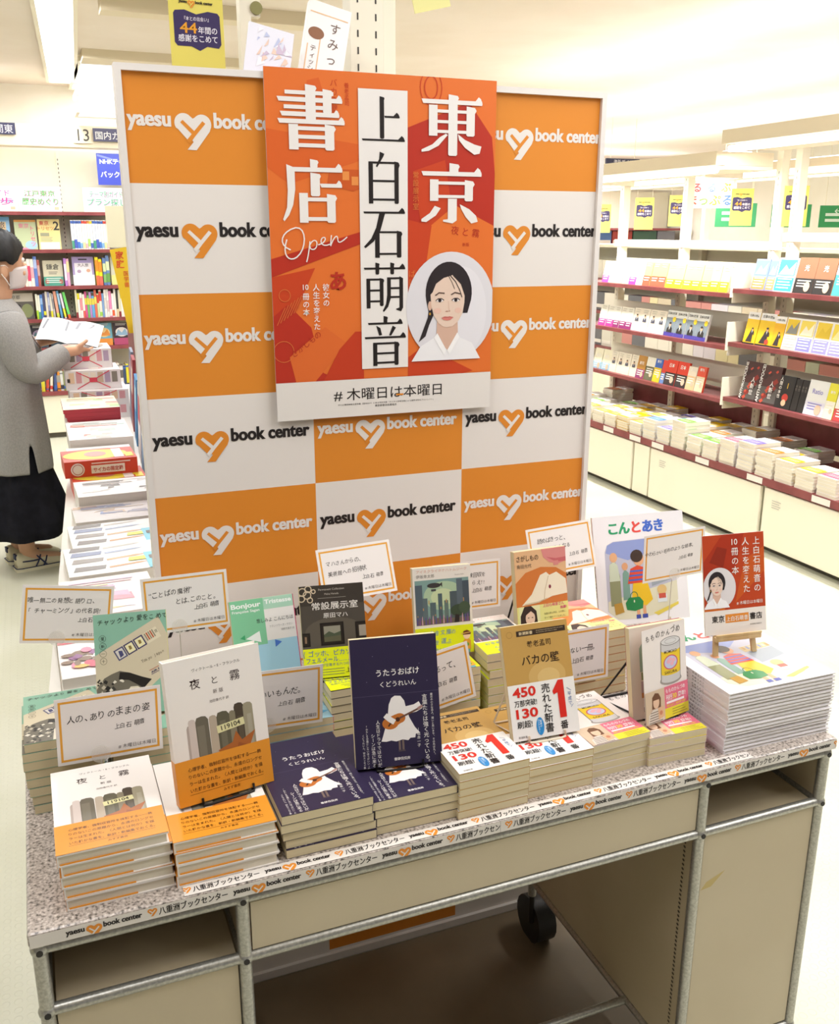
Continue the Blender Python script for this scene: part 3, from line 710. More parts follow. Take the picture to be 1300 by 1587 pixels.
# --- navy softback with white ghost-like figure
def art_utau(w=.123, h=.182):
    a = Art(); N = '#2f2742'; Wt = '#ece6e2'
    a.rect(-w/2, 0, w/2, h, N, 0)
    a.text('うたうおばけ', .004, .127, .0105, Wt, 3, 'c', .012); a.text('くどうれいん', .004, .1115, .0088, Wt, 3, 'c', .006)
    a.rect(-w/2, .1000, w/2, .1004, '#5d5570', 2)
    body = [(-.002,.098),(.006,.097),(.011,.090),(.013,.080),(.017,.066),(.024,.052),(.031,.043),(.025,.042),(.024,.037),(.017,.037),(.014,.034),(.006,.036),(-.003,.034),(-.010,.036),(-.017,.035),(-.024,.036),(-.021,.044),(-.017,.056),(-.013,.072),(-.011,.086),(-.007,.095)]
    a.poly(body, Wt, 3)
    a.stroke([(-.002,.074),(.012,.076),(.026,.078),(.034,.082)], .011, Wt, 3)
    a.disc(-.010, .060, .0115, .0085, '#c0702f', 4, 20); a.disc(.003, .066, .0085, .0070, '#c0702f', 4, 18); a.poly([(-.016,.067),(-.002,.072),(.006,.060),(-.006,.053)], '#c0702f', 4)
    a.disc(.0005, .0645, .0032, .0032, '#4a2a1a', 5, 12); a.stroke([(-.013,.056),(-.008,.062)], .0022, '#4a2a1a', 5)
    a.stroke([(.003,.066),(.031,.077)], .0026, '#6b4a3c', 5); a.poly([(.030,.0745),(.037,.0785),(.036,.082),(.029,.0785)], '#a8817a', 6)
    a.stroke([(-.017,.072),(-.011,.066),(-.004,.061)], .0075, Wt, 6)
    for x in (.0015, .0065): a.rect(x-.0014, .022, x+.0014, .036, '#77655e', 2); a.poly([(x-.002,.022),(x+.002,.022),(x+.003,.0195),(x-.002,.0195)], '#51454a', 2)
    a.vtext('言葉たちは強く光っている。', .0400, .0965, .0078, Wt, 3, .98, .003); a.vtext('―植本一子', .0405-.0115, .050, .0052, Wt, 3, 1.05)
    a.vtext('最近の小さな恋人、弱いと思いきや、その先は丸く。', .0500, .097, .0036, Wt, 3, 1.03)
    a.vtext('人生はドラマではないが、', -.0275, .066, .0060, Wt, 3, .98, .002); a.vtext('シーンは急に来る', -.0355, .048, .0060, Wt, 3, .98, .002)
    a.vtext('「わたしを空腹にしないほうがいい」の', -.0435, .060, .0034, Wt, 3, 1.0); a.vtext('くどうれいん、初のエッセイ集', -.0490, .048, .0034, Wt, 3, 1.0)
    a.text('書肆侃侃房', .004, .008, .0046, Wt, 3, 'c', .01)
    for (x, y) in ((-.03,.155),(.035,.14),(.02,.165),(-.04,.12),(.045,.115)): a.disc(x, y, .0005, .0005, '#8d86a0', 2, 6)
    return a
ut = book('softcover_book', '-', .122, .180, .0132, '#2f2742', art_utau(.122, .18), 'R')
NG = 'navy softcovers with a white figure playing guitar'
pile(ut, 5, .0132, .289, 1.029, DZ, 'in the left navy pile', 'navy guitar softcover', .003, group=NG, offs=[(-.002,-.003,.006),(-.001,-.001),(.000,.001),(.004,.003),(.005,.001)], seed=2)
u2 = dup(ut, pose(0,0,0), '-', NG)
pile(u2, 4, .0132, .414, 1.033, DZ, 'in the right navy pile', 'navy guitar softcover', -.006, group=NG, offs=[(-.004,-.001),(.001,0),(.0015,0),(.002,.001)], seed=4)
ul = dup(ut, pose(.412, 1.097, .7875, -.168, .27), 'navy softcover with guitar figure standing upright on a wire stand', NG)

# --- tan pocket book with white and red band
def art_baka(w=.107, h=.166):
    a = Art(); a.rect(-w/2, 0, w/2, h, '#bd9450', 0)
    a.disc(.012, .088, .030, .022, '#caa463', 1, 30); a.disc(.014, .086, .018, .013, '#d4b273', 1, 24)
    a.rect(-.030, .1495, w/2-.004, .1575, '#3a2c22', 2); a.text('新潮新書', -.026, .1515, .0052, '#d8c29a', 3, 'l', .015, width=.022)
    a.text('An intellectual pocket paperback of the new century', .002, .1545, .0020, '#d8c29a', 3, 'l', 0, width=.044); a.text('for everyone who wants to think', .002, .1517, .0020, '#d8c29a', 3, 'l', 0, width=.034)
    a.ring(-.041, .1535, .0045, .0004, '#8a6a38', 2)
    a.text('養老孟司', .004, .133, .0100, '#3c2a1a', 3, 'c', .006); a.text('バカの壁', .004, .108, .0155, '#33241a', 3, 'c', .010)
    return a
def art_baka_band(w=.107):
    a = Art(); RD = '#d22d22'
    a.text('450', -.047, .063, .0190, RD, 3, 'l', .03, width=.037); a.text('万部突破!', -.046, .0500, .0098, INK, 3, 'l', .012, width=.036)
    a.text('130', -.045, .0325, .0185, RD, 3, 'l', .03, width=.035); a.text('刷超!', -.045, .0190, .0110, INK, 3, 'l', .012, width=.024)
    a.vtext('売れた新書', .006, .0775, .0146, INK, 3, .98, .010, 2)
    a.poly([(.0165,.064),(.027,.079),(.0355,.079),(.0355,.024),(.0245,.024),(.0245,.061),(.018,.059)], RD, 3)
    a.text('番', .030, .0085, .0130, INK, 3, 'c', .015)
    a.vtext('平成で', .0435, .060, .0066, '#4668a8', 3, 1.05); a.stroke([(.040,.066),(.047,.061)], .0006, '#4668a8', 3); a.stroke([(.044,.037),(.048,.041)], .0006, '#4668a8', 3)
    a.disc(-.009, .017, .0062, .0130, '#2f86c4', 3, 24); a.vtext('驚異の', -.0075, .026, .0036, '#e9f2f6', 4, 1.0); a.vtext('ロングセラー', -.0112, .0275, .0033, '#e9f2f6', 4, 1.0)
    a.text('新潮新書', -.045, .004, .0035, '#5a5250', 3)
    return a
bk = book('pocket_book', '-', .107, .166, .0115, '#bd9450', art_baka(), 'R', False, (.081, '#e9e4df'), art_baka_band())
TG = 'tan pocket books with a white and red band'
pile(bk, 6, .0115, .525, 1.028, DZ, 'in the left tan pile', 'tan pocket book with red digits', .018, group=TG, seed=9)
b2 = dup(bk, pose(0,0,0), '-', TG)
pile(b2, 5, .0115, .633, 1.036, DZ, 'in the right tan pile', 'tan pocket book with red digits', -.004, group=TG, seed=6)
bl = dup(bk, pose(.6365, 1.083, .7925, -.041, .349), 'tan pocket book with red number one band standing on a stand', TG)

# --- white pocket book with a food can
def art_momo(w=.101, h=.146):
    a = Art(); a.rect(-w/2, 0, w/2, h, '#e8ded8', 0)
    a.hand('もものかんづめ', -.042, .1275, .0118, '#2f2b2a', 3, .05, 4, 1.0)
    c = Art()
    c.disc(0, -.001, .019, .006, '#9c948e', 1, 20); c.rect(-.0165, .0, .0165, .046, '#c9c5c4', 1); c.disc(0, 0, .0165, .0045, '#c9c5c4', 1, 20); c.disc(0, .046, .0165, .0050, '#d6d3d1', 2, 20); c.ring(0, .046, .0165, .0006, '#6b6462', 3, .005, 24); c.ring(0, .046, .010, .0004, '#8d8683', 3, .003, 18)
    c.rect(-.0167, .008, .0167, .036, '#e6c228', 2); c.disc(0, .008, .0167, .0035, '#e6c228', 2, 20); c.disc(0, .036, .0167, .0032, '#c9c5c4', 3, 20)
    c.disc(0, .020, .0125, .0090, '#c9566a', 3, 22); c.disc(0, .020, .0108, .0076, '#bcc2dc', 4, 22)
    for i, (x, y) in enumerate([(-.004,.021),(.002,.018),(.005,.022),(-.001,.0235)]): c.disc(x, y, .0033, .0026, '#e3a9b6', 5, 12)
    c.text('MOMOKO', 0, .0315, .0050, '#3a2c22', 4, 'c', .01, width=.022); c.text('SAKURA', 0, .0065, .0050, '#3a2c22', 4, 'c', .01, width=.022)
    c.stroke([(-.0167,.0),(-.0167,.046)], .0006, '#6b6462', 5); c.stroke([(.0167,.0),(.0167,.046)], .0006, '#6b6462', 5)
    a.add(c, .012, .060, 1.28, -.04, 1, 1.35)
    return a
def art_momo_band(w=.101):
    a = Art()
    a.rect(-w/2, 0, -.006, .050, '#cfb79d', 0); a.rect(-.006, .016, w/2, .050, '#dd6f86', 0); a.rect(-.006, 0, w/2, .016, '#dfd238', 0)
    a.poly([(-.040,.012),(-.012,.012),(-.016,.030),(-.024,.032),(-.036,.030)], '#c4a794', 1)
    a.poly([(-.036,.022),(-.035,.040),(-.028,.046),(-.020,.044),(-.015,.036),(-.016,.022)], '#6f4a33', 1); a.disc(-.0262, .031, .0072, .0095, '#e0bb9f', 2, 16); a.poly([(-.034,.035),(-.028,.042),(-.019,.040),(-.018,.035)], '#6f4a33', 3)
    a.poly([(-.046,0),(-.044,.014),(-.034,.021),(-.019,.021),(-.010,.012),(-.008,0)], '#d8cdc2', 2)
    for k in range(5): a.rect(-.044+.001*k, .001+k*.0038, -.012, .0022+k*.0038, '#6f5a52', 3)
    a.poly([(-.022,.003),(-.009,.006),(-.010,.023),(-.023,.021)], '#d9b08e', 4); a.disc(-.016, .013, .0035, .0035, '#c47f62', 5, 12)
    a.text('もものかんづめ', -.003, .0400, .0075, '#f2e9ea', 2, 'l', .01, width=.046); a.text('刊行', -.003, .0285, .0095, '#f2e9ea', 2, 'l', .015, width=.015); a.text('30', .0125, .0285, .0105, '#ecd43a', 2, 'l', .02); a.text('周年!', .0255, .0285, .0090, '#f2e9ea', 2, 'l', .015, width=.018)
    a.rect(-.002, .0225, .040, .0260, '#efe4e6', 1); a.text('感謝を込めて、新装の帯でお届け', -.002, .0180, .0042, '#f5d34a', 2, 'l', .01, width=.046)
    for k in range(3): a.rect(.011, .0035+k*.004, .046-.004*k, .0044+k*.004, '#8b8236', 2)
    return a
mo = book('pocket_book', '-', .101, .146, .0112, '#e8ded8', art_momo(), 'R', False, (.050, '#dd6f86'), art_momo_band())
MG = 'white pocket books with a food can cover'
pile(mo, 5, .0112, .741, 1.048, DZ, 'in the left can pile', 'white can pocket book', .02, group=MG, offs=[(.001,-.002,.03),(0,0),(0,.001),(.001,0),(-.001,0)], seed=7)
m2 = dup(mo, pose(0,0,0), '-', MG)
pile(m2, 4, .0115, .840, 1.042, DZ, 'in the right can pile', 'white can pocket book', -.03, group=MG, seed=12)
# the one standing up with its front cover springing open on the right-hand hinge
def open_momo():
    w, h, t = .101, .146, .0125; w2 = w/2
    cm = mat('#e8ded8', .38)
    m = MB().box(-w2, w2, 0, h, -t, -t+.0007, mat('#b23a5e', .4)).box(w2-.0007, w2, 0, h, -t, -.0007, cm)
    o = m.build('pocket_book'); tag(o, 'white pocket book with food can on its half open cover, standing', 'book', MG)
    o.matrix_world = pose(.8435, 1.092, .7800, 0.0, .20)
    p = MB().box(-w2, w2-.0008, .0008, h-.0008, -t+.0008, -.0010, PAGES)
    a = Art(); a.rect(-w2, 0, w2, h, '#e3d8cc', 0); a.poly([(-.034,.075),(-.034,.112),(-.028,.120),(-.015,.118),(-.015,.075)], '#9fb8a4', 1); a.rect(-.032,.062,-.015,.074,'#8a9a6a',1); a.rect(-.033,.040,-.015,.060,'#b9a4a8',1); a.rect(-.033,.034,-.020,.042,'#c68a52',2); a.text('日', -.027, .012, .009, '#5d544e', 2, 'c')
    p.art(a.clip(-w2, .001, w2-.001, h-.001), top, -.0009, .00008); p.build('pages', o)
    # opened cover, hinged at x=w2
    q = MB(); ang = .27; bend = lambda u: ((u-w2)*cos(ang)+w2, -(u-w2)*sin(ang))
    def cv(u, v, hh): x, z = bend(u); return (x + hh*sin(ang), v, z + hh*cos(ang) - .0003)
    q.raw([cv(-w2,0,0),cv(w2,0,0),cv(w2,h,0),cv(-w2,h,0)], [(0,1,2,3)], cm); q.raw([cv(-w2,0,-.0006),cv(w2,0,-.0006),cv(w2,h,-.0006),cv(-w2,h,-.0006)], [(3,2,1,0)], mat('#cf9a5f', .5))
    q.raw([cv(-w2,0,0),cv(-w2,h,0),cv(-w2,h,-.0006),cv(-w2,0,-.0006)], [(0,1,2,3)], cm)
    q.art(art_momo(w, h).clip(-w2,0,w2,h), cv, .0002, .00009); q.art(art_momo_band(w).clip(-w2,0,w2,.05), cv, .0013, .00009)
    co = q.build('front_cover', o); co['label'] = 'front cover standing open'
    return o
open_momo()

# --- teal pocket book with an envelope
def art_chuck(w=.102, h=.147):
    a = Art(); TL = '#86b39c'; a.rect(-w/2, 0, w/2, h, TL, 0)
    a.hand('チャックより愛をこめて', -.045, .132, .0093, '#2a2a28', 5, .045, 9, .98)
    env = [(-w/2,.088),(.040,.138),(w/2,.112),(w/2,.060),(.004,.020),(-.015,0),(-w/2,0)]
    a.poly(env, '#cbbfa4', 1)
    s = Art()
    for i, (c1, c2) in enumerate([('#cfc9c0','#4a4a70'),('#e4dcae','#3a3560'),('#e4dcae','#3a3560')]):
        s.rect(i*.0155, 0, i*.0155+.0145, .0165, c2, 2); s.rect(i*.0155+.0018, .0018, i*.0155+.0127, .0147, c1, 3)
        if i == 0: s.poly([(.004,.003),(.010,.004),(.011,.011),(.006,.013)], '#4a4a70', 4)
        else: s.poly([(i*.0155+.005,.006),(i*.0155+.009,.006),(i*.0155+.0095,.011),(i*.0155+.006,.012)], '#8a7440', 4)
    s.rect(.0470, 0, .0680, .0165, '#d9cfb4', 2)
    for i in range(5): s.rect(.0482+i*.003, .004, .0500+i*.003, .0155, '#b5502c' if i % 2 else '#8d8470', 3)
    s.text('豆', .0655, .0085, .005, '#4a4438', 4, 'c')
    a.add(s, -.018, .078, 1, .47, 0)
    a.hand('Tokyo Japan', .014, .072, .0062, '#6b6252', 3, .42, 5, .95)
    am = Art().rect(0, .0065, .026, .0072, '#b03a30', 2).rect(0, 0, .026, .0007, '#38386a', 2); am.text('AIR MAIL', .001, .0018, .0040, '#33305c', 2, 'l', .03, width=.024)
    a.add(am, .026, .054, 1, .42, 1)
    a.poly([(-w/2,.0),(-w/2,.040),(-.040,.055),(-.030,.060),(-.018,.064),(-.004,.060),(.012,.053),(.026,.048),(.014,.036),(0,.026),(-.006,.012),(-.015,0)], '#6d675a', 2)
    rg = random.Random(4)
    for k in range(46):
        x = rg.uniform(-.049, -.012); y = rg.uniform(.002, .052); r = rg.uniform(.0015, .0042)
        a.poly([(x-r, y), (x+rg.uniform(-.5,.5)*r, y-r*.8), (x+r, y+rg.uniform(-.4,.4)*r), (x, y+r)], rg.choice(['#2a2825','#3a3834','#d9d2c2','#b9b09c','#1f1d1c']), 3)
    a.poly([(-.018,.062),(-.004,.060),(.012,.053),(.026,.048),(.014,.036),(.006,.042),(-.006,.050),(-.020,.052)], '#24211f', 4)
    a.poly([(-.014,0),(-.012,.030),(-.004,.040),(.006,.040),(.013,.034),(.002,.024),(-.004,.010),(-.008,0)], '#d6cdb8', 4)
    for i, ch in enumerate('星新一十'): a.ring(-.0395, .112-i*.0108, .0047, .0004, '#33332f', 3); a.text(ch, -.0395, .1098-i*.0108, .0056, '#33332f', 3, 'c')
    return a
ck = book('pocket_book', '-', .102, .147, .0137, '#86b39c', art_chuck(), 'R', spine_col='#e3dc3a')
CG = 'teal pocket books with an envelope cover'
pile(ck, 8, .0135, -.0165, 1.2535, DZ, 'in the leaning corner pile', 'teal pocket book', 0.0, group=CG,
     offs=[(0,0,.004),(-.004,-.001),(-.004,0),(-.003,.001),(-.003,0),(-.001,0),(.001,.001),(.0025,0)], jit=.0008, seed=3)
c2 = dup(ck, pose(0,0,0), '-', CG)
pile(c2, 7, .0135, .094, 1.2555, DZ, 'in the pile right of the corner pile', 'teal pocket book', 0.01, group=CG, seed=14)
dup(ck, pose(.081, 1.302, .8300, -.146, .39), 'teal pocket book with an envelope cover standing upright on its pile', CG)

# --- pastel book in four fields
def art_bonjour(w=.104, h=.147):
    a = Art(); a.rect(-w/2, 0, w/2, h, '#a3cbdc', 0)
    a.rect(-w/2, .073, .002, h, '#7fbf95', 1); a.rect(.002, .078, w/2, h, '#e6e0da', 1); a.rect(.002, .128, w/2, h, '#a8cdb5', 2)
    a.text('Bonjour', -.050, .1345, .0105, '#eef0ea', 3, 'l', .03, width=.048); a.text('Tristesse', .004, .1365, .0095, '#eef0ea', 3, 'l', .03, width=.044)
    a.text('Françoise Sagan', -.049, .127, .0058, '#eef0ea', 3, 'l', .015, width=.044)
    a.text('悲しみよ こんにちは', -.012, .108, .0074, '#4e5654', 4, 'l', .004, width=.060); a.text('フランソワーズ・サガン', .008, .098, .0043, '#8a8c88', 4, 'l', 0, width=.038); a.text('河野万里子 訳', .026, .091, .0040, '#8a8c88', 4, 'l', 0, width=.022)
    a.poly([(-.032,.085),(-.008,.077),(-.009,.095)], '#e9ece6', 3); a.poly([(-.041,.087),(-.033,.0835),(-.033,.092)], '#3f9e68', 3)
    a.poly([(-.049,.058),(-.049,.070),(-.036,.066)], '#4a68b8', 3); a.poly([(.014,.066),(.014,.078),(.025,.073)], '#4a74c4', 3); a.poly([(.036,.014),(.036,.026),(.050,.021)], '#63a8d2', 3)
    a.rect(w/2-.0012, 0, w/2, h, '#c8426a', 4); a.rect(-w/2, .052, -.030, .073, '#6b86c4', 2)
    return a
bj = book('pocket_book', '-', .104, .147, .0125, '#a3cbdc', art_bonjour(), 'R', spine_col='#d4537a')
BG = 'pastel pocket books with triangles'
pile(bj, 6, .0128, .203, 1.2555, DZ, 'in the pastel pile behind the leaning hardback', 'pastel pocket book', 0, group=BG, seed=21)
bj2 = dup(bj, pose(0,0,0), '-', BG)
pile(bj2, 5, .0128, .311, 1.2555, DZ, 'in the pastel pile behind the second card', 'pastel pocket book', 0, group=BG, seed=22)
dup(bj, pose(.297, 1.369, .7975, .004, .36), 'pastel green, white and blue pocket book with triangles standing upright', BG)

# --- dark gallery book with yellow band
def art_jou(w=.1, h=.143):
    a = Art(); a.rect(-w/2, 0, w/2, h, '#4b443c', 0); a.rect(-w/2, .112, w/2, h, '#3b342e', 1); a.rect(-w/2, .0, w/2, .06, '#575047', 1); a.disc(.0, .07, .045, .022, '#5a5247', 1, 24)
    a.text('Permanent Collection', .0, .1345, .0046, '#b5aca0', 3, 'c'); a.text('Maha Harada', .0, .1275, .0042, '#b5aca0', 3, 'c'); a.rect(-.022, .1225, .022, .1229, '#b5aca0', 3)
    a.text('常設展示室', .004, .106, .0125, '#e6dfd6', 3, 'c', .006, width=.072); a.text('原田マハ', .004, .0925, .0085, '#e6dfd6', 3, 'c', .004, width=.038)
    for (x0, y0, x1, y1, c) in ((-.019,.052,.013,.082,'#8d8878'),(.036,.057,.055,.080,'#9a8f80'),(-.049,.052,-.040,.068,'#8a6f58')):
        a.rect(x0-.0025, y0-.0025, x1+.0025, y1+.0025, '#1f1a17', 2); a.rect(x0, y0, x1, y1, '#2c251f', 3); a.rect(x0+.003, y0+.003, x1-.003, y1-.003, c, 4)
    a.rect(-.016, .055, .010, .066, '#5d5a44', 5); a.poly([(-.016,.066),(-.008,.071),(.0,.067),(.010,.070),(.010,.064),(-.016,.062)], '#4b5340', 5)
    for (x, y, r) in ((-.045,.134,.006),(-.036,.138,.005),(-.047,.124,.005),(-.038,.129,.006),(-.034,.121,.004),(-.028,.134,.003)): a.ring(x, y, r, .0016, '#cbb89c', 3, None, 12)
    return a
def art_jou_band(w=.1):
    a = Art(); B = '#4a6f9c'
    a.text('ゴッホ、ピカソ、', -.042, .0345, .0100, B, 3, 'l', .004, width=.070); a.text('フェルメール……', -.046, .0245, .0095, B, 3, 'l', .004, width=.066); a.text('名画たちが交差する六つの物語', -.044, .018, .0050, '#59748c', 3, 'l', 0, width=.075)
    for k in range(3): a.rect(-.030+.004*k, .0125-k*.004, .012, .0134-k*.004, '#7d8a5a', 3)
    a.text('上白石萌音', .014, .0065, .0085, INK, 3, 'l', .006, width=.045); a.hand('{', -.050, .034, .012, B, 3)
    return a
jo = book('pocket_book', '-', .1, .143, .0132, '#4b443c', art_jou(), 'R', False, (.046, '#dbe01c'), art_jou_band())
JG = 'dark gallery pocket books with a yellow band'
pile(jo, 8, .0132, .412, 1.2555, DZ, 'in the dark gallery pile', 'dark pocket book with yellow band', 0, group=JG, seed=31)
dup(jo, pose(.383, 1.293, .8385, -.159, .374), 'dark pocket book with framed pictures and yellow band standing upright', JG)

# --- city book with yellow band
def art_aine(w=.098, h=.146):
    a = Art(); a.rect(-w/2, 0, w/2, h, '#e6ddd4', 0)
    a.text('アイネクライネナハトムジーク', .0, .1375, .0060, '#dca08c', 2, 'c', 0, width=.085); a.text('伊坂幸太郎', -.028, .1295, .0062, '#77706a', 2, 'c'); a.text('Kotaro Isaka', .030, .130, .0030, '#99918a', 2, 'c')
    a.rect(-.046, .052, .045, .1255, '#7f9c97', 1); a.disc(.002, .098, .034, .024, '#a9bfa0', 2, 24); a.disc(.0, .096, .020, .014, '#c4cfa6', 2, 20); a.rect(-.046, .052, .045, .062, '#6c5f58', 3)
    for (x0, x1, y1, c) in ((-.046,-.034,.118,'#55606a'),(-.034,-.026,.096,'#5d6a70'),(-.022,-.012,.088,'#56656a'),(-.008,-.001,.102,'#4f5f66'),(.002,.009,.090,'#62726f'),(.012,.024,.104,'#4d585f'),(.024,.034,.124,'#5b6670'),(.034,.045,.120,'#48525c')): a.rect(x0, .060, x1, y1, c, 3)
    for i in range(9): a.rect(-.044+i*.0098, .066+(i % 3)*.010, -.0425+i*.0098, .068+(i % 3)*.012, '#b98a58', 4)
    a.disc(-.014, .116, .0115, .0042, '#3f3b3c', 4, 18); a.poly([(-.004,.118),(.0,.1205),(.0,.112)], '#3f3b3c', 4); a.rect(-.019, .1065, -.011, .110, '#4a4a50', 4)
    a.disc(.026, .072, .014, .010, '#3c4a3c', 4, 16); a.disc(.036, .076, .010, .010, '#455444', 4, 14); a.poly([(.018,.052),(.026,.052),(.027,.064),(.020,.066)], '#2e2a2c', 5)
    for i, x in enumerate([-.044,-.040,-.036,-.030,-.024,-.018,-.013,-.006,.000,.006,.012,.032,.037,.041]): a.poly([(x-.0012,.0525),(x+.0012,.0525),(x+.0006,.0645+.0015*(i % 3)),(x-.0006,.0645)], ['#5a4a8c','#7a4f8f','#c79aa8'][i % 3], 5)
    return a
def art_aine_band(w=.098):
    a = Art(); B = '#6b93b5'
    a.hand('幻冬舎文庫の', -.036, .034, .0098, B, 3, 0, 3, .98); a.hand('心を運ぶ', -.026, .019, .0098, B, 3, 0, 4, .98); a.hand('名作100', -.026, .006, .0085, B, 3, 0, 6, .98)
    a.rect(.033, .0, .042, .006, '#6aa4b4', 2); a.poly([(.031,.006),(.044,.006),(.044,.020),(.041,.023),(.034,.023),(.031,.020)], '#d89a3c', 3); a.disc(.0375, .029, .006, .0065, '#ecc9ae', 3, 14); a.poly([(.031,.030),(.044,.030),(.045,.034),(.038,.038),(.032,.036)], '#6b3f2a', 4); a.stroke([(.028,.032),(.045,.034)], .0014, '#d7a862', 5)
    a.disc(.038, .014, .003, .003, '#6d9c3c', 4, 10)
    return a
an = book('pocket_book', '-', .098, .146, .0130, '#e6ddd4', art_aine(), 'R', False, (.047, '#d9dd20'), art_aine_band())
AG = 'city picture pocket books with a yellow band'
pile(an, 7, .0145, .562, 1.258, DZ, 'in the left city pile', 'city picture pocket book', 0.0, group=AG, seed=41)
an2 = dup(an, pose(0,0,0), '-', AG)
pile(an2, 8, .0148, .676, 1.258, DZ, 'in the right city pile', 'city picture pocket book', -.02, group=AG, offs=[(-.004,0),(-.002,0),(.001,0),(0,.001),(.001,0),(0,0),(-.001,0),(.001,0)], seed=42)
dup(an, pose(.574, 1.313, .8345, -.127, .21), 'pocket book with grey city skyline and yellow band standing upright', AG)

# --- peach coloured book with pale yellow band
def art_saga(w=.1, h=.143):
    a = Art(); a.rect(-w/2, 0, w/2, h, '#e2b488', 0)
    a.poly([(-w/2,.088),(-.030,.105),(0,.112),(.030,.108),(w/2,.095),(w/2,0),(-w/2,0)], '#d1793c', 1)
    a.poly([(.002,h),(.006,.128),(.018,.118),(.036,.114),(w/2,.118),(w/2,h)], '#d98a86', 2); a.poly([(.012,.128),(.030,.118),(w/2,.117),(w/2,.125),(.030,.124)], '#c9686c', 3); a.stroke([(.030,.120),(.030,.112)], .010, '#d88b84', 3)
    a.poly([(-.040,.048),(-.020,.066),(-.002,.098),(.010,.102),(.016,.096),(.030,.100),(.048,.086),(.050,.060),(.020,.058),(-.006,.050)], '#f0e3cd', 4); a.stroke([(.014,.095),(.006,.070),(.004,.055)], .0012, '#cdb593', 5); a.disc(.016, .0755, .0025, .0035, '#8a3a48', 6, 10)
    for k in range(3): a.stroke([(-.036+.002*k,.050-.001*k),(-.006,.052-.001*k),(.010,.056)], .0005, '#c4a983', 5)
    a.text('さがしもの', -.046, .126, .0112, '#4a3a2e', 6, 'l', .006, width=.042); a.text('角田光代', -.046, .114, .0075, '#6a5a4a', 6, 'l', .002, width=.028)
    return a
def art_saga_band(w=.1):
    a = Art(); a.text('上白石萌音さん', .0, .041, .0072, '#d3587c', 3, 'l', .012, width=.042); a.text('推薦!', .034, .034, .0060, '#d3587c', 3, 'l', .012, width=.013)
    for k, s in enumerate(['物事の真ん中は、心の奥に', 'すべて教えてくれました。', '何度でも読み返したい一冊']): a.text(s, .002, .027-k*.0075, .0042, '#6e6a44', 3, 'l', 0, width=.042)
    pt = Art().rect(-.046, 0, -.006, .050, '#e2dfae', 0); pt.poly([(-.045,0),(-.044,.030),(-.036,.046),(-.024,.047),(-.013,.036),(-.010,0)], '#3a2c2a', 1); pt.disc(-.0255, .0245, .0092, .0130, '#e5c3ad', 2, 18); pt.poly([(-.035,.030),(-.030,.041),(-.020,.040),(-.016,.030),(-.024,.037)], '#3a2c2a', 3)
    for x in (-.0290, -.0215): pt.disc(x, .0255, .0016, .0008, '#2a2022', 4, 8)
    pt.stroke([(-.0275,.0165),(-.0228,.0165)], .0009, '#c4685f', 4); a.items += pt.items
    return a
sg = book('pocket_book', '-', .1, .143, .0140, '#e2b488', art_saga(), 'R', False, (.046, '#e0dc8c'), art_saga_band())
SG = 'peach pocket books with a pale yellow band'
pile(sg, 8, .0148, .847, 1.268, DZ, 'in the peach pile', 'peach pocket book', .02, group=SG, seed=51)
dup(sg, pose(.7775, 1.350, .831, -.007, .185), 'peach pocket book with open book drawing and portrait band standing upright', SG)

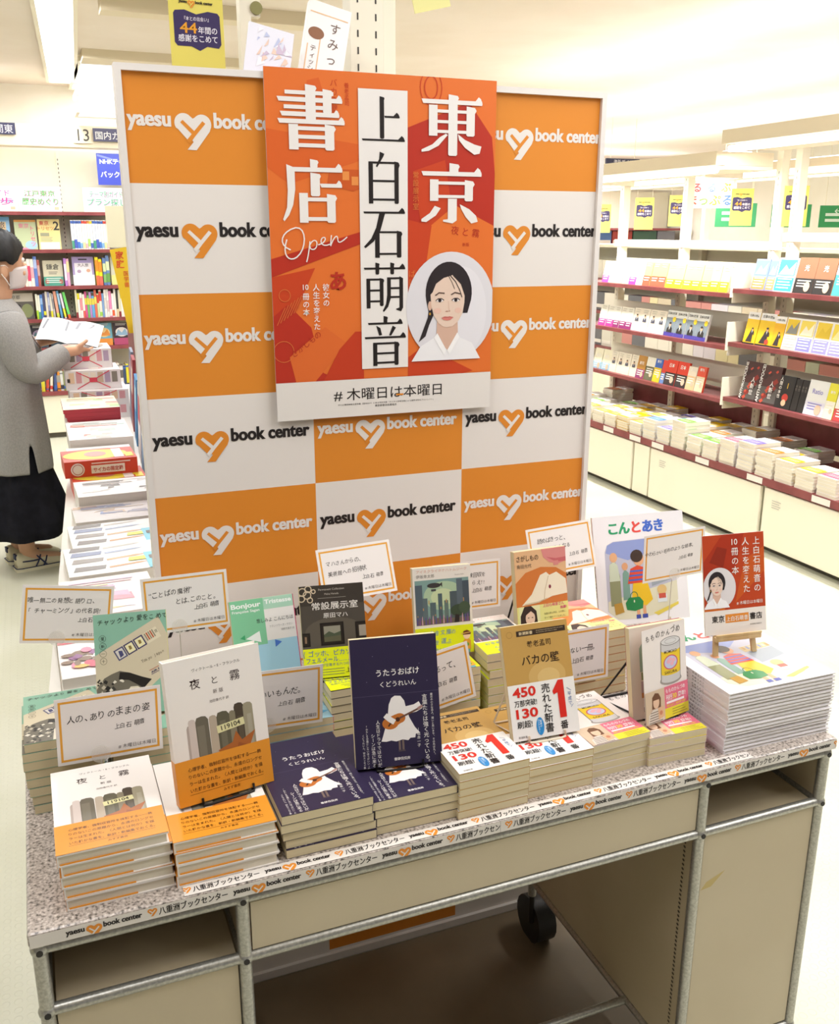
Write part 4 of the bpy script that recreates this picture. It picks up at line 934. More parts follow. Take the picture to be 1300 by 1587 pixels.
# --- large thin picture books
def art_kon(w=.205, h=.222):
    a = Art(); a.rect(-w/2, 0, w/2, h, '#e9e4e6', 0)
    for ch, x, c in (('こ', -.058, '#2f9a68'), ('ん', -.033, '#2f9a68'), ('と', -.006, '#e0524a'), ('あ', .020, '#4a6cc4'), ('き', .045, '#4a6cc4')):
        for d in (-.0008, 0, .0008): a.text(ch, x+d, .186, .0270, c, 3, 'c', .028, .98)
    P = [(-.082,.030),(-.080,.150),(-.074,.164),(-.060,.170),(.078,.172),(.078,.040),(.060,.020),(-.010,.010),(-.060,.012)]
    a.poly(P, '#b9b7c6', 1); a.poly([(-.078,.148),(-.074,.163),(-.060,.169),(.050,.171),(.010,.140),(-.030,.130)], '#8b97c8', 2)
    a.poly([(-.080,.05),(.078,.08),(.078,.040),(.060,.020),(-.010,.010),(-.060,.012),(-.081,.03)], '#d9d2b8', 2); a.poly([(.020,.11),(.078,.118),(.078,.086),(.020,.072)], '#9aa0a8', 3); a.poly([(.020,.132),(.078,.136),(.078,.120),(.020,.113)], '#c9b27a', 3)
    for i in range(7): a.rect(.024+i*.008, .121, .029+i*.008, .131, ['#b08a50','#7a86b0','#c9c1b0'][i % 3], 4)
    # plain figures: one in olive, a child in a bright jumper and yellow skirt with a green bag, a small soft toy
    a.poly([(-.074,.040),(-.074,.100),(-.068,.128),(-.058,.128),(-.050,.100),(-.050,.040)], '#8e8f6c', 4); a.poly([(-.074,.09),(-.072,.124),(-.062,.130),(-.054,.122),(-.050,.09)], '#c5cbb4', 5); a.disc(-.062, .138, .0085, .010, '#d9a57c', 5, 14)
    a.poly([(-.046,.05),(-.044,.104),(-.038,.112),(-.030,.104),(-.030,.05)], '#7a9a8c', 4); a.disc(-.038, .118, .007, .008, '#d29a72', 5, 12)
    a.poly([(-.030,.034),(-.022,.084),(.010,.084),(.020,.046),(.004,.034)], '#e2b62c', 6); a.poly([(-.034,.082),(-.026,.112),(-.010,.118),(.008,.112),(.012,.082)], '#cf4a34', 6)
    for k in range(3): a.rect(-.031+.002*k, .087+k*.009, .010-.001*k, .0905+k*.009, '#4a64b4', 7)
    a.disc(-.006, .130, .012, .013, '#dba27a', 7, 16); a.disc(-.010, .137, .014, .013, '#3f2f28', 8, 16)
    a.rect(-.018, .016, -.011, .036, '#dba27a', 6); a.rect(-.004, .016, .003, .036, '#dba27a', 6); a.rect(-.020, .010, -.010, .018, '#4650a0', 7); a.rect(-.006, .010, .006, .018, '#4650a0', 7)
    a.poly([(-.040,.030),(-.042,.044),(-.034,.054),(-.010,.054),(-.002,.044),(-.004,.030),(-.022,.026)], '#2f8048', 8); a.ring(-.022, .056, .008, .0016, '#2a6e40', 7, .009, 14); a.disc(-.0225, .046, .0015, .003, '#d9d2b8', 9, 8)
    a.poly([(-.066,.022),(-.068,.044),(-.050,.046),(-.046,.026)], '#b58c3e', 8)
    a.disc(.042, .064, .011, .010, '#d9b679', 6, 16); a.rect(.031, .038, .053, .054, '#d9dde0', 6); a.rect(.034, .046, .050, .056, '#c95a4a', 7)
    a.poly([(.02,.018),(.078,.036),(.078,.030),(.03,.012)], '#e0c95a', 5)
    return a
kn = book('picture_book', '-', .205, .222, .006, '#e9e4e6', art_kon(), 'L', True, pages=PAGESW, spine_art=Art().rect(.02, .0005, .20, .0055, '#e9e4e6', 1).text('こんとあき', .06, .0014, .0036, '#3a3434', 2, 'l', .01, width=.03).text('林明子', .10, .0014, .0034, '#3a3434', 2))
KG = 'large thin white picture books'
rg_ = random.Random(9)
ktop = pile(kn, 17, .006, 1.0205, 1.0295, DZ, 'in the tall picture book pile', 'large thin white picture book', -.012, jit=.002, group=KG, seed=61)
dup(kn, pose(1.099, 1.497, .7365, -.094, .288), 'large white picture book with coloured title standing behind the pile', KG)

# ------------------------------------------------------------------ wire stands that hold the standing books
def wire_stand(x, y, z, yaw, lean, w, t, wire, label, rear, zr, h=.11, r=.0016, spread=.30):
    """z = height of the book's lower edge, zr = height of the surface below"""
    m = MB(); n = Vector((0, sin(lean), cos(lean)))     # up along the leaning cover
    b = Vector((0, cos(lean), -sin(lean)))              # towards the book's back
    for sx in (-1, 1):
        X = sx*w*.27; XR = sx*w*spread
        p0 = Vector((X, 0, 0)) - b*(r*1.6) + n*.006; p1 = Vector((X, 0, 0)) - b*(r*1.6) - n*r*1.4
        p2 = Vector((X, 0, 0)) + b*(t+r*1.6) - n*r*1.4; p3 = p2 + n*h
        q = Vector((XR, (p2.y+rear), zr - z + r)); q2 = Vector((X, p1.y+.004, zr - z + r))
        m.tube([p0, p1, p2], r, wire, 8); m.tube([p2, p3], r, wire, 8); m.tube([p3, q, q2], r, wire, 8)
    c = Vector((0, 0, 0)) + b*(t+r*1.6) + n*h
    m.tube([(-w*.27, c.y, c.z), (w*.27, c.y, c.z)], r, wire, 8)
    m.tube([(-w*.27, -r*2.2, -r*1.8), (-w*.2, -r*3.0, -r*2.2), (w*.2, -r*3.0, -r*2.2), (w*.27, -r*2.2, -r*1.8)], r*1.25, wire, 8)
    m.tube([(-w*spread, p2.y + rear, zr - z + r), (w*spread, p2.y + rear, zr - z + r)], r, wire, 8)
    o = m.build('wire_book_stand', loc=(x, y, z), rz=yaw); tag(o, label, 'book stand')
    return o
wire_stand(.1745, 1.100, .7965, .157, .178, .127, .0155, BLACKWIRE, 'black wire stand under the standing white hardback', .055, .792)
wire_stand(.412, 1.097, .7875, -.168, .27, .122, .0132, BLACKWIRE, 'black wire stand under the standing navy softcover', .055, .7830)
wire_stand(.6365, 1.083, .7925, -.041, .349, .107, .0115, CREAMWIRE, 'cream wire stand under the standing tan pocket book', .055, .7876, spread=.52)
wire_stand(.8435, 1.092, .7800, 0.0, .20, .101, .0125, BLACKWIRE, 'black wire stand under the half open can book', .075, .7762, r=.0019, spread=.55)
wire_stand(.081, 1.302, .8300, -.146, .39, .102, .0137, CREAMWIRE, 'cream wire stand behind the teal pocket book', .05, .8247)
wire_stand(.297, 1.369, .7975, .004, .36, .104, .0125, CREAMWIRE, 'cream wire stand behind the pastel pocket book', .05, .7942)
wire_stand(.383, 1.293, .8385, -.159, .374, .1, .0132, BLACKWIRE, 'black wire stand behind the dark gallery pocket book', .05, .8358)
wire_stand(.574, 1.313, .8345, -.127, .21, .098, .013, CREAMWIRE, 'cream wire stand behind the city picture pocket book', .05, .8317)
wire_stand(.7775, 1.350, .831, -.007, .185, .1, .014, BLACKWIRE, 'black wire stand behind the peach pocket book', .07, .7310, r=.0019, spread=.52)
wire_stand(1.099, 1.497, .7365, -.094, .288, .205, .006, CREAMWIRE, 'cream wire stand behind the large standing picture book', .06, .7310, h=.15)

# ------------------------------------------------------------------ handwritten cards on clear clips
def card(x, y, z, yaw, lean, roll, label, lines, zb, seed, w=.139, h=.094, clip=-.10):
    a = Art(); a.rect(-w/2, 0, w/2, h, '#e9e2de', 0); a.frame(-w/2+.0045, .0045, w/2-.0045, h-.0045, .0030, '#e2a038', 1)
    for (s, u, v, sz, rise) in lines: a.hand(s, u - (.004 if sz > .0078 else .006), v, sz*1.16, '#2b2728', 2, rise, seed + len(s), .86)
    a.text('# 木曜日は木曜日', w/2-.010, .0115, .0064, '#6a6260', 2, 'r', 0, width=.050)
    m = MB().box(-w/2, w/2, 0, h, -.0006, 0, mat('#e9e2de', .5)).art(a, top, .0001, .0001, .5)
    o = m.build('message_card', mw=pose(x, y, z, yaw, lean, roll)); tag(o, label, 'card')
    # clip: round clear disc on the front, rod and foot behind
    mw = pose(x, y, z, yaw, lean, roll); cx = clip*w
    pos = mw @ Vector((cx, -.001, -.003)); r = empty('card_clip', (pos.x, pos.y, pos.z)); tag(r, 'clear round clip holding the handwritten card by ' + CLIPAT[label], 'card holder')
    inv = r.matrix_basis.inverted() if False else Matrix.Translation((-pos.x, -pos.y, -pos.z))
    d = MB().raw([(cx + .0125*cos(2*pi*k/28), .008+.0125*sin(2*pi*k/28), .0008) for k in range(28)] + [(cx + .0125*cos(2*pi*k/28), .008+.0125*sin(2*pi*k/28), .0018) for k in range(28)],
        [tuple(range(28))[::-1], tuple(range(28, 56))] + [(k, (k+1) % 28, 28+(k+1) % 28, 28+k) for k in range(28)], CLEAR)
    T = inv @ mw; d.v = [tuple(T @ Vector(v)) for v in d.v]; d.build('disc', r)
    rod = MB().tube([(0, .004, .010), (0, .004, zb - pos.z + .002)], .0009, CLEAR if False else mat('#cfc8bf', .3), 6); rod.build('rod', r)
    MB().lathe([(.014, 0), (.014, .002), (.004, .003)], CLEAR, (0, .004, zb - pos.z), 20).build('foot', r)
    return o
CLIPAT = {}
def C(x, y, z, yaw, lean, roll, label, at, lines, zb, seed, **k):
    CLIPAT[label] = at; return card(x, y, z, yaw, lean, roll, label, lines, zb, seed, **k)
C(.041, 1.238, .8040, .064, .10, -.046, 'white card with orange border in front of the leaning teal pile', 'the left corner', [('人の、ありのままの姿', -.051, .058, .0115, .03), ('上白石 萌音', .012, .040, .0075, .06)], DZ, 11)
C(.273, 1.241, .7990, -.015, .003, -.035, 'white card with orange border between the hardback and the dark gallery book', 'the standing hardback', [('本っていいもんだ。', -.052, .052, .0110, .02), ('上白石 萌音', .008, .036, .0075, .03)], DZ, 12)
C(.530, 1.240, .7790, .060, .14, .125, 'white card tilted beside the standing navy softcover', 'the navy softcover', [('日々がゆるって、', -.030, .060, .0105, .0), ('上白石 萌音', .006, .036, .0078, .03)], DZ, 13)
C(.773, 1.242, .7790, .002, .060, -.003, 'white card with orange border behind the tan pocket book', 'the tan pocket book', [('かけがえのない一冊。', -.052, .052, .0105, .03), ('上白石 萌音', .004, .035, .0078, .04)], DZ, 14)
C(-.002, 1.511, .868, .031, .103, -.165, 'white card with two handwritten lines at the far left back corner', 'the left back corner', [('唯一無二の発想と語り口、', -.056, .066, .0088, .0), ('「チャーミング」の代名詞!', -.054, .050, .0088, .0), ('上白石 萌音', .022, .035, .0075, .0)], DZ, 15, w=.137)
C(.189, 1.492, .868, -.012, .152, .003, 'white card behind the teal book, against the left of the panel', 'the left of the panel', [('“ことばの魔術”', -.054, .060, .0100, .05), ('とは、このこと。', -.012, .046, .0092, .03), ('上白石 萌音', .018, .034, .0075, .03)], DZ, 16)
C(.494, 1.506, .877, .023, .396, .023, 'white card above the dark gallery book, against the panel', 'the middle of the panel', [('マハさんからの、', -.050, .062, .0088, .03), ('美術館への招待状', -.050, .043, .0092, .06), ('上白石 萌音', .014, .031, .0075, .03)], DZ, 17)
C(.706, 1.516, .815, -.003, .095, -.020, 'white card with orange border behind the city picture book', 'the city picture book', [('伏線回収を', -.002, .064, .0092, .0), ('くらえ!!', .006, .049, .0092, .0), ('上白石 萌音', .016, .034, .0075, .02)], DZ, 18)
C(.913, 1.512, .865, -.061, .309, .066, 'white card above the standing peach pocket book', 'the peach pocket book', [('読めばきっと、', -.045, .064, .0095, .0), ('また読みたくなる', -.048, .046, .0092, .03), ('上白石 萌音', .020, .030, .0075, .04)], DZ, 19)
C(1.090, 1.410, .864, .014, .016, .023, 'white card overlapping the large standing picture book', 'the large picture book', [('やわらかい毛布のような絵本。', -.062, .052, .0082, .06), ('上白石 萌音', .016, .037, .0062, .05)], DZ, 20, clip=.02)

# ------------------------------------------------------------------ small printed sign on a wooden easel
def pop_sign():
    w, h = .113, .164; a = Art(); PWH = '#ece2dc'
    a.rect(-w/2, .040, w/2, h, '#b9431f', 0); a.poly([(-w/2,.12),(-.02,.164),(.02,h),(0,.10),(-w/2,.085)], '#a83218', 1); a.poly([(.0,.05),(w/2,.10),(w/2,.14),(.02,.12)], '#c5561f', 1); a.poly([(-w/2,.045),(-.01,.06),(-.02,.04),(-w/2,.04)], '#cf6a24', 1); a.poly([(-.045,.12),(-.03,.145),(-.012,.14),(-.02,.11)], '#8f2a16', 2)
    a.rect(-w/2, 0, w/2, .040, '#e8dfd8', 1)
    a.vtext('上白石萌音の', .042, .157, .0138, PWH, 4, 1.13, .008); a.vtext('人生を変えた', .022, .157, .0138, PWH, 4, 1.13, .008); a.vtext('冊の本', .002, .142, .0138, PWH, 4, 1.13, .008); a.text('10', .002, .146, .0135, PWH, 4, 'c', .008)
    pt = Art().disc(-.028, .077, .030, .0335, '#dcd5d6', 5, 36); pt.add(PORTRAIT, -.034, .065, .028, 0, 5); pt.clip(-w/2, .0435, .0025, .111); a.items += pt.items
    a.text('# 木曜日は本曜日', w/2-.006, .047, .0066, PWH, 4, 'r', .004, width=.048)
    a.text('東京', -.044, .0215, .0120, INK, 4, 'l', .015, width=.023); a.rect(-.019, .0185, .024, .0325, '#dd8a34', 3); a.text('上白石萌音', .0025, .0215, .0088, '#ece6e2', 4, 'c', .008, width=.040); a.text('書店', .026, .0215, .0120, INK, 4, 'l', .015, width=.023)
    a.text('東京都書店商業組合', .026, .0115, .0028, '#5a5250', 4, 'l', 0, width=.022)
    m = MB().box(-w/2, w/2, 0, h, -.0025, 0, mat('#e8dfd8', .5)).art(a, top, .0001, .0001, .4)
    o = m.build('small_sign', mw=pose(1.021, 1.146, .8685, -.122, .226)); tag(o, 'small orange sign with portrait and vertical lettering on a wooden easel', 'sign')
pop_sign()
WOOD = noise_mat('pale_pine', '#c9a877', '#d9bd8f', (40,6,6), .55)
e = empty('table_easel', (1.021, 1.146, ktop), -.122); tag(e, 'small pale wooden easel on the picture book pile holding the sign', 'easel')
ez = .8685 - ktop
MB().bbox(-.042, .042, -.0095, -.0005, ez-.0085, ez-.0015, WOOD, .001).bbox(-.042, .042, -.0095, -.0065, ez-.0015, ez+.0035, WOOD, .0008).build('ledge', e)
def bar(p, q, a_, b_): 
    p = Vector(p); q = Vector(q); m = MB(); 
    m.raw([p+Vector(d) for d in ((-a_,-b_,0),(a_,-b_,0),(a_,b_,0),(-a_,b_,0))] + [q+Vector(d) for d in ((-a_,-b_,0),(a_,-b_,0),(a_,b_,0),(-a_,b_,0))], [(3,2,1,0),(4,5,6,7),(0,1,5,4),(1,2,6,5),(2,3,7,6),(3,0,4,7)], WOOD); return m
for sx in (-1, 1): bar((sx*.036, -.0015, .0012), (sx*.024, .0100+.23*.11, ez+.11), .0042, .0026).build('leg', e)
bar((0, .075, .0012), (0, .040, ez+.10), .0038, .0025).build('rear_leg', e)
# ------------------------------------------------------------------ simple far books
PALE = ['#e9e4d8', '#e6e2e0', '#efe9df', '#dfe4e6']
def cover_mesh(name, w, h, t, fns, base='#e9e4d8', pages=PAGESW, spine='R'):
    a = Art(); a.rect(-w/2, 0, w/2, h, base, 0)
    for f in fns: f(a)
    m = MB(); m.box(-w/2, w/2, 0, h, -t, 0, mat(base, .45)); m.raw([(-w/2-.0004, 0, -t+.001), (-w/2-.0004, h, -t+.001), (-w/2-.0004, h, -.001), (-w/2-.0004, 0, -.001)], [(0,1,2,3)], pages)
    m.raw([(-w/2, -.0004, -t+.001), (w/2, -.0004, -t+.001), (w/2, -.0004, -.001), (-w/2, -.0004, -.001)], [(0,1,2,3)], pages)
    m.art(a.clip(-w/2, 0, w/2, h), top, .0006, .0005, .45)
    return m
def bar_(x0, y0, x1, y1, c, l=1): return lambda a: a.rect(x0, y0, x1, y1, c, l)
def txt_(s, x, y, sz, c, al='c', l=3, b=.012): return lambda a: a.text(s, x, y, sz, c, l, al, b, 1, 0, 0, 2)
def vtx_(s, x, y, sz, c, l=3, b=.01): return lambda a: a.vtext(s, x, y, sz, c, l, 1.02, b, 2)
def dsc_(x, y, rx, ry, c, l=2): return lambda a: a.disc(x, y, rx, ry, c, l, 14)
def pol_(p, c, l=2): return lambda a: a.poly(p, c, l)
def lines_(x0, y, x1, n, dy, c, l=3): return lambda a: [a.rect(x0, y-k*dy, x1-(.1*(x1-x0) if k % 2 else 0), y-k*dy+dy*.4, c, l) for k in range(n)]
def bust(x, y, s, suit='#2a2626', l=4):
    def f(a): a.poly([(x-s*.55,y),(x-s*.5,y+s*.5),(x-s*.2,y+s*.72),(x+s*.2,y+s*.72),(x+s*.5,y+s*.5),(x+s*.55,y)], suit, l); a.poly([(x-s*.12,y+s*.7),(x+s*.12,y+s*.7),(x,y+s*.25)], '#e6e2e0', l+1); a.disc(x, y+s*.95, s*.22, s*.28, '#d9aa8a', l+1, 12); a.disc(x, y+s*1.12, s*.23, s*.15, '#3a3230', l+2, 12)
    return f

# ------------------------------------------------------------------ the wall shelving on the left, far behind
SHY, SBK = 7.57, 7.855
ws = empty('wall_bookcase', (0, SHY, 0)); tag(ws, 'wall bookcase with dark red shelf boards and pale back on the far left', 'bookcase')
def wl(m): m.v = [(v[0], v[1]-SHY, v[2]) for v in m.v]; return m
SXL, SXR = -.55, 1.62
SHELF = [1.632, 1.372, 1.115, .882, .672]
CREAMB = noise_mat('pale_cream_back_board', '#e9e6cf', '#eeebd8', (2,2,2), .6)
wl(MB().box(SXL, SXR, SBK-.035, SBK-.002, .34, 2.06, CREAMB)).build('back_board', ws)
for z in SHELF: wl(MB().box(SXL, SXR, SHY, SBK-.036, z-.024, z, RED)).build('shelf', ws)
wl(MB().box(SXL, SXR, SHY-.02, SBK-.036, .325, .35, RED)).build('shelf', ws)
for i, x in enumerate((SXL+.30, .300, .855, 1.41)):
    m = MB().box(x-.011, x+.011, SBK-.047, SBK-.0352, .351, 2.05, CREAMW)
    for k in range(54): m.raw([(x+dx, SBK-.0474, .40+k*.030+dz) for dx, dz in ((-.003,0),(.003,0),(.003,.014),(-.003,.014))], [(0,1,2,3)], mat('#5b564c', .6))
    wl(m).build('upright', ws)
for x0, x1 in ((SXL, -.02), (-.015, .50), (.505, 1.06), (1.065, SXR)):
    wl(MB().bbox(x0, x1, SHY, SBK-.01, .04, .322, CREAMW, .006)).build('cabinet', ws)
wl(MB().box(SXL, SXR, SHY+.03, SBK-.01, 0, .04, mat('#5c574a', .6))).build('plinth', ws)
lb = empty('shelf_lamp', (.5, SHY-.08, 2.09)); tag(lb, 'long fluorescent light under the sign board above the wall bookcase', 'lamp')
MB().box(-1.4, 1.3, -.03, .20, .0, .02, CREAMW).build('housing', lb)
for x0, x1 in ((-1.38, -.36), (-.34, .42), (.44, 1.28)): MB().tube([(x0, .0, -.014), (x1, .0, -.014)], .013, TUBE, 10).build('tube', lb)
la_ = bpy.data.lights.new('shelf_light', 'AREA'); la_.shape = 'RECTANGLE'; la_.size = 2.6; la_.size_y = .05; la_.energy = 14*AREA; la_.color = (.98, 1, .95)
lo_ = bpy.data.objects.new('shelf_light', la_); COL.objects.link(lo_); lo_.parent = lb; lo_.location = (0, -.05, -.035); lo_.rotation_euler = (radians(25), 0, 0)
NAVY = '#2f3350'
def plate(name, label, cat, x0, x1, z0, z1, y, art, th=.006, base='#efeae2', rot=None):
    cx = (x0+x1)/2; m = MB().box(x0-cx, x1-cx, 0, th, 0, z1-z0, mat(base, .5)).art(art, lambda u, v, h: (u-cx, -h, v-z0), .0006, .0006)
    o = m.build(name, loc=(cx, y, z0)); tag(o, label, cat); return o
a = Art().rect(-.30, 2.125, .037, 2.20, '#3a3a56', 0).text('関東', -.035, 2.138, .060, '#d9d6d8', 1, 'c', .0); plate('hanging_sign', 'dark blue sign at the far left above the wall bookcase', 'sign', -.30, .037, 2.125, 2.20, 7.425, a, base='#3a3a56')
a = Art().text('13', .47, 2.100, .110, '#4a4640', 1, 'c', .002, width=.075); plate('number_sign', 'number thirteen sign on the beam above the wall bookcase', 'sign', .40, .52, 2.085, 2.195, 7.428, a, .004, '#e2d5bb')
a = Art().rect(.535, 2.10, .85, 2.185, '#55536a', 0).text('国内ガイド', .55, 2.118, .056, '#e2ded8', 1, 'l', .008); plate('hanging_sign', 'grey blue sign right of the number thirteen, partly behind the panel', 'sign', .535, .85, 2.10, 2.185, 7.425, a, base='#55536a')
a = Art().rect(.555, 1.82, .98, 2.035, '#3f4bb0', 0).text('NHKテキスト', .575, 1.965, .042, '#e9ecf4', 2, 'l', .02).text('バックナンバー', .575, 1.875, .046, '#e9ecf4', 2, 'l', .02).poly([(.56,2.03),(.70,1.99),(.72,1.975),(.56,2.015)], '#7480cf', 1); plate('banner', 'blue hanging banner with white lettering beside the panel edge', 'banner', .555, .98, 1.82, 2.035, 7.60, a, .003, '#3f4bb0')
for x0, x1, l1, l2, c1, c2, lab in ((-.34, .000, '東京ガイド', '街散歩', '#d94a94', '#7fbfe6', 'white header card with pink lettering at the far left on the top shelf'), (.006, .290, '江戸東京', '歴史めぐり', '#4fb85e', '#d850ac', 'white header card with green lettering on the top shelf'), (.44, .76, 'テーマ別ガイド', 'プラン探し', '#4fbf88', '#d870c0', 'white header card with pale lettering beside the panel on the top shelf')):
    w_ = x1-x0; a = Art().rect(x0, 1.633, x1, 1.80, '#f1efec', 0)
    a.text(l1, (x0+x1)/2+.003, 1.737, .044, c2, 1, 'c', .02, width=w_*.72).text(l1, (x0+x1)/2, 1.739, .044, c1, 2, 'c', .01, width=w_*.72)
    a.text(l2, (x0+x1)/2+.003, 1.679, .052, c2, 1, 'c', .02, width=w_*.84).text(l2, (x0+x1)/2, 1.681, .052, c1, 2, 'c', .01, width=w_*.84)
    a.poly([(x1-.05,1.645),(x1-.02,1.645),(x1-.018,1.665),(x1-.05,1.665)], '#e8b89a', 1)
    plate('header_card', lab, 'card', x0, x1, 1.633, 1.80, 7.60, a, .004, '#f1efec')

# upright spines: one mesh per kind of book, put on the boards one by one
rb = random.Random(11)
def spine_book(x, z, w, h, d, c, accents, label, group, tilt=0.0, y=SHY+.03):
    m = MB().box(-w/2, w/2, 0, d, 0, h, mat(c, .45)); a = Art()
    for (z0, z1, cc) in accents: a.rect(-w/2, z0*h, w/2, z1*h, cc, 1)
    m.art(a, front(0), .0004, .0004); m.raw([(-w/2+.001, .001, h+.0003), (w/2-.001, .001, h+.0003), (w/2-.001, d, h+.0003), (-w/2+.001, d, h+.0003)], [(0,1,2,3)], PAGESW)
    o = m.build('shelved_book'); o.matrix_world = Matrix.Translation((x, y, z)) @ Matrix.Rotation(tilt, 4, 'Y'); tag(o, label, 'book', group); return o
def spine_row(x0, x1, z, hmax, pal, rowname, count=None, tilt=None, hmin=None, wid=(.014, .028)):
    x = x0; i = 0; hmin = hmin or hmax*.82
    while x < x1-.012:
        w = rb.uniform(*wid); c = pal[i % len(pal)]; h = rb.uniform(hmin, hmax)
        ac = []
        if isinstance(c, tuple): ac = c[1]; base = c[0]
        else:
            base = c
            if rb.random() < .75: ac = [(.08, .08+rb.uniform(.05, .22), rb.choice(['#d0483c','#3f66b0','#e0c832','#4a9a62','#e9e6e0','#d97fae','#40404a','#e08a3a']))]
            ac.append((.45, .82, rb.choice(['#9a948c','#6b6660','#c9c4bc','#b05a50'])) if rb.random() < .45 else (.86, .93, rb.choice(['#d0483c','#3f66b0','#e0c832','#8a8a8a'])))
        t = tilt(i) if tilt else 0.0
        if t: x += abs(sin(t))*h*.22
        spine_book(x+w/2, z, w*.96, h, .12, base, ac, 'upright spine, %s from the left %s' % (ORD[min(i, 29)], rowname), 'spines ' + rowname, t)
        x += w + (.004 if t else .0008); i += 1
def faced(x, z, m, label, group='face-out books on the wall bookcase', lean=.14, y=SHY+.05):
    o = m.build('facing_book', mw=pose(x, y, z+.001, 0, lean)); tag(o, label, 'book', group); return o
# row under the header cards
faced(-.155, SHELF[1], cover_mesh('b', .17, .225, .012, [bar_(-.07,.03,.06,.19,'#e6c79a'), txt_('旅', .03, .15, .05, '#5a5a60'), bar_(-.085,.2,.085,.225,'#6fa6d0')], '#8fb9dc'), 'pale blue face-out guide book at the far left of its shelf')
faced(.030, SHELF[1], cover_mesh('b', .145, .205, .012, [bar_(-.072,.19,.072,.205,'#d99a4a'), vtx_('トリセツ', .045, .165, .036, '#dc5a86'), txt_('東京', -.01, .15, .036, '#dc7a96'), dsc_(.03,.03,.04,.03,'#9cc0d8'), bar_(-.072,.0,.03,.012,'#d98aa0')], '#b9c49a'), 'green face-out guide book with pink lettering')
faced(.187, SHELF[1], cover_mesh('b', .150, .210, .012, [txt_('2', .052, .135, .085, '#33302c', 'c', 3, .02), txt_('東京', -.03, .17, .034, '#cc4a36'), txt_('トリセツ', -.02, .135, .030, '#d07a3c'), bar_(-.06,.09,.0,.115,'#9a9a7c'), bar_(-.065,.0,.065,.05,'#f0ead0'), lines_(-.06,.08,.02,4,.010,'#a8a48a')], '#e8d48e'), 'cream yellow face-out guide book with a large number two')
spine_row(.335, .60, SHELF[1], .205, [('#eceae6', [(.02,.30,'#4f9a7c'),(.34,.84,'#d5dbe6'),(.88,.97,'#4a68b4')]), ('#e9e9ec', [(.04,.34,'#4a5fb4'),(.4,.8,'#d9dde8'),(.88,.97,'#4a68b4')]), ('#ecebe8', [(.04,.26,'#4a78c4'),(.4,.8,'#dfe3ea'),(.88,.97,'#3f5aa0')]), ('#edeae6', [(.04,.22,'#7fb0dc'),(.4,.8,'#e2e2e2'),(.88,.97,'#4a68b4')]), ('#efece4', [(.04,.24,'#e4dca0'),(.88,.97,'#d0483c')]), ('#efe9e4', [(.04,.2,'#e6b0b4'),(.88,.97,'#d0483c')]), ('#eeece6', [(.10,.36,'#a8d86a'),(.88,.97,'#d98a3a')]), ('#e9e9e6', [(.04,.22,'#4a68b4'),(.88,.97,'#e0c832')])], 'on the shelf with white and blue guides', wid=(.0165, .0195), hmin=.203)
# second row
spine_row(-.115, .098, SHELF[2], .215, ['#4a66c0', ('#e6c45a', [(.1,.9,'#e8cc6c')]), ('#e9e6e0', [(.6,.85,'#6f98b8')]), ('#e6e2e4', [(.3,.9,'#d9c2cc')]), ('#dd7a70', [(.5,.9,'#e9b0a4')]), ('#efe7d6', [(.3,.8,'#c9a878')]), ('#ece6e0', [(.2,.75,'#d0486a')]), ('#efe9da', [(.3,.7,'#d9a0a8')]), ('#5f7ac0', [(.6,.9,'#a6b4dc')]), ('#a85a52', [(.4,.8,'#caa')] if False else [(.4,.8,'#c8a09a')]), ('#ece2c8', [(.5,.8,'#cdbf98')])], 'on the second shelf behind the person', wid=(.017, .023))
faced(.186, SHELF[2], cover_mesh('b', .135, .180, .012, [bar_(-.0675,.0,.0675,.065,'#4f9f88'), dsc_(-.045,.03,.014,.018,'#a86a5a'), dsc_(.05,.03,.014,.018,'#a86a5a'), txt_('鎌倉', .0, .118, .044, '#55524a'), lines_(-.03,.095,.03,2,.012,'#77736a'), lines_(-.05,.05,.05,3,.014,'#d9e6dc')], '#cfc9ae'), 'cream face-out book with a teal lower band')
spine_row(.262, .300, SHELF[2], .215, [('#b07ac4', [(.2,.8,'#e0cfe6')]), ('#d9a0c0', [(.5,.9,'#e9cf9a')])], 'beside the cream and teal book', wid=(.015, .018))
faced(.397, SHELF[2], cover_mesh('b', .150, .205, .012, [bar_(-.06,.02,.06,.16,'#e9e4ea'), bar_(-.075,.0,.075,.075,'#f0eef0'), pol_([(-.03,.18),(.03,.18),(.03,.19),(-.03,.19)],'#3a3648'), txt_('大人旅', .0, .135, .026, '#6a6470'), dsc_(-.03,.10,.014,.012,'#b09ab4'), dsc_(.035,.105,.014,.012,'#dca88c')], '#a89acb'), 'lilac face-out guide book with a white lower half')
spine_row(.480, .526, SHELF[2], .215, [('#e6d61c', [(.0,.35,'#d86a4a'),(.5,.9,'#e88a2a')]), ('#e8d820', [(.0,.35,'#dc6a5a'),(.5,.9,'#e88a2a')])], 'yellow and red pair beside the lilac guide', wid=(.0225, .024))
spine_row(.532, .580, SHELF[2], .222, [('#5f7ab0', [(.1,.4,'#7aa860'),(.5,.8,'#c9d4a0')]), ('#6a86b4', [(.1,.4,'#6a9a50'),(.5,.8,'#d0d8b0')])], 'blue and green pair beside the yellow pair', wid=(.022, .024))
faced(.655, SHELF[2], cover_mesh('b', .13, .205, .012, [bar_(-.065,.0,.065,.07,'#dfe08a'), txt_('湘南', .0, .15, .036, '#6a6a60')], '#d5d2b8'), 'cream and lime face-out book beside the panel')
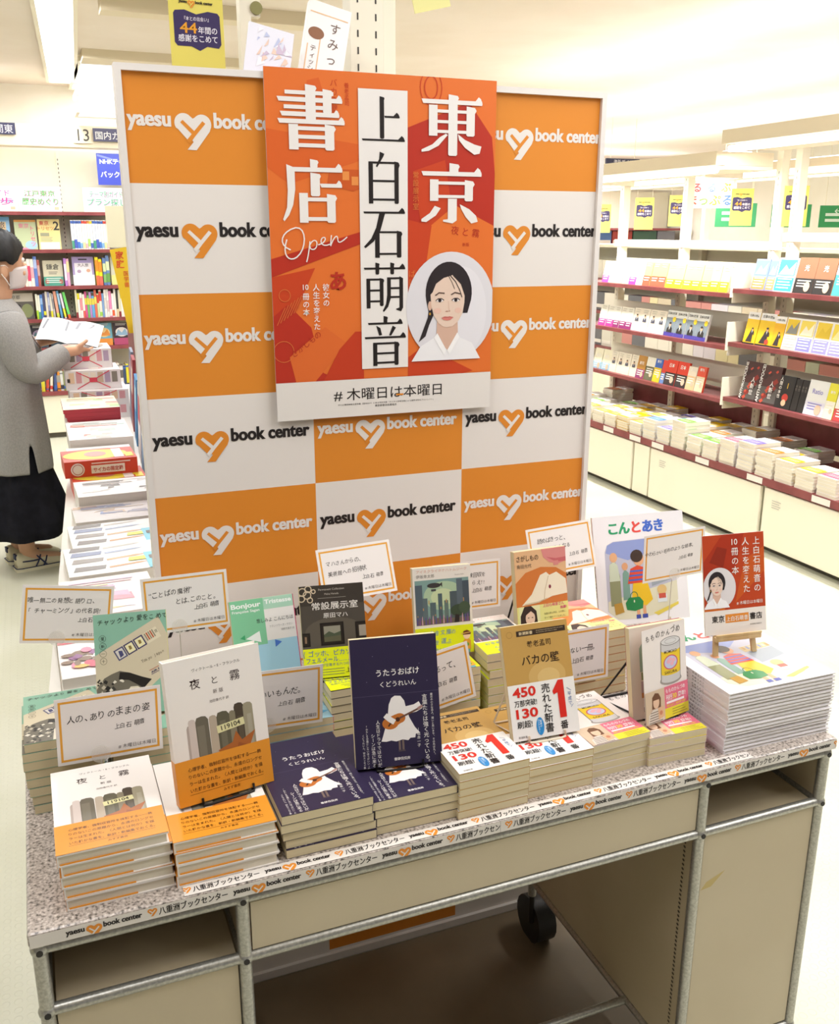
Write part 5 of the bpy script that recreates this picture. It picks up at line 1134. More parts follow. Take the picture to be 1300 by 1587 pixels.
# third row
faced(-.055, SHELF[3], cover_mesh('b', .17, .185, .012, [bar_(-.085,.0,.085,.125,'#57524c'), dsc_(.04,.06,.04,.05,'#7d8458'), dsc_(-.03,.09,.03,.02,'#2f2c2e'), txt_('京都', -.03, .145, .030, '#6a6258')], '#c4bcae'), 'dark photo face-out book behind the person')
tl = {4: -.0, 7: .05, 8: .07, 9: .10, 10: .13, 11: .16, 12: .19}
spine_row(.045, .285, SHELF[3], .205, [('#e4e4d4', [(.0,.35,'#a8cc3a')]), ('#e6e4d4', [(.0,.3,'#4a9a84')]), ('#4a78c0', [(.6,.85,'#8fb0dc')]), ('#4a4a66', [(.15,.3,'#dcd83a')]), ('#d9d0c4', []), ('#8a8fb4', [(.1,.3,'#6a6258'),(.5,.8,'#b6bad0')]), ('#dcd6c6', [(.05,.3,'#d6d03a')]), ('#b4aeb0', [(.4,.8,'#8a868a')]), ('#e2a08a', [(.05,.2,'#c4d04a')]), ('#5f9ac4', [(.5,.9,'#9ac0dc')]), ('#dccfe0', [(.05,.4,'#dcd43a')]), ('#6fcf6a', [(.0,.15,'#d9603a')])], 'on the third shelf behind the hands', tilt=lambda i: -tl.get(i, 0), wid=(.014, .019))
spine_row(.318, .72, SHELF[3], .205, [('#d9d2b4', [(.0,.2,'#8a2f3a')]), ('#e4dc2c', [(.0,.75,'#ece8e0')]), ('#efe4e0', [(.3,.8,'#d98a94')]), ('#efe8dc', [(.0,.3,'#d9605a')]), ('#d05a90', [(.5,.75,'#d8c850')]), ('#6fb46a', [(.5,.75,'#d8c850'),(.85,.98,'#5a5048')]), ('#b08ac4', [(.5,.75,'#d8c850')]), ('#5fa4d4', [(.5,.75,'#d8c850'),(.85,.98,'#5a5048')]), ('#d9705a', [(.5,.75,'#e0d060')]), ('#c4d8a8', [(.6,.95,'#d04a3c')]), ('#e2dcd0', [(.6,.95,'#d04a3c'),(.05,.2,'#9ccf5a')]), ('#7a9ac8', []), ('#efeae6', [(.3,.7,'#cfc9c4')]), ('#ece4e0', [(.2,.6,'#d9bfc4')]), ('#e08ab4', [(.05,.3,'#e9e2e0')]), ('#f0ece6', [(.05,.3,'#e6603a')]), ('#e9e4da', []), ('#40403e', [(.0,.3,'#e0c8a0')])], 'on the third shelf beside the panel', wid=(.014, .019))
# fourth row: dark and blue face-out books, fifth row: spines
for x, w_, c, acc, lab in ((.045, .115, '#2c2c34', ['#4a6a72','#8a7a94','#3a4a54'], 'dark face-out book below the shelf edge, left one behind the hands'), (.19, .135, '#333840', ['#4f7a80','#a05a5a','#30404a'], 'dark face-out book with teal top behind the hands'), (.370, .12, '#7aaebc', ['#d98a3c','#e0c48a','#5a94a8'], 'light blue face-out book with orange houses, left one'), (.500, .12, '#6aa6bc', ['#d98a3c','#e0c48a','#e0903a'], 'light blue face-out book with orange houses, right one'), (.630, .12, '#3a2c34', ['#8fb0cc','#e4dcd8','#b04a70'], 'dark face-out book with blue arch beside the panel')):
    faced(x, SHELF[4], cover_mesh('b', w_, .165, .012, [dsc_(0,.095,w_*.38,.035,acc[1],2), pol_([(-w_*.4,.07),(-w_*.2,.115),(0,.09),(w_*.22,.12),(w_*.4,.07)],acc[0],3), bar_(-w_/2,.0,w_/2,.05,acc[2]), lines_(-w_*.35,.155,w_*.3,2,.010,'#d9d4cc')], c), lab)
spine_row(-.02, .72, .351, .185, ['#e9e2dc', '#3a4a6a', '#d9d03a', '#c9503c', '#e6dcc8', '#4a5a8a', '#e0903a', '#d6d6d2', '#8a9a3c', '#6a5a8a', '#efe8dc', '#c87a94', '#3f7a9a', '#e4dcd0'], 'on the lowest wall shelf', tilt=lambda i: .10 if i in (3, 4, 5) else 0, wid=(.015, .025), hmin=.14)

# ------------------------------------------------------------------ post and signs just behind the panel, top
st = empty('shelf_post', (.68, 1.98, 0)); tag(st, 'cream slotted shelf post rising behind the panel to the ceiling', 'post')
m = MB().box(-.033, .036, 0, .05, 0, CZ, CREAMW)
for k in range(60):
    for dx in (-.018, .020): m.raw([(dx+a_, -.0006, .60+k*.031+b_) for a_, b_ in ((-.0016,0),(.0016,0),(.0016,.013),(-.0016,.013))], [(0,1,2,3)], mat('#3a3733', .6))
m.build('slotted_face', st)
MB().box(.0362, .062, .0, .05, 0, CZ, CREAMB).build('side_cheek', st)
lp = empty('shelf_post', (.446, 2.02, 0)); tag(lp, 'slim cream post with a round bolt behind the yellow hanging sheet', 'post')
MB().box(-.010, .012, 0, .03, 0, CZ, CREAMW).build('upright', lp); MB().tube([(.022, -.004, 1.915), (.022, .02, 1.915)], .012, mat('#8f8a5c', .3, .6), 16).box(.012, .030, .0, .02, 1.9, 1.93, CREAMW).build('bolt', lp)
rl = MB().box(.318, .647, 1.998, 2.010, 2.02, 2.05, CREAMW).box(.318, .330, 1.998, 2.010, 0, 2.02, CREAMW).build('sign_rail'); tag(rl, 'cream rail between the posts that carries the hanging sheets', 'rail')
def flyer_art(x0, x1, z0, z1):
    w = x1-x0; cx = (x0+x1)/2; k = w/.102; a = Art(); a.rect(x0, z0, x1, z1, '#e6d868', 0)
    def T(p): return [(cx + q[0]*k, z1 + (q[1])*k) for q in p]
    V = '#3b2f5c'
    a.poly(T([(-.043,-.045),(-.040,-.040),(-.022,-.038),(0,-.045),(.022,-.039),(.040,-.041),(.044,-.046),(.045,-.095),(.040,-.102),(.018,-.100),(.004,-.108),(-.012,-.101),(-.038,-.101),(-.043,-.095)]), V, 1)
    lg = logo(INK, '#e8912f', '#e6d868'); a.add(lg, cx-.032*k, z1-.026*k, .064*k, -.03, 1)
    a.text('『本との出会い』', cx, z1-.056*k, .0080*k, '#e6e0ea', 2, 'c', .01, width=.046*k); a.text('44', cx-.032*k, z1-.078*k, .026*k, '#e8a02c', 2, 'l', .015, width=.032*k); a.text('年間の', cx+.002*k, z1-.077*k, .0135*k, '#ece8f0', 2, 'l', .012, width=.036*k); a.text('感謝をこめて', cx-.036*k, z1-.092*k, .0135*k, '#ece8f0', 2, 'l', .012, width=.074*k)
    return a
def flyer(x0, x1, z0, z1, y, label, mw=None):
    a = flyer_art(x0, x1, z0, z1); cx = (x0+x1)/2
    m = MB().box(x0-cx, x1-cx, 0, .0012, 0, z1-z0, mat('#e6d868', .5)).art(a, lambda u, v, h: (u-cx, -h, v-z0), .0004, .0004)
    o = m.build('hanging_flyer', loc=(cx, y, z0)); tag(o, label, 'flyer', 'yellow anniversary sheets'); return o
flyer(.297, .398, 1.775, 1.935, 1.994, 'yellow sheet with a navy open book shape just above the panel, upper left')
o = MB().box(-.045, .045, 0, .002, 0, .16, mat('#ede79f', .5)).build('hanging_flyer', loc=(.915, 2.2, 1.98)); o.rotation_euler = (0, radians(-14), 0); tag(o, 'yellow sheet cut by the top edge of the picture above the panel', 'flyer')
# plastic-wrapped leaflet and white board standing on the panel's rear rail
lgm = MB().box(.31, .66, 1.72, 1.964, 1.735, 1.752, RED).build('top_shelf'); tag(lgm, 'dark red shelf board just behind the top of the panel', 'shelf')
_bb = MB().box(.31, .66, 1.965, 1.979, 0, 1.752, CREAMB).build('backing_board'); tag(_bb, 'cream board standing directly behind the chequered panel', 'board')
a = Art(); a.rect(-.04, 0, .04, .15, '#efece9', 0); a.rect(-.036, .128, .036, .130, '#e6b98a', 1); a.rect(-.012, 0, -.010, .10, '#e6b98a', 1); a.rect(-.034, 0, -.032, .07, '#e6b98a', 1)
a.disc(-.020, .092, .0150, .0110, '#8a5a3a', 1, 24)
a.vtext('すみっコ', .014, .120, .022, '#6a5248', 2, 1.28, .0); a.vtext('ティッシュ', -.022, .070, .0125, '#6a5248', 2, 1.0, .0)
m = MB().box(-.04, .04, 0, .15, -.02, 0, mat('#efece9', .5)).art(a, top, .0003, .0003); o = m.build('display_board', mw=pose(.536, 1.83, 1.7560, .0, .22, -.24)); tag(o, 'white display board with brown vertical lettering tilted above the poster', 'board')
a = Art(); rg5 = random.Random(5)
for k in range(26): x = rg5.uniform(-.035, .03); y = rg5.uniform(.005, .085); a.poly([(x, y), (x+rg5.uniform(.004, .016), y+rg5.uniform(0, .012)), (x+rg5.uniform(.0, .01), y+rg5.uniform(.008, .022))], rg5.choice(['#b9c0dc', '#d9dcec', '#e6c9b8', '#c9b8cc', '#eceaf0']), 1)
m = MB().box(-.042, .040, 0, .10, -.002, 0, mat('#e4e4ee', .25)).art(a, top, .0003, .0003); o = m.build('wrapped_leaflet', mw=pose(.430, 1.80, 1.7535, .0, .30, -.22)); tag(o, 'pale leaflet in clear wrapping between the yellow sheet and the white board', 'leaflet')
o = MB().bbox(-.015, .015, 0, .03, 0, .026, mat('#6e2c28', .4), .003).build('red_block', loc=(.592, 1.80, 1.7535)); tag(o, 'small dark red block behind the top of the poster', 'block')

# ------------------------------------------------------------------ magazine island along the left of the panel
IA = -.06; IX0, IY0 = .0, 1.72
isl = empty('magazine_island', (IX0, IY0, 0), IA); tag(isl, 'long low island table carrying magazines behind the left of the panel', 'table')
MB().box(-.03, .265, 0, 3.75, .08, .66, CREAMW).build('cabinet', isl); MB().box(-.01, .245, .02, 3.73, 0, .08, mat('#5c574a', .6)).build('plinth', isl)
MB().box(-.04, .272, -.01, 3.76, .66, .69, mat('#e2ddd4', .5)).build('tabletop', isl)
dv = MB().box(-.008, .010, .8, 3.70, .6905, 1.12, RED).build('divider_panel', loc=(IX0+.262, IY0, 0)); dv.rotation_euler = (0, 0, IA); dv.location = (IX0+.262*cos(IA), IY0+.262*sin(IA), 0); tag(dv, 'dark red upright divider along the right of the magazine island', 'divider')
IZ = .69
def mag(x0, x1, y0, y1, z, t, cols, label, seed, kind='magazine', rot=0.0, top_fn=None, side=None, name='magazine'):
    rg = random.Random(seed); w = x1-x0; d = y1-y0; a = Art(); a.rect(-w/2, 0, w/2, d, cols[0], 0)
    if top_fn: top_fn(a, w, d)
    else:
        for k in range(9):
            x = rg.uniform(-w/2, w/2*.7); y = rg.uniform(.02*d, .8*d); ww = rg.uniform(.08, .34)*w; hh = rg.uniform(.05, .16)*d
            a.poly([(x, y), (x+ww, y+rg.uniform(-.02, .03)), (x+ww*.95, y+hh), (x+.02*w, y+hh*1.1)], rg.choice(cols[1:]), 1)
        for k in range(4): a.rect(-w*.4, d*(.86-.06*k), w*rg.uniform(0, .4), d*(.885-.06*k), rg.choice(cols[1:]), 2)
    m = MB().box(-w/2, w/2, 0, d, -t, 0, mat(side or '#e6e0d8', .5)).art(a.clip(-w/2, 0, w/2, d), top, .0006, .0006)
    if side: m.art(side_art(w, t), front(0, 0, -t), .0006, .0006) if side_art_on.get(label) else None
    o = m.build(name, mw=pose((x0+x1)/2, y0, z, rot)); tag(o, label, kind, 'magazines on the island' if kind == 'magazine' else None); return o
side_art_on = {}
def side_art(w, t): return Art()
def flowers(a, w, d):
    rg = random.Random(3)
    for k in range(46): a.disc(rg.uniform(-w*.45, w*.45), rg.uniform(.04, d*.45), rg.uniform(.006, .016), rg.uniform(.006, .014), rg.choice(['#c9405a', '#e0b03a', '#8a4a84', '#d97f9c', '#7a5a3a', '#e6dcd8', '#b03048']), 2+k % 3, 9)
    a.rect(-w/2, d*.62, w/2, d*.92, '#d0485a', 1); a.ring(-.02, d*.77, .018, .003, '#efd9d4', 2); a.disc(.03, d*.77, .016, .016, '#a82c40', 2, 9); a.disc(.03, d*.77, .006, .006, '#e6c0c0', 3, 9)
def pens(a, w, d):
    for k, (y, c) in enumerate(((.15, '#c98f5a'), (.42, '#d9a878'), (.66, '#9aa6c4'), (.85, '#c9c2bc'))):
        y *= d; a.poly([(-w*.1, y), (w*.22, y+.012), (w*.30, y+.020), (w*.2, y+.022), (-w*.1, y+.012)], c, 1)
        a.poly([(-w*.45, y-.004), (-w*.14, y), (-w*.12, y+.026), (-w*.42, y+.030)], ['#6f6660','#8a8078','#7a84a4'][k % 3], 1)
    a.rect(w*.28, 0, w*.5, d*.55, '#7fcbe0', 2); a.poly([(w*.1, d*.3), (w*.28, d*.3), (w*.28, d*.42), (w*.12, d*.42)], '#e6e04a', 3); a.rect(w*.32, d*.3, w*.48, d*.42, '#6a625c', 3)
rows = [(1.72, 1.98, .02, ['#efe6e4'], flowers), (1.99, 2.23, .03, ['#f0e6e2', '#e0b0b8', '#e6cf94', '#c9a8c4', '#d98a9a', '#dcd2e0'], None), (2.24, 2.46, .035, ['#eeeeee'], pens), (2.47, 2.68, .03, ['#eeeeec'], pens), (2.69, 2.86, .035, ['#cfc8c6', '#9a94a4', '#c4a88c', '#7a86b0', '#eceae8'], None), (2.87, 3.06, .06, ['#ecebe9', '#c9c4c0', '#d9d4cf', '#6f6862'], None)]
LBL = ['flower covered magazine with red heading, nearest on the island', 'pale pink patterned magazine behind the flower magazine', 'white magazine with pens and pale blue corner, nearer one', 'white magazine with pens and pale blue corner, farther one', 'grey magazine with blue oval in front of the white box', 'white boxed magazine with a dark pen, in front of the red boxes']
for i, (y0, y1, t, cols, fn) in enumerate(rows):
    x0 = -.015 + .02*i*.9; mag(x0, x0+.235 if i > 1 else x0+.20, y0, y1, IZ+t, t, cols, LBL[i], 70+i, top_fn=fn, rot=.03)
def redbox(z, y0, label, x0=.07):
    w = .225; m = MB().box(-w/2, w/2, 0, .17, 0, .052, mat('#d2452a', .4)); a = Art()
    a.rect(-w/2, 0, w/2, .17, '#d2452a', 0); a.disc(-.01, .085, .10, .07, '#e9d23c', 1, 30); a.disc(-.01, .09, .035, .04, '#d98a7a', 2, 20); a.rect(.045, .02, .075, .15, '#efe6e0', 2); a.rect(.08, .02, .105, .08, '#e9d23c', 2)
    m.art(a, lambda u, v, h: (u, v, .052+h), .0006, .0006)
    b = Art(); b.disc(-.073, .026, .021, .021, '#ece4dc', 1, 24); b.ring(-.073, .026, .016, .002, '#b04a3a', 2); b.rect(-.032, .010, .072, .036, '#efe6dc', 1); b.text('サイカの限定箱', .02, .016, .016, '#b8392a', 2, 'c', .02, width=.092); b.rect(-.03, .041, .09, .045, '#efd9cf', 1)
    m.art(b, front(0), .0006, .0006)
    o = m.build('red_box', loc=(x0+w/2, y0, z), rz=.03); tag(o, label, 'box'); return o
redbox(IZ, 3.075, 'red box with yellow oval top, lower of the two on the island'); redbox(IZ+.0525, 3.15, 'red box with yellow oval top, stacked behind on the lower one', .05)
mag(.07, .29, 3.34, 3.62, IZ+.05, .05, ['#ecebe8', '#d9d0ca', '#cfe0dc', '#e6c8b8', '#dcd8e0'], 'white magazine directly behind the red boxes', 91); mag(.085, .31, 3.64, 4.0, IZ+.075, .075, ['#e9e8e4', '#c4bcb4', '#d98a7a', '#b9c8bc', '#d9cfc0'], 'white magazine with a yellow green corner on the island', 92, top_fn=None)
for k in range(4): mag(.10-.006*k, .30, 4.02, 4.32, IZ+.075+.016*(k), .0155, ['#d6dcc0', '#e6d2a0', '#a8cf8a', '#d98a80', '#efe6dc'] if k == 3 else ['#b93a44', '#a02c3a'], 'red edged magazine, %s from the top, halfway along the island' % ['fourth', 'third', 'second', 'first'][k], 93, side='#b93a44')
o = MB().box(.09, .31, 4.02, 4.33, 0, .0585, mat('#e6e0da', .5)).build('paper_pack', loc=(0, 0, IZ)); tag(o, 'white paper pack under the red edged magazines', 'paper pack')
def ribbon_box(x0, x1, y0, z0, h, label, d=.24):
    w = x1-x0; m = MB().box(-w/2, w/2, 0, d, 0, h, mat('#ece6e4', .5)); a = Art(); b = Art(); rg = random.Random(int(y0*100))
    for k in range(12): a.rect(-w*.45+rg.uniform(0, w*.7), rg.uniform(.02, d*.8), -w*.3+rg.uniform(0, w*.7), d*.9, rg.choice(['#e6b8b4', '#efd6c0', '#d9c0d0', '#eee4da']), 1)
    for k in range(7): x = -w*.44+k*w*.13; b.rect(x, h*.35, x+w*.10, h*.9, rg.choice(['#d9a0a4', '#c9b49c', '#b4a0b8', '#e6c8a8', '#8a8478', '#ece0d0']), 1)
    b.stroke([(-w*.3, h*.05), (0, h*.5), (w*.3, h*.05)], h*.05, '#d8485a', 2); b.stroke([(-w*.3, h*.95), (0, h*.5), (w*.3, h*.95)], h*.05, '#d8485a', 2); b.rect(-w*.07, h*.38, w*.07, h*.62, '#d8485a', 3); b.rect(-w*.47, h*.4, -w*.42, h*.6, '#3a3434', 2)
    m.art(a, lambda u, v, hh: (u, v, h+hh), .0006, .0006).art(b, front(0), .0006, .0006)
    m.raw([(w/2+.0006, 0, 0), (w/2+.0006, d, 0), (w/2+.0006, d, h), (w/2+.0006, 0, h)], [(0,1,2,3)], mat('#cc4a5c', .5))
    o = m.build('gift_box', loc=((x0+x1)/2, y0, z0)); tag(o, label, 'box', 'ribbon tied boxes'); return o
ribbon_box(.125, .375, 4.46, IZ, .065, 'ribbon tied white box at the bottom of the far island stack')
ribbon_box(.125, .375, 4.46, IZ+.0655, .062, 'ribbon tied white box second from the bottom of the far stack')
ribbon_box(.115, .350, 4.50, IZ+.128, .085, 'ribbon tied white box second from the top of the far stack')
ribbon_box(.100, .325, 4.58, IZ+.2135, .085, 'ribbon tied white box on top of the far stack')
for k, (y, c, h_) in enumerate(((3.00, '#d9d4d8', .20), (3.25, '#6f8fb4', .25), (3.50, '#e4dcdc', .27), (3.80, '#3f8fc4', .26), (4.10, '#a84a50', .30), (4.30, '#8a96a8', .31))):
    o = MB().box(-.006, .006, 0, .19, 0, h_, mat(c, .4)).box(-.0066, -.0062, .03, .16, h_*.5, h_*.85, mat(['#e6b8c0', '#dfe6ec', '#c04a5a', '#a8d4e6', '#e6d2c0', '#c9a0a8'][k], .5)).build('standing_magazine', loc=(.216+(y-1.72)*.06, y, IZ+.0005)); o.rotation_euler = (0, radians(3.5), IA)
    tag(o, 'magazine standing against the red divider, %s from the near end' % ORD[k], 'magazine', 'magazines standing along the divider')
# small signs by the island
a = Art().rect(.330, 1.435, .420, 1.60, '#efe9cc', 0); o = plate('sign_card', 'plain cream sign card beside the upper left edge of the panel', 'sign', .330, .420, 1.435, 1.60, 4.30, a, .003, '#efe9cc')
a = Art().poly([(.335,1.425),(.420,1.44),(.405,1.08),(.385,1.08)], '#e8c22c', 0).vtext('家庭', .372, 1.42, .034, '#d9482c', 2, 1.05, .02).vtext('医学書', .392, 1.34, .022, '#d9662c', 2, 1.05, .01)
m = MB().raw([(.335,4.30,1.425),(.420,4.30,1.44),(.405,4.30,1.08),(.385,4.30,1.08),(.335,4.304,1.425),(.420,4.304,1.44),(.405,4.304,1.08),(.385,4.304,1.08)], [(0,1,2,3),(7,6,5,4),(0,4,5,1),(1,5,6,2),(2,6,7,3),(3,7,4,0)], mat('#e8c22c', .5)).art(a, front(4.30), .0006, .0006); o = m.build('pennant'); tag(o, 'orange yellow tapering pennant sign beside the left edge of the panel', 'pennant')
o = MB().tube([(.427, 4.31, 0), (.427, 4.31, 1.62)], .006, CREAMW, 8).box(.415, .439, 4.30, 4.32, 0, .01, CREAMW).box(.40, .427, 4.305, 4.309, 1.58, 1.595, CREAMW).box(.40, .427, 4.305, 4.309, 1.42, 1.43, CREAMW).build('sign_pole'); tag(o, 'thin cream pole carrying the sign card and the pennant', 'pole')
# ------------------------------------------------------------------ right gondola
def fillers(): pass
GX = 3.19
g = empty('gondola', (GX, 4.2, 0)); tag(g, 'long cream bookshop gondola with dark red shelf edges on the right', 'shelving')
def gl_(m): m.v = [(v[0]-GX, v[1]-4.2, v[2]) for v in m.v]; return m
GY0, GY1, GB = 2.75, 5.75, 3.76
for (y0, y1) in ((4.60, 5.75), (3.515, 4.42), (2.75, 3.49)):
    gl_(MB().bbox(GX, GX+.02, y0, y1, .035, .325, CREAMW, .006)).build('cabinet_door', g)
gl_(MB().bbox(GX+.004, GX+.024, 4.435, 4.585, .035, .325, CREAMW, .004)).build('cabinet_door', g)
gl_(MB().box(GX+.03, GB, GY0, GY1, .03, .328, CREAMB)).build('carcass', g); gl_(MB().box(GX+.05, GB, GY0+.02, GY1-.02, 0, .03, mat('#4c473c', .6))).build('plinth', g)
m = MB().box(GX-.012, GB, GY0, GY1, .335, .372, RED)
gl_(m).build('base_shelf', g)
for y in (5.45, 5.12, 4.84, 4.56, 4.34, 3.95, 3.55, 3.12):
    gl_(MB().art(Art().rect(-y-.055, .338, -y+.055, .368, '#e6e2da', 1), lambda u, v, h: (GX-.012-h, -u, v), .0006, .0006)).build('price_label', g)
a = Art()
for y in (4.30, 3.40): 
    for k in range(4): a.rect(-y-.03, .27-k*.011, -y+.03-.01*(k % 2), .275-k*.011, '#c4c0b4', 1)
gl_(MB().art(a, lambda u, v, h: (GX-h, -u, v), .0006, .0006)).build('sticker', g)
for y in (2.76, 4.10, 4.235, 5.02, 5.70):
    m = MB().box(3.742, 3.792, y-.022, y+.022, .372, 1.93 if y > 4.05 else 1.96, CREAMW)
    for k in range(46): m.raw([(3.7414, y+dy_, .40+k*.031+dz_) for dy_, dz_ in ((-.002,0),(.002,0),(.002,.013),(-.002,.013))], [(3,2,1,0)], mat('#77705f', .6))
    gl_(m).build('upright', g)
UN = [(4.165, 5.75, 3.462, (1.190, .913, .626), 1.43), (2.75, 4.150, 3.435, (1.220, .943, .650), 1.475)]
for (y0, y1, xf, zs, zr) in UN:
    for i, z in enumerate(zs):
        gl_(MB().box(xf, 3.735, y0, y1, z-.026, z-.004, RED)).build('shelf', g)
        gl_(MB().box(3.738, 3.741, y0+.03, y1-.03, z+.02, z+.145, CREAMB)).build('back_rail', g)
        gl_(MB().box(xf-.012, 3.735, y0-.004 if y0 > 4 else y1-.006, (y0-.001) if y0 > 4 else y1, z-.05, z+.10, CREAMW)).build('bookend_plate', g)
    gl_(MB().box(3.735, 3.75, y0, y1, zr-.022, zr+.022, CREAMW)).build('header_rail', g)
    gl_(MB().box(3.76, 3.765, y0+.03, y1-.03, .40, .60, RED)).build('back_panel', g)
    gl_(MB().box(3.752, 4.02, y0, y1, 1.235+zr-1.43, 1.245+zr-1.43, CREAMW)).build('rear_shelf', g)
# light hood over it
for (y0, y1, z, nm) in ((4.17, 6.3, 1.790, 'far'), (1.9, 4.14, 1.885, 'near')):
    r = empty('gondola_lamp', (3.34, (y0+y1)/2, z)); tag(r, 'fluorescent light under a beige hood above the right gondola, %s unit' % nm, 'lamp')
    hy = (y1-y0)/2
    MB().box(-.06, .30, -hy, hy, .035, .10, BEAM).box(.0, .30, -hy, hy, .015, .034, CREAMW).build('hood', r)
    MB().tube([(-.03, -hy+.03, .012), (-.03, hy-.03, .012)], .016, TUBE, 10).build('tube', r)
    for yy in (-hy*.6, hy*.4): MB().box(.20, .46, yy-.01, yy+.01, .0, .034, CREAMW).build('bracket', r)
    la = bpy.data.lights.new('gondola_light', 'AREA'); la.shape = 'RECTANGLE'; la.size = .05; la.size_y = y1-y0-.1; la.energy = 58*AREA; la.color = (.98, 1, .96)
    lo = bpy.data.objects.new('gondola_light', la); COL.objects.link(lo); lo.parent = r; lo.location = (-.06, 0, -.012); lo.rotation_euler = (0, radians(-8), 0)
    la = bpy.data.lights.new('ceiling_glow', 'AREA'); la.shape = 'RECTANGLE'; la.size = .2; la.size_y = y1-y0-.1; la.energy = 9*AREA; la.color = (1, .97, .93)
    lo = bpy.data.objects.new('gondola_uplight', la); COL.objects.link(lo); lo.parent = r; lo.location = (.12, 0, .115); lo.rotation_euler = (pi, 0, 0)
    MB().box(.04, .20, -hy+.05, hy-.05, .1005, .108, TUBE).build('uplight', r)

def face_out(y, z, xf, m, label, grp, lean=.20, dx=.0):
    o = m.build('facing_book', mw=pose(xf+.030+dx, y, z-.0035, -pi/2, lean)); tag(o, label, 'book', grp); return o
def row(zs, xf, y_start, items, rowname, grp, hh):
    """items: (width, maker, description) from far to near"""
    y = y_start
    for i, (w, mk, d) in enumerate(items):
        y -= w/2
        face_out(y, zs, xf, mk(w*.97), '%s, %s %s' % (d, ORD[i] + ' from far end', rowname), grp, dx=.002*(i % 2))
        y -= w/2
def slab(h, band=None, bh=.045, base='#ebe7da', extra=()):
    def mk(w):
        f = [lines_(-w*.3, h*.9, w*.3, 2, .012, '#c9c4b4')]
        if band: f.append(bar_(-w/2, 0, w/2, bh, band)); f.append(lines_(-w*.35, bh*.75, w*.35, 2, .014, '#f0e6e6'))
        f += [e(w, h) for e in extra]
        return cover_mesh('b', w, h, .013, f, base)
    return mk
ex_port = lambda w, h: bust(0, h*.42, w*.42, '#4a4a5a')
def man(h):
    def mk(w): return cover_mesh('b', w, h, .013, [bar_(-w/2, .022, w/2, h*.72, '#7d8790'), bust(0, .022, w*.5), bar_(-w/2, 0, w/2, .022, '#4a3f9a'), dsc_(w*.28, h*.66, w*.16, w*.16, '#e2c42c', 3), txt_('日本の改革', 0, h*.84, w*.17, '#3a3836')], '#e4e4e0')
    return mk
def yel(h, pic=True, base='#e9bf1c'):
    def mk(w):
        f = [bar_(-w/2, h*.78, w/2, h, '#e9e6e2'), txt_('仕事の流儀', 0, h*.86, w*.15, '#55524c')]
        if pic: f += [pol_([(-w*.28, .012), (w*.22, .012), (w*.2, .045), (w*.05, .085), (-w*.1, .05)], '#332a2c', 2), bust(w*.12, .05, w*.32, '#33292c', 3)]
        f.append(dsc_(w*.22, .022, w*.12, w*.12, '#d9402c', 5)) if w > .1 and pic else None
        f += [bar_(-w/2, 0, w/2, .007, '#2a2624', 2)]
        return cover_mesh('b', w, h, .013, f, base)
    return mk
def photo(h, c1, c2, c3, base='#e9e6e2'):
    def mk(w): return cover_mesh('b', w, h, .013, [bar_(-w*.44, h*.48, w*.44, h*.95, c1), pol_([(-w*.4, h*.5), (-w*.1, h*.8), (w*.1, h*.66), (w*.4, h*.9), (w*.4, h*.5)], c2, 2), bar_(-w*.46, .004, w*.46, h*.42, c3), lines_(-w*.36, h*.36, w*.36, 4, .014, '#e9e6ea')], base)
    return mk
def two(h, c1, c2, split=.5, t='新刊', tc='#f0ece6'):
    def mk(w): return cover_mesh('b', w, h, .013, [bar_(-w/2, h*split, w/2, h, c1), bar_(-w/2, 0, w/2, h*split, c2), txt_(t, 0, h*(split+.22), w*.26, tc), lines_(-w*.36, h*split*.8, w*.36, 3, .013, tc), dsc_(w*.2, h*split*.45, w*.16, w*.2, '#d9b8a0', 4)], c1)
    return mk
FU, NU = UN
W = .0765
row(FU[3][0], FU[2], 5.50, [(W, slab(.135, '#c94aa0'), 'white book with magenta band')] + [(W, slab(.135, '#cdb9a4'), 'white book with beige band')]*3 + [(W, slab(.135, '#c23f9a'), 'white book with purple band'), (W*.9, slab(.14, None, base='#f0dcd2'), 'plain pale pink book')] + [(W, slab(.14, '#dc5a40', .06, '#eec27a'), 'orange book with red band')]*3 + [(W*1.06, slab(.14, '#ecd024', .05, '#eec88a'), 'peach book with yellow band')]*5 + [(W, slab(.14, '#ead21e', .055, '#f0d2a0'), 'pale peach book with yellow band')]*2, 'on far upper shelf', 'face-out books on the far upper shelf', .14)
row(FU[3][1], FU[2], 5.52, [(.085, slab(.135, '#d23f98'), 'beige book with pink band')]*2 + [(.07, slab(.135, '#8e2f6e'), 'beige book with dark magenta band')]*3 + [(.085, slab(.14, '#d9dfe6', .03, '#e6dccb', (ex_port,)), 'cream book with two small portraits')]*4 + [(.098, man(.15), 'grey book with a suited man')]*4, 'on far middle shelf', 'face-out books on the far middle shelf', .14)
row(FU[3][2], FU[2], 5.56, [(.10, two(.135, '#eae5cc', '#9cc4dc', .35), 'cream book with pale blue lower part')]*2 + [(.075, slab(.135, None, base='#e4dcca', extra=(ex_port,)), 'cream book with dark figure')]*4 + [(.09, two(.14, '#b3823c', '#8f3f6e', .4), 'ochre and plum book'), (.09, two(.14, '#e6e2d4', '#6a6a52', .6), 'grey green book'), (.075, two(.14, '#3f64b4', '#e0c02c', .62), 'blue and yellow book'), (.04, two(.14, '#d2453a', '#6a8ac4', .45, ''), 'narrow red and blue book'), (.105, two(.15, '#d8402c', '#3a3030', .5, '日本'), 'red and black book'), (.105, two(.15, '#d8402c', '#3a3030', .5, '日本'), 'red and black book'), (.08, two(.135, '#e9dcc8', '#e6c294', .6), 'white and orange book'), (.075, two(.145, '#d8523a', '#e6d2b0', .6), 'orange red and cream book')], 'on far lower shelf', 'face-out books on the far lower shelf', .14)
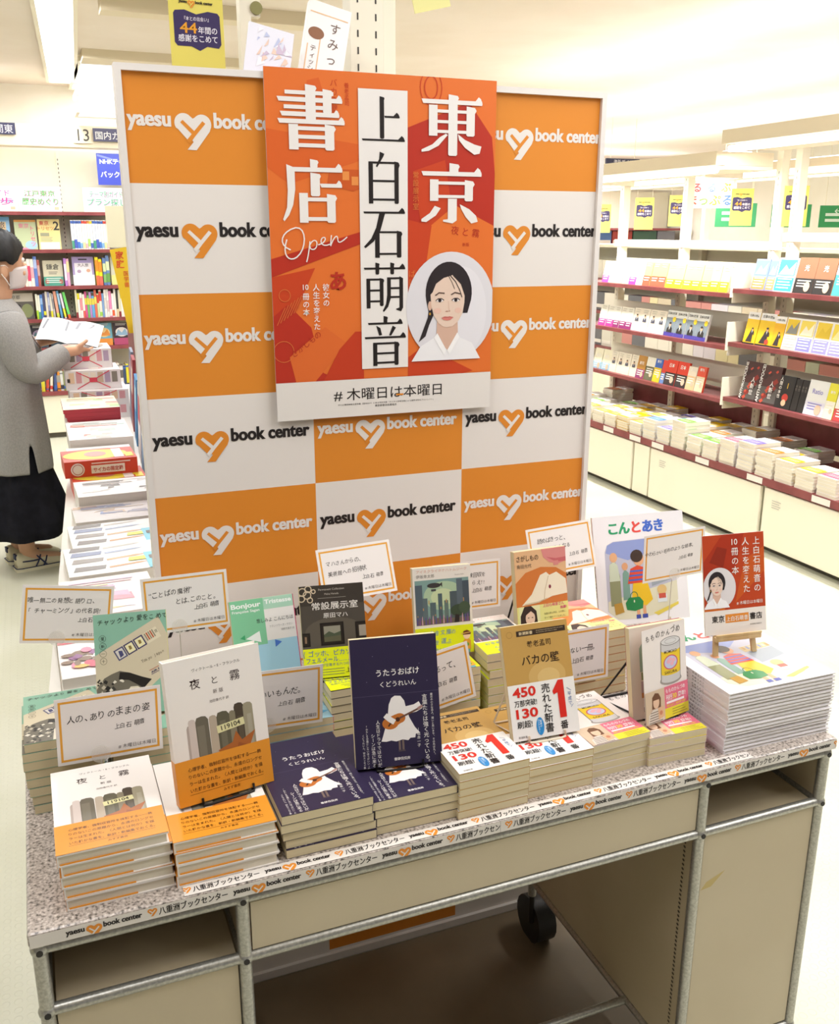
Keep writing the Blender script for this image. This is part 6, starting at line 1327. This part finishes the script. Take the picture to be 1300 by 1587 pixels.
row(NU[3][0], NU[2], 4.05, [(.105, photo(.155, '#7d96cc', '#a8b8dc', '#d99a5a', '#8fa2cc'), 'blue and orange book'), (.06, photo(.155, '#7d96cc', '#a8b8dc', '#d9a06a', '#8fa2cc'), 'narrow blue and orange book'), (.135, photo(.165, '#4aa4dc', '#a4d4ee', '#3fb4dc'), 'bright blue book'), (.125, two(.17, '#9a6a4e', '#2a2422', .42, '光'), 'brown and black book'), (.125, two(.17, '#9a6a4e', '#2a2422', .42, '光'), 'brown and black book'), (.12, two(.16, '#c4dce0', '#4aa8a4', .6), 'teal and white book'), (.12, two(.16, '#e4dcd4', '#c46a5a', .4), 'white and rust book')], 'on near upper shelf', 'face-out books on the near upper shelf', .16)
row(NU[3][1], NU[2], 4.07, [(.092, yel(.165), 'yellow book with bowing figure'), (.115, yel(.165), 'yellow book with bowing figure'), (.075, yel(.158, base='#e8b01c'), 'amber book with bowing figure'), (.095, photo(.158, '#e6c22c', '#8a8a84', '#c4c4c0'), 'white book with yellow and grey photo'), (.105, photo(.158, '#ecd45a', '#f0ecd4', '#8f8fd4'), 'yellow and lilac book'), (.105, photo(.158, '#e4c43a', '#d9b82c', '#9a96d4'), 'yellow and violet book'), (.105, photo(.158, '#e8d04a', '#efe2a0', '#a09cd8'), 'pale yellow and violet book'), (.105, photo(.158, '#e8d04a', '#efe2a0', '#8fa8d8'), 'pale yellow and blue book')], 'on near middle shelf', 'face-out books on the near middle shelf', .16)
def redblack(h):
    def mk(w):
        rg = random.Random(2); f = []
        for k in range(14): x = rg.uniform(-w*.35, w*.3); y = rg.uniform(h*.05, h*.9); r = rg.uniform(.01, .024); f.append(pol_([(x-r, y), (x, y-r*.7), (x+r, y+r*.2), (x+r*.2, y+r)], rg.choice(['#b8402c', '#c9503a', '#8a2a22', '#3a2422']), 2))
        f += [bar_(-w/2, h*.05, w/2, h*.45, '#5a5552', 1), lambda a: a.vtext('人新世', w*.16, h*.62, h*.15, '#e9e4e0', 4, 1.05, .012, 2), lambda a: a.text('ANTHROPOCENE', -w*.36, h*.02, w*.20, '#ece8e4', 4, 'l', .02, 1, pi/2, 0, 2, ) ]
        return cover_mesh('b', w, h, .02, f, '#4a2a28')
    return mk
def goldblk(h):
    def mk(w): return cover_mesh('b', w, h, .02, [bar_(-w/2, 0, -w*.28, h, '#2a2624'), vtx_('人間の本性', -w*.38, h*.95, w*.2, '#ece6de'), txt_('1', w*.08, h*.62, w*.36, '#d9b23a'), dsc_(w*.06, h*.34, w*.2, h*.12, '#c0392c', 2), dsc_(w*.04, h*.18, w*.15, h*.1, '#d9b08e', 3)], '#262220')
    return mk
row(NU[3][2], NU[2], 4.06, [(.125, redblack(.205), 'large red and black book'), (.145, redblack(.20), 'large red and black book'), (.11, goldblk(.165), 'black book with gold numeral')] + [(.022, lambda w: cover_mesh('b', w, .16, .05, [vtx_('本性', 0, .13, w*.7, '#6a625a')], '#262220'), 'narrow black book edge')]*4 + [(.13, two(.17, '#dfe0dc', '#d9d8e4', .4, 'Ratio', '#8a86c4'), 'white book with violet lettering'), (.06, two(.17, '#d9d23a', '#e6e4d0', .5), 'yellow and white book'), (.12, two(.165, '#e9e4dc', '#c44a4a', .35), 'white book with red band')], 'on near lower shelf', 'face-out books on the near lower shelf', .17)

# stacks on the low base shelf
BZ = .372
PALW = [('#f0ede6', '#e6b800'), ('#f0eeea', '#76c22e'), ('#efece6', '#e0801e'), ('#ecebee', '#7f70cc'), ('#f2efe6', '#e0bc10'), ('#efeae6', '#d9607f'), ('#eef0ee', '#4a90d8'), ('#e6bc00', '#f0ece4')]
CN = ['white and yellow', 'white and green', 'white and orange', 'white and lilac', 'cream and yellow', 'white and pink', 'white and blue', 'yellow and white']
def flat_mesh(w, h, t, ci):
    b, c = PALW[ci]; a = Art(); a.rect(-w/2, 0, w/2, h, b, 0); a.rect(-w/2, h*.10, w/2, h*.48, c, 1); a.rect(-w*.35, h*.62, w*.3, h*.70, '#c9c4bc', 1); a.rect(-w*.2, h*.5, w*.35, h*.54, c, 1)
    for k in range(3): a.rect(-w*.4, h*(.35-.07*k), w*.35, h*(.37-.07*k), '#f3efe9', 2)
    m = MB(); cm = mat(b, .45); bd = mat(c, .45)
    m.box(-w/2, w/2, 0, h, -.0008, 0, cm).box(-w/2, w/2, 0, h, -t, -t+.0008, cm).box(-w/2, -w/2+.0008, 0, h, -t+.0008, -.0008, cm)
    m.box(-w/2+.0009, w/2-.001, .001, h-.001, -t+.0008, -.0008, PAGESW)
    m.raw([(-w/2-.0003, h*.12, -t), (-w/2-.0003, h*.40, -t), (-w/2-.0003, h*.40, 0), (-w/2-.0003, h*.12, 0)], [(0,1,2,3)], bd)
    m.art(a, top, .0003, .0003); return m
def base_pile(x, y, n, t, ci, rowname, idx, w=.112, h=.165, turn=-pi/2, green=False):
    rg = random.Random(idx*7+ci); proto = None
    for i in range(n):
        mw = pose(x+rg.uniform(-.003, .003), y+rg.uniform(-.003, .003), BZ+(n-i)*t, turn+rg.uniform(-.015, .015))
        lab = '%s book, %s from top, %s pile from far end, %s row' % (CN[ci], ORD[i], ORD[idx], rowname)
        grp = 'flat books on the low base shelf'
        if proto is None: proto = flat_mesh(w, h, t, ci).build('stacked_book', mw=mw); tag(proto, lab, 'book', grp)
        else: dup(proto, mw, lab, grp)
ys = [5.52 - .134*i for i in range(19)]
nf = [4,5,6,6,5,5,6,5,7,6,8,5,5,8,9,8,7,6,6]; cf = [1,2,2,0,4,0,7,0,6,3,1,1,1,5,3,2,0,4,5]; tf = [.014]*8+[.016,.014,.0185,.018,.018,.0155,.0155,.015,.015,.015,.015]
for i, y in enumerate(ys): base_pile(GX-.002, y, nf[i], tf[i], cf[i], 'front', i)
nm = [5,4,3,4,4,4,5,5,6,6,5,4,5,4,5]; cmid = [2,1,1,0,7,0,4,3,6,7,2,1,4,1,0]
for i in range(15): base_pile(GX+.185, 5.50-.136*i - (.02 if i > 8 else 0), nm[i], .016, cmid[i], 'middle', i)
nb = [7,3,4,5,4,5,5,6,5,4]; cb = [2,1,0,7,3,7,4,0,2,1]
for i in range(10): base_pile(GX+.372, 5.46-.2*i, nb[i], .016, cb[i], 'back', i)

# ------------------------------------------------------------------ second gondola beyond, far wall and hanging sheets
g2 = empty('rear_gondola', (4.75, 5.2, 0)); tag(g2, 'second cream gondola seen through the right one', 'shelving')
def g2_(m): m.v = [(v[0]-4.75, v[1]-5.2, v[2]) for v in m.v]; return m
for z in (1.40, 1.12, .85, .55): g2_(MB().box(4.55, 4.85, 3.0, 8.4, z-.024, z, RED if z != 1.40 else CREAMW)).build('shelf', g2)
g2_(MB().box(4.85, 4.87, 3.0, 8.4, 0, 1.40, CREAMB)).build('back_board', g2); g2_(MB().box(4.45, 4.85, 3.0, 8.4, 0, .34, CREAMW)).build('base', g2)
for y in (3.02, 4.6, 6.2, 7.8): g2_(MB().box(4.80, 4.849, y-.02, y+.02, .34, 1.92, CREAMW)).build('upright', g2)
r = empty('gondola_lamp', (4.6, 5.6, 1.86)); tag(r, 'fluorescent light above the second gondola, seen behind the hanging sheets', 'lamp')
MB().box(-.02, .25, -2.7, 2.7, .03, .08, BEAM).build('hood', r); MB().tube([(0, -2.68, .01), (0, 2.68, .01)], .018, TUBE, 10).build('tube', r)
la = bpy.data.lights.new('gondola_light', 'AREA'); la.shape = 'RECTANGLE'; la.size = .05; la.size_y = 5.2; la.energy = 60*AREA; la.color = (1, .98, .94)
lo = bpy.data.objects.new('gondola_light', la); COL.objects.link(lo); lo.parent = r; lo.location = (-.02, 0, -.012)
la = bpy.data.lights.new('ceiling_glow', 'AREA'); la.shape = 'RECTANGLE'; la.size = .2; la.size_y = 5.2; la.energy = 24*AREA; la.color = (1, .985, .95)
lo = bpy.data.objects.new('gondola_uplight', la); COL.objects.link(lo); lo.parent = r; lo.location = (.12, 0, .10); lo.rotation_euler = (pi, 0, 0)
MB().box(.04, .20, -2.6, 2.6, .081, .090, TUBE).build('uplight', r)  # uplight and its glowing strip added to whiten the ceiling behind
gr2 = random.Random(31)
for zi, z in enumerate((1.12, .85, .55)):
    y = 7.9; i = 0
    while y > 3.9:
        w = gr2.uniform(.10, .20); c = gr2.choice(['#d9d4c8', '#cdbfa6', '#efe9dc', '#c98a84', '#6a6a70', '#e0d4a8', '#c4ccb8', '#d9d2dc', '#e6e0d4'])
        o = MB().box(-w/2, w/2, 0, .1, 0, .15, mat(c, .5)).box(-w/2+.004, w/2-.004, -.0008, 0, .02, .05, mat('#e9e4dc', .5)).build('book_block', loc=(4.60, y-w/2, z+.0005)); o.rotation_euler = (0, 0, -pi/2)
        tag(o, 'row of spines, %s from the far end on the %s shelf of the second gondola' % (ORD[min(i, 29)], ('upper', 'middle', 'lower')[zi]), 'book', 'books on the second gondola'); y -= w+.004; i += 1
def sheet(x, y, z0, z1, label, hz):
    r = empty('hanging_flyer', (x, y, z0)); tag(r, label, 'flyer', 'yellow anniversary sheets'); w = (z1-z0)*.60
    a = flyer_art(-w/2, w/2, 0, z1-z0); m = MB().box(-w/2, w/2, 0, .0012, 0, z1-z0, mat('#e6d868', .5)).art(a, front(0), .0008, .0008); p = m.build('sheet', r)
    for sx in (-1, 1): MB().tube([(sx*w*.4, .001, z1-z0), (sx*w*.4, .001, hz-z0)], .0012, CREAMWIRE, 5).build('string', r)
    r.rotation_euler = (0, 0, -.62); return r
for i, (x, y, z0, z1) in enumerate(((3.80, 6.02, 1.495, 1.685), (3.80, 5.52, 1.515, 1.715), (3.80, 5.16, 1.535, 1.718), (3.80, 4.575, 1.535, 1.735), (3.82, 4.175, 1.53, 1.735))):
    sheet(x, y, z0, z1, 'yellow sheet with navy book shape over the right gondola, %s from the left' % ORD[i], 1.86)
a = Art().rect(-.17, 0, .17, .19, '#f2efec', 0)
for ch, x, c in (('ま', -.125, '#d9503c'), ('っ', -.05, '#7fbf5a'), ('ぷ', .03, '#e8a03a'), ('る', .115, '#4a6cc4')): a.text(ch, x, .025, .080, c, 2, 'c', .03)
for ch, x, c in (('る', -.10, '#d94a4a'), ('る', .0, '#4a5cc0'), ('ぶ', .10, '#e8a03a')): a.text(ch, x, .115, .07, c, 2, 'c', .03)
o = MB().box(-.17, .17, 0, .004, 0, .19, mat('#f2efec', .5)).art(a, front(0), .0008, .0008).build('hanging_board', loc=(4.62, 5.90, 1.665)); o.rotation_euler = (0, 0, -.62); tag(o, 'white board with coloured lettering hanging below the second light', 'sign')
a = Art().rect(0, 0, .36, .055, '#34344a', 0).text('海外ガイド', .18, .010, .042, '#d9d6d8', 2, 'c', .005)
o = MB().box(0, .36, 0, .02, 0, .055, mat('#34344a', .5)).tube([(.05, .01, .055), (.05, .01, CZ-2.095)], .004, CREAMW, 6).tube([(.31, .01, .055), (.31, .01, CZ-2.095)], .004, CREAMW, 6).art(a, front(0), .0008, .0008).build('hanging_sign', loc=(5.06, 8.0, 2.095)); tag(o, 'dark blue sign hanging from the ceiling right of the panel', 'sign')
for i, (x, y) in enumerate(((6.75, 8.2), (7.55, 8.3), (8.3, 8.4))):
    a = Art().rect(-.20, 0, .20, .23, '#3f9a62', 0); a.rect(-.14, .06, .12, .09, '#dfeee4', 1); a.rect(-.14, .12, .06, .15, '#dfeee4', 1); a.text('←', -.02, .15, .07, '#e9f2ec', 2, 'c', .02)
    o = MB().box(-.20, .20, 0, .02, 0, .23, mat('#3f9a62', .5)).tube([(-.15, .01, .23), (-.15, .01, CZ-1.55)], .004, CREAMW, 6).tube([(.15, .01, .23), (.15, .01, CZ-1.55)], .004, CREAMW, 6).art(a, front(0), .001, .001).build('green_sign', loc=(x, y, 1.55)); o.rotation_euler = (0, 0, -.5); tag(o, 'green sign hanging beyond the right gondola, %s from the left' % ORD[i], 'sign', 'green hanging signs')
fb = empty('far_bookcase', (6.0, 11.9, 0)); tag(fb, 'bookcase with red shelf edges along the far wall', 'bookcase')
for z in (.4, .7, 1.0, 1.3, 1.55): MB().box(-3.4, 2.8, -.25, .3, z-.03, z, RED).build('shelf', fb)
MB().box(-3.4, 2.8, .3, .34, 0, 2.05, CREAMB).build('back_board', fb); MB().box(-3.4, 2.8, -.25, .3, 0, .3, CREAMW).build('base', fb)
for zi, z in enumerate((.4, .7, 1.0, 1.3)):
    x = 2.65; i = 0
    while x < 8.6:
        w = gr2.uniform(.28, .5); o = MB().box(0, w, 0, .15, 0, .21, mat(gr2.choice(['#b04a44', '#5a7ab0', '#4a6a5a', '#d9c08a', '#8a8a94', '#e6dcd0', '#c98a94']), .5)).box(.01, w-.01, -.001, 0, .04, .09, mat('#e9e4dc', .5)).build('book_block', loc=(x, 11.75, z+.0005)); tag(o, 'row of spines, %s from the left on the %s shelf of the far bookcase' % (ORD[min(i, 29)], ORD[zi]), 'book', 'books on the far bookcase'); x += w+.02; i += 1

# ------------------------------------------------------------------ the person reading at the magazine island
SKIN = noise_mat('skin', '#d2a283', '#d9ab8d', (6,6,6), .55); HAIR = noise_mat('black_hair', '#0d0b0c', '#1b1817', (60,60,20), .62, bump=.4)
KNIT = noise_mat('grey_knit', '#989694', '#a3a09d', (260,260,120), .9, bump=.35, spec=.1); SKIRT = noise_mat('black_skirt_cloth', '#15151c', '#1c1c24', (20,20,20), .8, spec=.15)
def evaluated(o, name, mats):
    dg = bpy.context.evaluated_depsgraph_get(); me = bpy.data.meshes.new_from_object(o.evaluated_get(dg)); me.name = name
    bpy.data.objects.remove(o); me.materials.clear()
    for m in mats: me.materials.append(m)
    me.polygons.foreach_set('use_smooth', [True]*len(me.polygons)); return me
def largest(me, mats):
    n = len(me.vertices); par = list(range(n))
    def find(a):
        while par[a] != a: par[a] = par[par[a]]; a = par[a]
        return a
    for e in me.edges:
        a, b = find(e.vertices[0]), find(e.vertices[1])
        if a != b: par[a] = b
    cnt = {}
    for i in range(n): r = find(i); cnt[r] = cnt.get(r, 0) + 1
    big_ = max(cnt, key=cnt.get); idx = {}; vs = []
    for i in range(n):
        if find(i) == big_: idx[i] = len(vs); vs.append(me.vertices[i].co[:])
    fs = [tuple(idx[i] for i in p.vertices) for p in me.polygons if p.vertices[0] in idx]
    m2 = bpy.data.meshes.new(me.name); m2.from_pydata(vs, [], fs); [m2.materials.append(m) for m in mats]
    m2.polygons.foreach_set('use_smooth', [True]*len(fs)); return m2
def body(name, verts, edges, rad, mats, extra, voxel):
    """one continuous surface: tapered limbs swelling at the joints, fused and smoothed"""
    mb = MB(); R = [(sum(r)/2 if isinstance(r, tuple) else r) for r in rad]
    for v, r in zip(verts, R): mb.sphere(tuple(v), r*1.01, mats[0], 14, 10)
    for a, b in edges: mb.tube([verts[a], verts[b]], [R[a], R[b]], mats[0], 14)
    extra(mb)
    o2 = mb.build(name + '_x'); rm = o2.modifiers.new('r', 'REMESH'); rm.mode = 'VOXEL'; rm.voxel_size = voxel
    sm = o2.modifiers.new('m', 'SMOOTH'); sm.iterations = 5; sm.factor = .5
    return largest(evaluated(o2, name, mats), mats)
# local frame of the figure: +x = the way it faces, +y = its left, z up; origin on the floor between the feet
PX, PYY, PR = -.135, 4.60, radians(16)
V = []; E = []; R_ = []
def add(p, r, prev=None):
    V.append(p); R_.append(r)
    if prev is not None: E.append((prev, len(V)-1))
    return len(V)-1
pel = add((0, 0, .78), (.115, .13))
sp1 = add((-.005, 0, .95), (.10, .125), pel); sp2 = add((.0, 0, 1.11), (.085, .10), sp1); nk = add((.010, 0, 1.205), .055, sp2); hd0 = add((.030, 0, 1.275), .052, nk)
for sy in (-1, 1):
    hip = add((.0, sy*.075, .72), .085, pel); kn = add((.015, sy*.072, .42), .056, hip); cf_ = add((-.008, sy*.068, .27), .050, kn); an_ = add((-.01, sy*.066, .085), .034, cf_); ft = add((.03, sy*.066, .045), .034, an_); add((.12, sy*.068, .03), .026, ft)
def arm(sy, el, wr, palm):
    sh = add((.0, sy*.132, 1.120), .046, sp2); e1 = add(tuple((Vector(V[sh])+Vector(el))/2), .040, sh); e = add(el, .029, e1); w1 = add(tuple((Vector(el)*.5+Vector(wr)*.5)), .033, e); w = add(wr, .026, w1); p = add(palm, (.030, .016), w)
    return w, p
wR, pR = arm(-1, (.045, -.19, .905), (.235, -.125, .985), (.295, -.105, .985))
wL, pL = arm(1, (.03, .19, .92), (.20, .13, 1.01), (.255, .11, 1.02))
def fingers(p, d, up, side, base):
    d = Vector(d).normalized(); up = Vector(up).normalized(); s = d.cross(up)
    for k, (o_, l) in enumerate(((-.022, .048), (-.007, .056), (.008, .052), (.022, .040))):
        a0 = add(tuple(Vector(base)+d*.028+s*o_), .0095, p); a1 = add(tuple(Vector(base)+d*(.028+l*.5)+s*o_+up*-.006), .0088, a0); a2 = add(tuple(Vector(base)+d*(.028+l*.92)+s*o_+up*.004), .0078, a1)
    t0 = add(tuple(Vector(base)+d*.004+s*side*.030+up*.016), .0105, p); add(tuple(Vector(base)+d*.034+s*side*.036+up*.034), .0088, t0)
fingers(pR, (.95, .25, -.05), (0, .3, 1), 1, V[pR]); fingers(pL, (.9, -.3, .05), (0, -.3, 1), -1, V[pL])
HC = Vector((.045, 0, 1.385)); degrees_ = math.degrees
def head(mb):
    mb.sphere(tuple(HC), .088, SKIN, 24, 18, (1.0, .86, 1.22)); mb.sphere((.058, 0, 1.335), .062, SKIN, 20, 14, (1.0, .88, 1.1))
    mb.sphere((.137, 0, 1.352), .013, SKIN, 10, 8, (1.2, .8, 1.3)); mb.sphere((.105, 0, 1.285), .028, SKIN, 12, 8, (1.0, 1.0, .8))
    for sy in (-1, 1):
        mb.sphere((.030, sy*.076, 1.335), .022, SKIN, 12, 10, (.75, .45, 1.45)); mb.sphere((.118, sy*.030, 1.325), .016, SKIN, 10, 8); mb.sphere((.118, sy*.032, 1.405), .014, SKIN, 10, 8, (.8, 1.3, .7))
    mb.sphere((.122, 0, 1.335), .014, SKIN, 10, 8, (1, 1.7, .5)); mb.sphere((.120, 0, 1.318), .013, SKIN, 10, 8, (1, 1.5, .5))
me = body('person', V, E, R_, [SKIN], head, .0042)
pers = bpy.data.objects.new('person', me); COL.objects.link(pers); pers.location = (PX, PYY, 0); pers.rotation_euler = (0, 0, PR)
tag(pers, 'person in grey cardigan and long black skirt reading a magazine, wearing a white mask', 'person')
def child_mesh(name, me_): o = bpy.data.objects.new(name, me_); COL.objects.link(o); o.parent = pers; return o
for sy in (-1, 1):
    MB().sphere((.123, sy*.031, 1.379), .011, mat('#efe9e4', .3), 10, 8).sphere((.131, sy*.031, 1.378), .0055, mat('#1c1514', .3), 8, 6).build('eye', pers)
# hair: cap with volume, short at the nape
hb = MB(); n, k = 48, 18; vs = []; fs = []
LIM = [(0, 66), (35, 76), (60, 96), (78, 106), (90, 97), (112, 98), (126, 120), (150, 130), (180, 132)]
def hair_lim(d):
    for (a0, l0), (a1, l1) in zip(LIM, LIM[1:]):
        if a0 <= d <= a1: return radians(l0 + (l1-l0)*(d-a0)/(a1-a0))
for i in range(k+1):
    for j in range(n):
        ph = 2*pi*j/n; d = abs((degrees_(ph) + 180) % 360 - 180); t = hair_lim(d)*i/k
        r = .0925 + .003*sin(7*ph+3*t) + .0025*sin(15*ph+2*i) + .007*sin(t)*(1 if d > 60 else .6)
        vs.append((HC.x-.004 + r*1.06*sin(t)*cos(ph), HC.y + r*.93*sin(t)*sin(ph), HC.z+.006 + r*1.24*cos(t)))
for i in range(k):
    for j in range(n): fs.append((i*n+j, (i+1)*n+j, (i+1)*n+(j+1) % n, i*n+(j+1) % n))
hb.raw(vs, fs, HAIR, True)
ho = hb.build('hair', pers); sd = ho.modifiers.new('s', 'SOLIDIFY'); sd.thickness = .012; sd.offset = -1
# mask with ear loops
mk = MB(); vs = []; fs = []; n, k = 14, 7
for i in range(k+1):
    v = i/k; z = 1.262 + .090*v
    for j in range(n+1):
        ph = radians(-84 + 168*j/n); bul = 1 + .12*sin(pi*v)*cos(ph); rx = (.060 + .040*sin(pi*min(1, v*.9+.1))*1.0)
        vs.append((.045 + .098*bul*cos(ph)*(.86+.16*v), .068*sin(ph)*(.75+.25*v), z + .004*cos(ph*2)))
for i in range(k):
    for j in range(n): fs.append((i*(n+1)+j, i*(n+1)+j+1, (i+1)*(n+1)+j+1, (i+1)*(n+1)+j))
mk.raw(vs, fs, mat('#dcd3d4', .8), True)
for sy in (-1, 1):
    mk.tube([(.054, sy*.066, 1.345), (.035, sy*.081, 1.360), (.018, sy*.083, 1.358)], .0022, mat('#efe9e6', .7), 6); mk.tube([(.056, sy*.052, 1.270), (.034, sy*.079, 1.300), (.018, sy*.081, 1.325)], .0022, mat('#efe9e6', .7), 6)
mo_ = mk.build('mask', pers); sd = mo_.modifiers.new('s', 'SOLIDIFY'); sd.thickness = .002
# garments as lofted rings
def loft(rings, n, fold=0.0, nf=9, ph0=0.0):
    vs = []; fs = []
    for i, (z, cx, cy, rx, ry, fo) in enumerate(rings):
        for j in range(n):
            a_ = 2*pi*j/n; f = 1 + fo*sin(nf*a_+ph0+i*.15); vs.append((cx + rx*f*cos(a_), cy + ry*f*sin(a_), z))
    for i in range(len(rings)-1):
        for j in range(n): fs.append((i*n+j, i*n+(j+1) % n, (i+1)*n+(j+1) % n, (i+1)*n+j))
    return vs, fs
sk = MB(); v_, f_ = loft([(.84, -.005, 0, .115, .135, .0), (.70, .0, 0, .126, .160, .01), (.55, .0, 0, .136, .182, .02), (.47, .004, 0, .142, .190, .03), (.34, .015, 0, .172, .215, .05), (.22, .02, 0, .196, .240, .055), (.175, .02, 0, .200, .245, .06)], 64)
v_ = [(x, y, z + (.035*max(0, x-.03)/.2 if z < .25 else 0)) for x, y, z in v_]
sk.raw(v_, f_, SKIRT, True); so = sk.build('skirt', pers); sd = so.modifiers.new('s', 'SOLIDIFY'); sd.thickness = .006
NC = 72
cd = MB(); v_, f_ = loft([(1.222, .004, 0, .062, .070, 0), (1.195, .0, 0, .085, .115, 0), (1.165, -.002, 0, .108, .160, 0), (1.10, .0, 0, .126, .185, 0), (.98, .0, 0, .132, .182, .01), (.84, .0, 0, .140, .188, .018), (.70, .0, 0, .150, .200, .022), (.60, .0, 0, .156, .208, .024), (.54, .0, 0, .159, .211, .025), (.47, .0, 0, .162, .214, .026)], NC)
keep = []
for q, f in enumerate(f_):
    ring, j = divmod(q, NC)
    if ring >= 7 and j == 55: continue               # slit low at the right side
    if ring >= 2 and (j <= 1 or j >= NC-2): continue # open down the front
    keep.append(f)
# the slit and the front fall open a little towards the hem
for ring in range(7, 10):
    for j, s_ in ((55, -1), (56, 1)):
        x, y, z = v_[ring*NC+j]; v_[ring*NC+j] = (x + s_*.007*(ring-7), y, z)
cd.raw(v_, keep, KNIT, True)
for sy, el, wr in ((-1, (.045, -.19, .905), (.235, -.125, .985)), (1, (.03, .19, .92), (.20, .13, 1.01))):
    p0 = Vector((.0, sy*.120, 1.125)); P = [p0 + (Vector((.0, sy*.165, 1.10))-p0)*.6] ; el = Vector(el); wr = Vector(wr)
    pts = [p0, Vector((.005, sy*.170, 1.075)), (Vector((.005, sy*.170, 1.075))+el)/2, el + (Vector((.0, sy*.165, 1.10))-el)*.10, el + (wr-el)*.15 + Vector((0, 0, -.006)), el + (wr-el)*.5, el + (wr-el)*.88, el + (wr-el)*.96]
    cd.tube(pts, [.078, .076, .066, .062, .060, .052, .040, .041], KNIT, 18)
co_ = cd.build('cardigan', pers); sd = co_.modifiers.new('s', 'SOLIDIFY'); sd.thickness = .006; sd.offset = 1; ss = co_.modifiers.new('d', 'SUBSURF'); ss.levels = 1; ss.render_levels = 1
# shoes
CANV = mat('#e2d9bc', .7); NAV = mat('#2c3358', .6)
for sy, fx in ((-1, .0), (1, .0)):
    sh = MB(); prof = [(-.065, .028, .062), (-.055, .036, .072), (-.02, .036, .072), (.03, .038, .058), (.08, .041, .040), (.125, .041, .029), (.155, .034, .022), (.172, .016, .012)]
    vs = []; fs = []; n = 16
    for x, w, h in prof:
        for j in range(n): a_ = 2*pi*j/n; vs.append((x, sy*.067 + w*cos(a_), .016 + (h-.0)*max(0, sin(a_)) ** .8 if sin(a_) > 0 else .014))
    for i in range(len(prof)-1):
        for j in range(n): fs.append((i*n+j, (i+1)*n+j, (i+1)*n+(j+1) % n, i*n+(j+1) % n))
    fs += [tuple(range(n)), tuple(range((len(prof)-1)*n, len(prof)*n))[::-1]]
    sh.raw(vs, fs, CANV, True); o = sh.build('shoe', pers); o['label'] = 'cream sneaker with navy stripes'
    so_ = MB(); pl = [(-.072, .030), (-.05, .041), (0, .043), (.06, .045), (.12, .045), (.158, .036), (.176, .014)]
    P = [(x, sy*.067 + w) for x, w in pl] + [(x, sy*.067 - w) for x, w in pl[::-1]]; nn = len(P)
    so_.raw([(x, y, .0) for x, y in P] + [(x, y, .017) for x, y in P], [tuple(range(nn))[::-1], tuple(range(nn, 2*nn))] + [(q, (q+1) % nn, nn+(q+1) % nn, nn+q) for q in range(nn)], mat('#e9e2c8', .6))
    so_.tube([(x*1.01, y, .0175) for x, y in [(p[0], sy*.067+(p[1]-sy*.067)*1.01) for p in P]], .0022, NAV, 6, closed=True)
    for s2 in (-1, 1):
        for (x0, z0, x1, z1) in ((-.045, .050, .05, .045), (.01, .018, .040, .066), (.045, .018, .068, .056), (.06, .018, .02, .068)):
            so_.tube([(x0, sy*.067 + s2*(.0405 if z0 > .03 else .044), z0), ((x0+x1)/2, sy*.067+s2*.0425, (z0+z1)/2), (x1, sy*.067 + s2*.027, z1)], .0034, NAV, 6)
    for kx in (.035, .05, .065): so_.tube([(kx, sy*.067-.02, .078-kx*.36), (kx+.006, sy*.067+.02, .078-kx*.36)], .0026, NAV, 6)
    so_.box(-.070, -.060, sy*.067-.014, sy*.067+.014, .055, .080, NAV)
    so_.build('sole_and_stripes', o)
# the magazine in the hands (top-level): open, light pages
mg = MB(); vs = []; n = 12
def pg(u): return .012*sin(pi*min(1, abs(u)/.16))
V2 = []; F2 = []
for i in range(n+1):
    u = -.165 + .33*i/n
    for v in (-.115, .115): V2.append((u, v, pg(u)))
for i in range(n): F2.append((i*2, i*2+2, i*2+3, i*2+1))
mg.raw(V2, F2, mat('#d6d3d4', .4), True); mg.raw([(x, y, z-.005) for x, y, z in V2], [f[::-1] for f in F2], mat('#3a3a40', .4), True)
for e_ in ([0, 1], [2*n, 2*n+1]): mg.raw([V2[e_[0]], V2[e_[1]], (V2[e_[1]][0], V2[e_[1]][1], V2[e_[1]][2]-.005), (V2[e_[0]][0], V2[e_[0]][1], V2[e_[0]][2]-.005)], [(0,1,2,3)], mat('#d9d4d0', .5))
a = Art(); a.poly([(-.15,.0),(-.02,.0),(-.02,.10),(-.14,.10)], '#5a5a60', 1); a.poly([(-.12,.03),(-.05,.05),(-.04,.08),(-.10,.07)], '#c9c9cc', 2); a.poly([(.02,.03),(.10,.05),(.12,.09),(.03,.10)], '#6a6a72', 1); a.rect(.02, -.02, .13, .0, '#c4b4b8', 1); a.rect(-.14, -.08, -.03, -.03, '#cfcaca', 1)
mg.art(a, lambda u, v, h: (u, v, max(pg(u), 0)+.001+h), .0006, .0006)
hm = mg.build('open_magazine'); hm.matrix_world = Matrix.Translation((PX, PYY, 0)) @ Matrix.Rotation(PR, 4, 'Z') @ Matrix.Translation((.318, .030, 1.052)) @ Matrix.Rotation(radians(-32), 4, 'Z') @ Matrix.Rotation(radians(26), 4, 'X') @ Matrix.Rotation(radians(10), 4, 'Y') @ Matrix.Scale(.82, 4)
tag(hm, 'open magazine with grey photographs held in the person\'s hands', 'magazine')
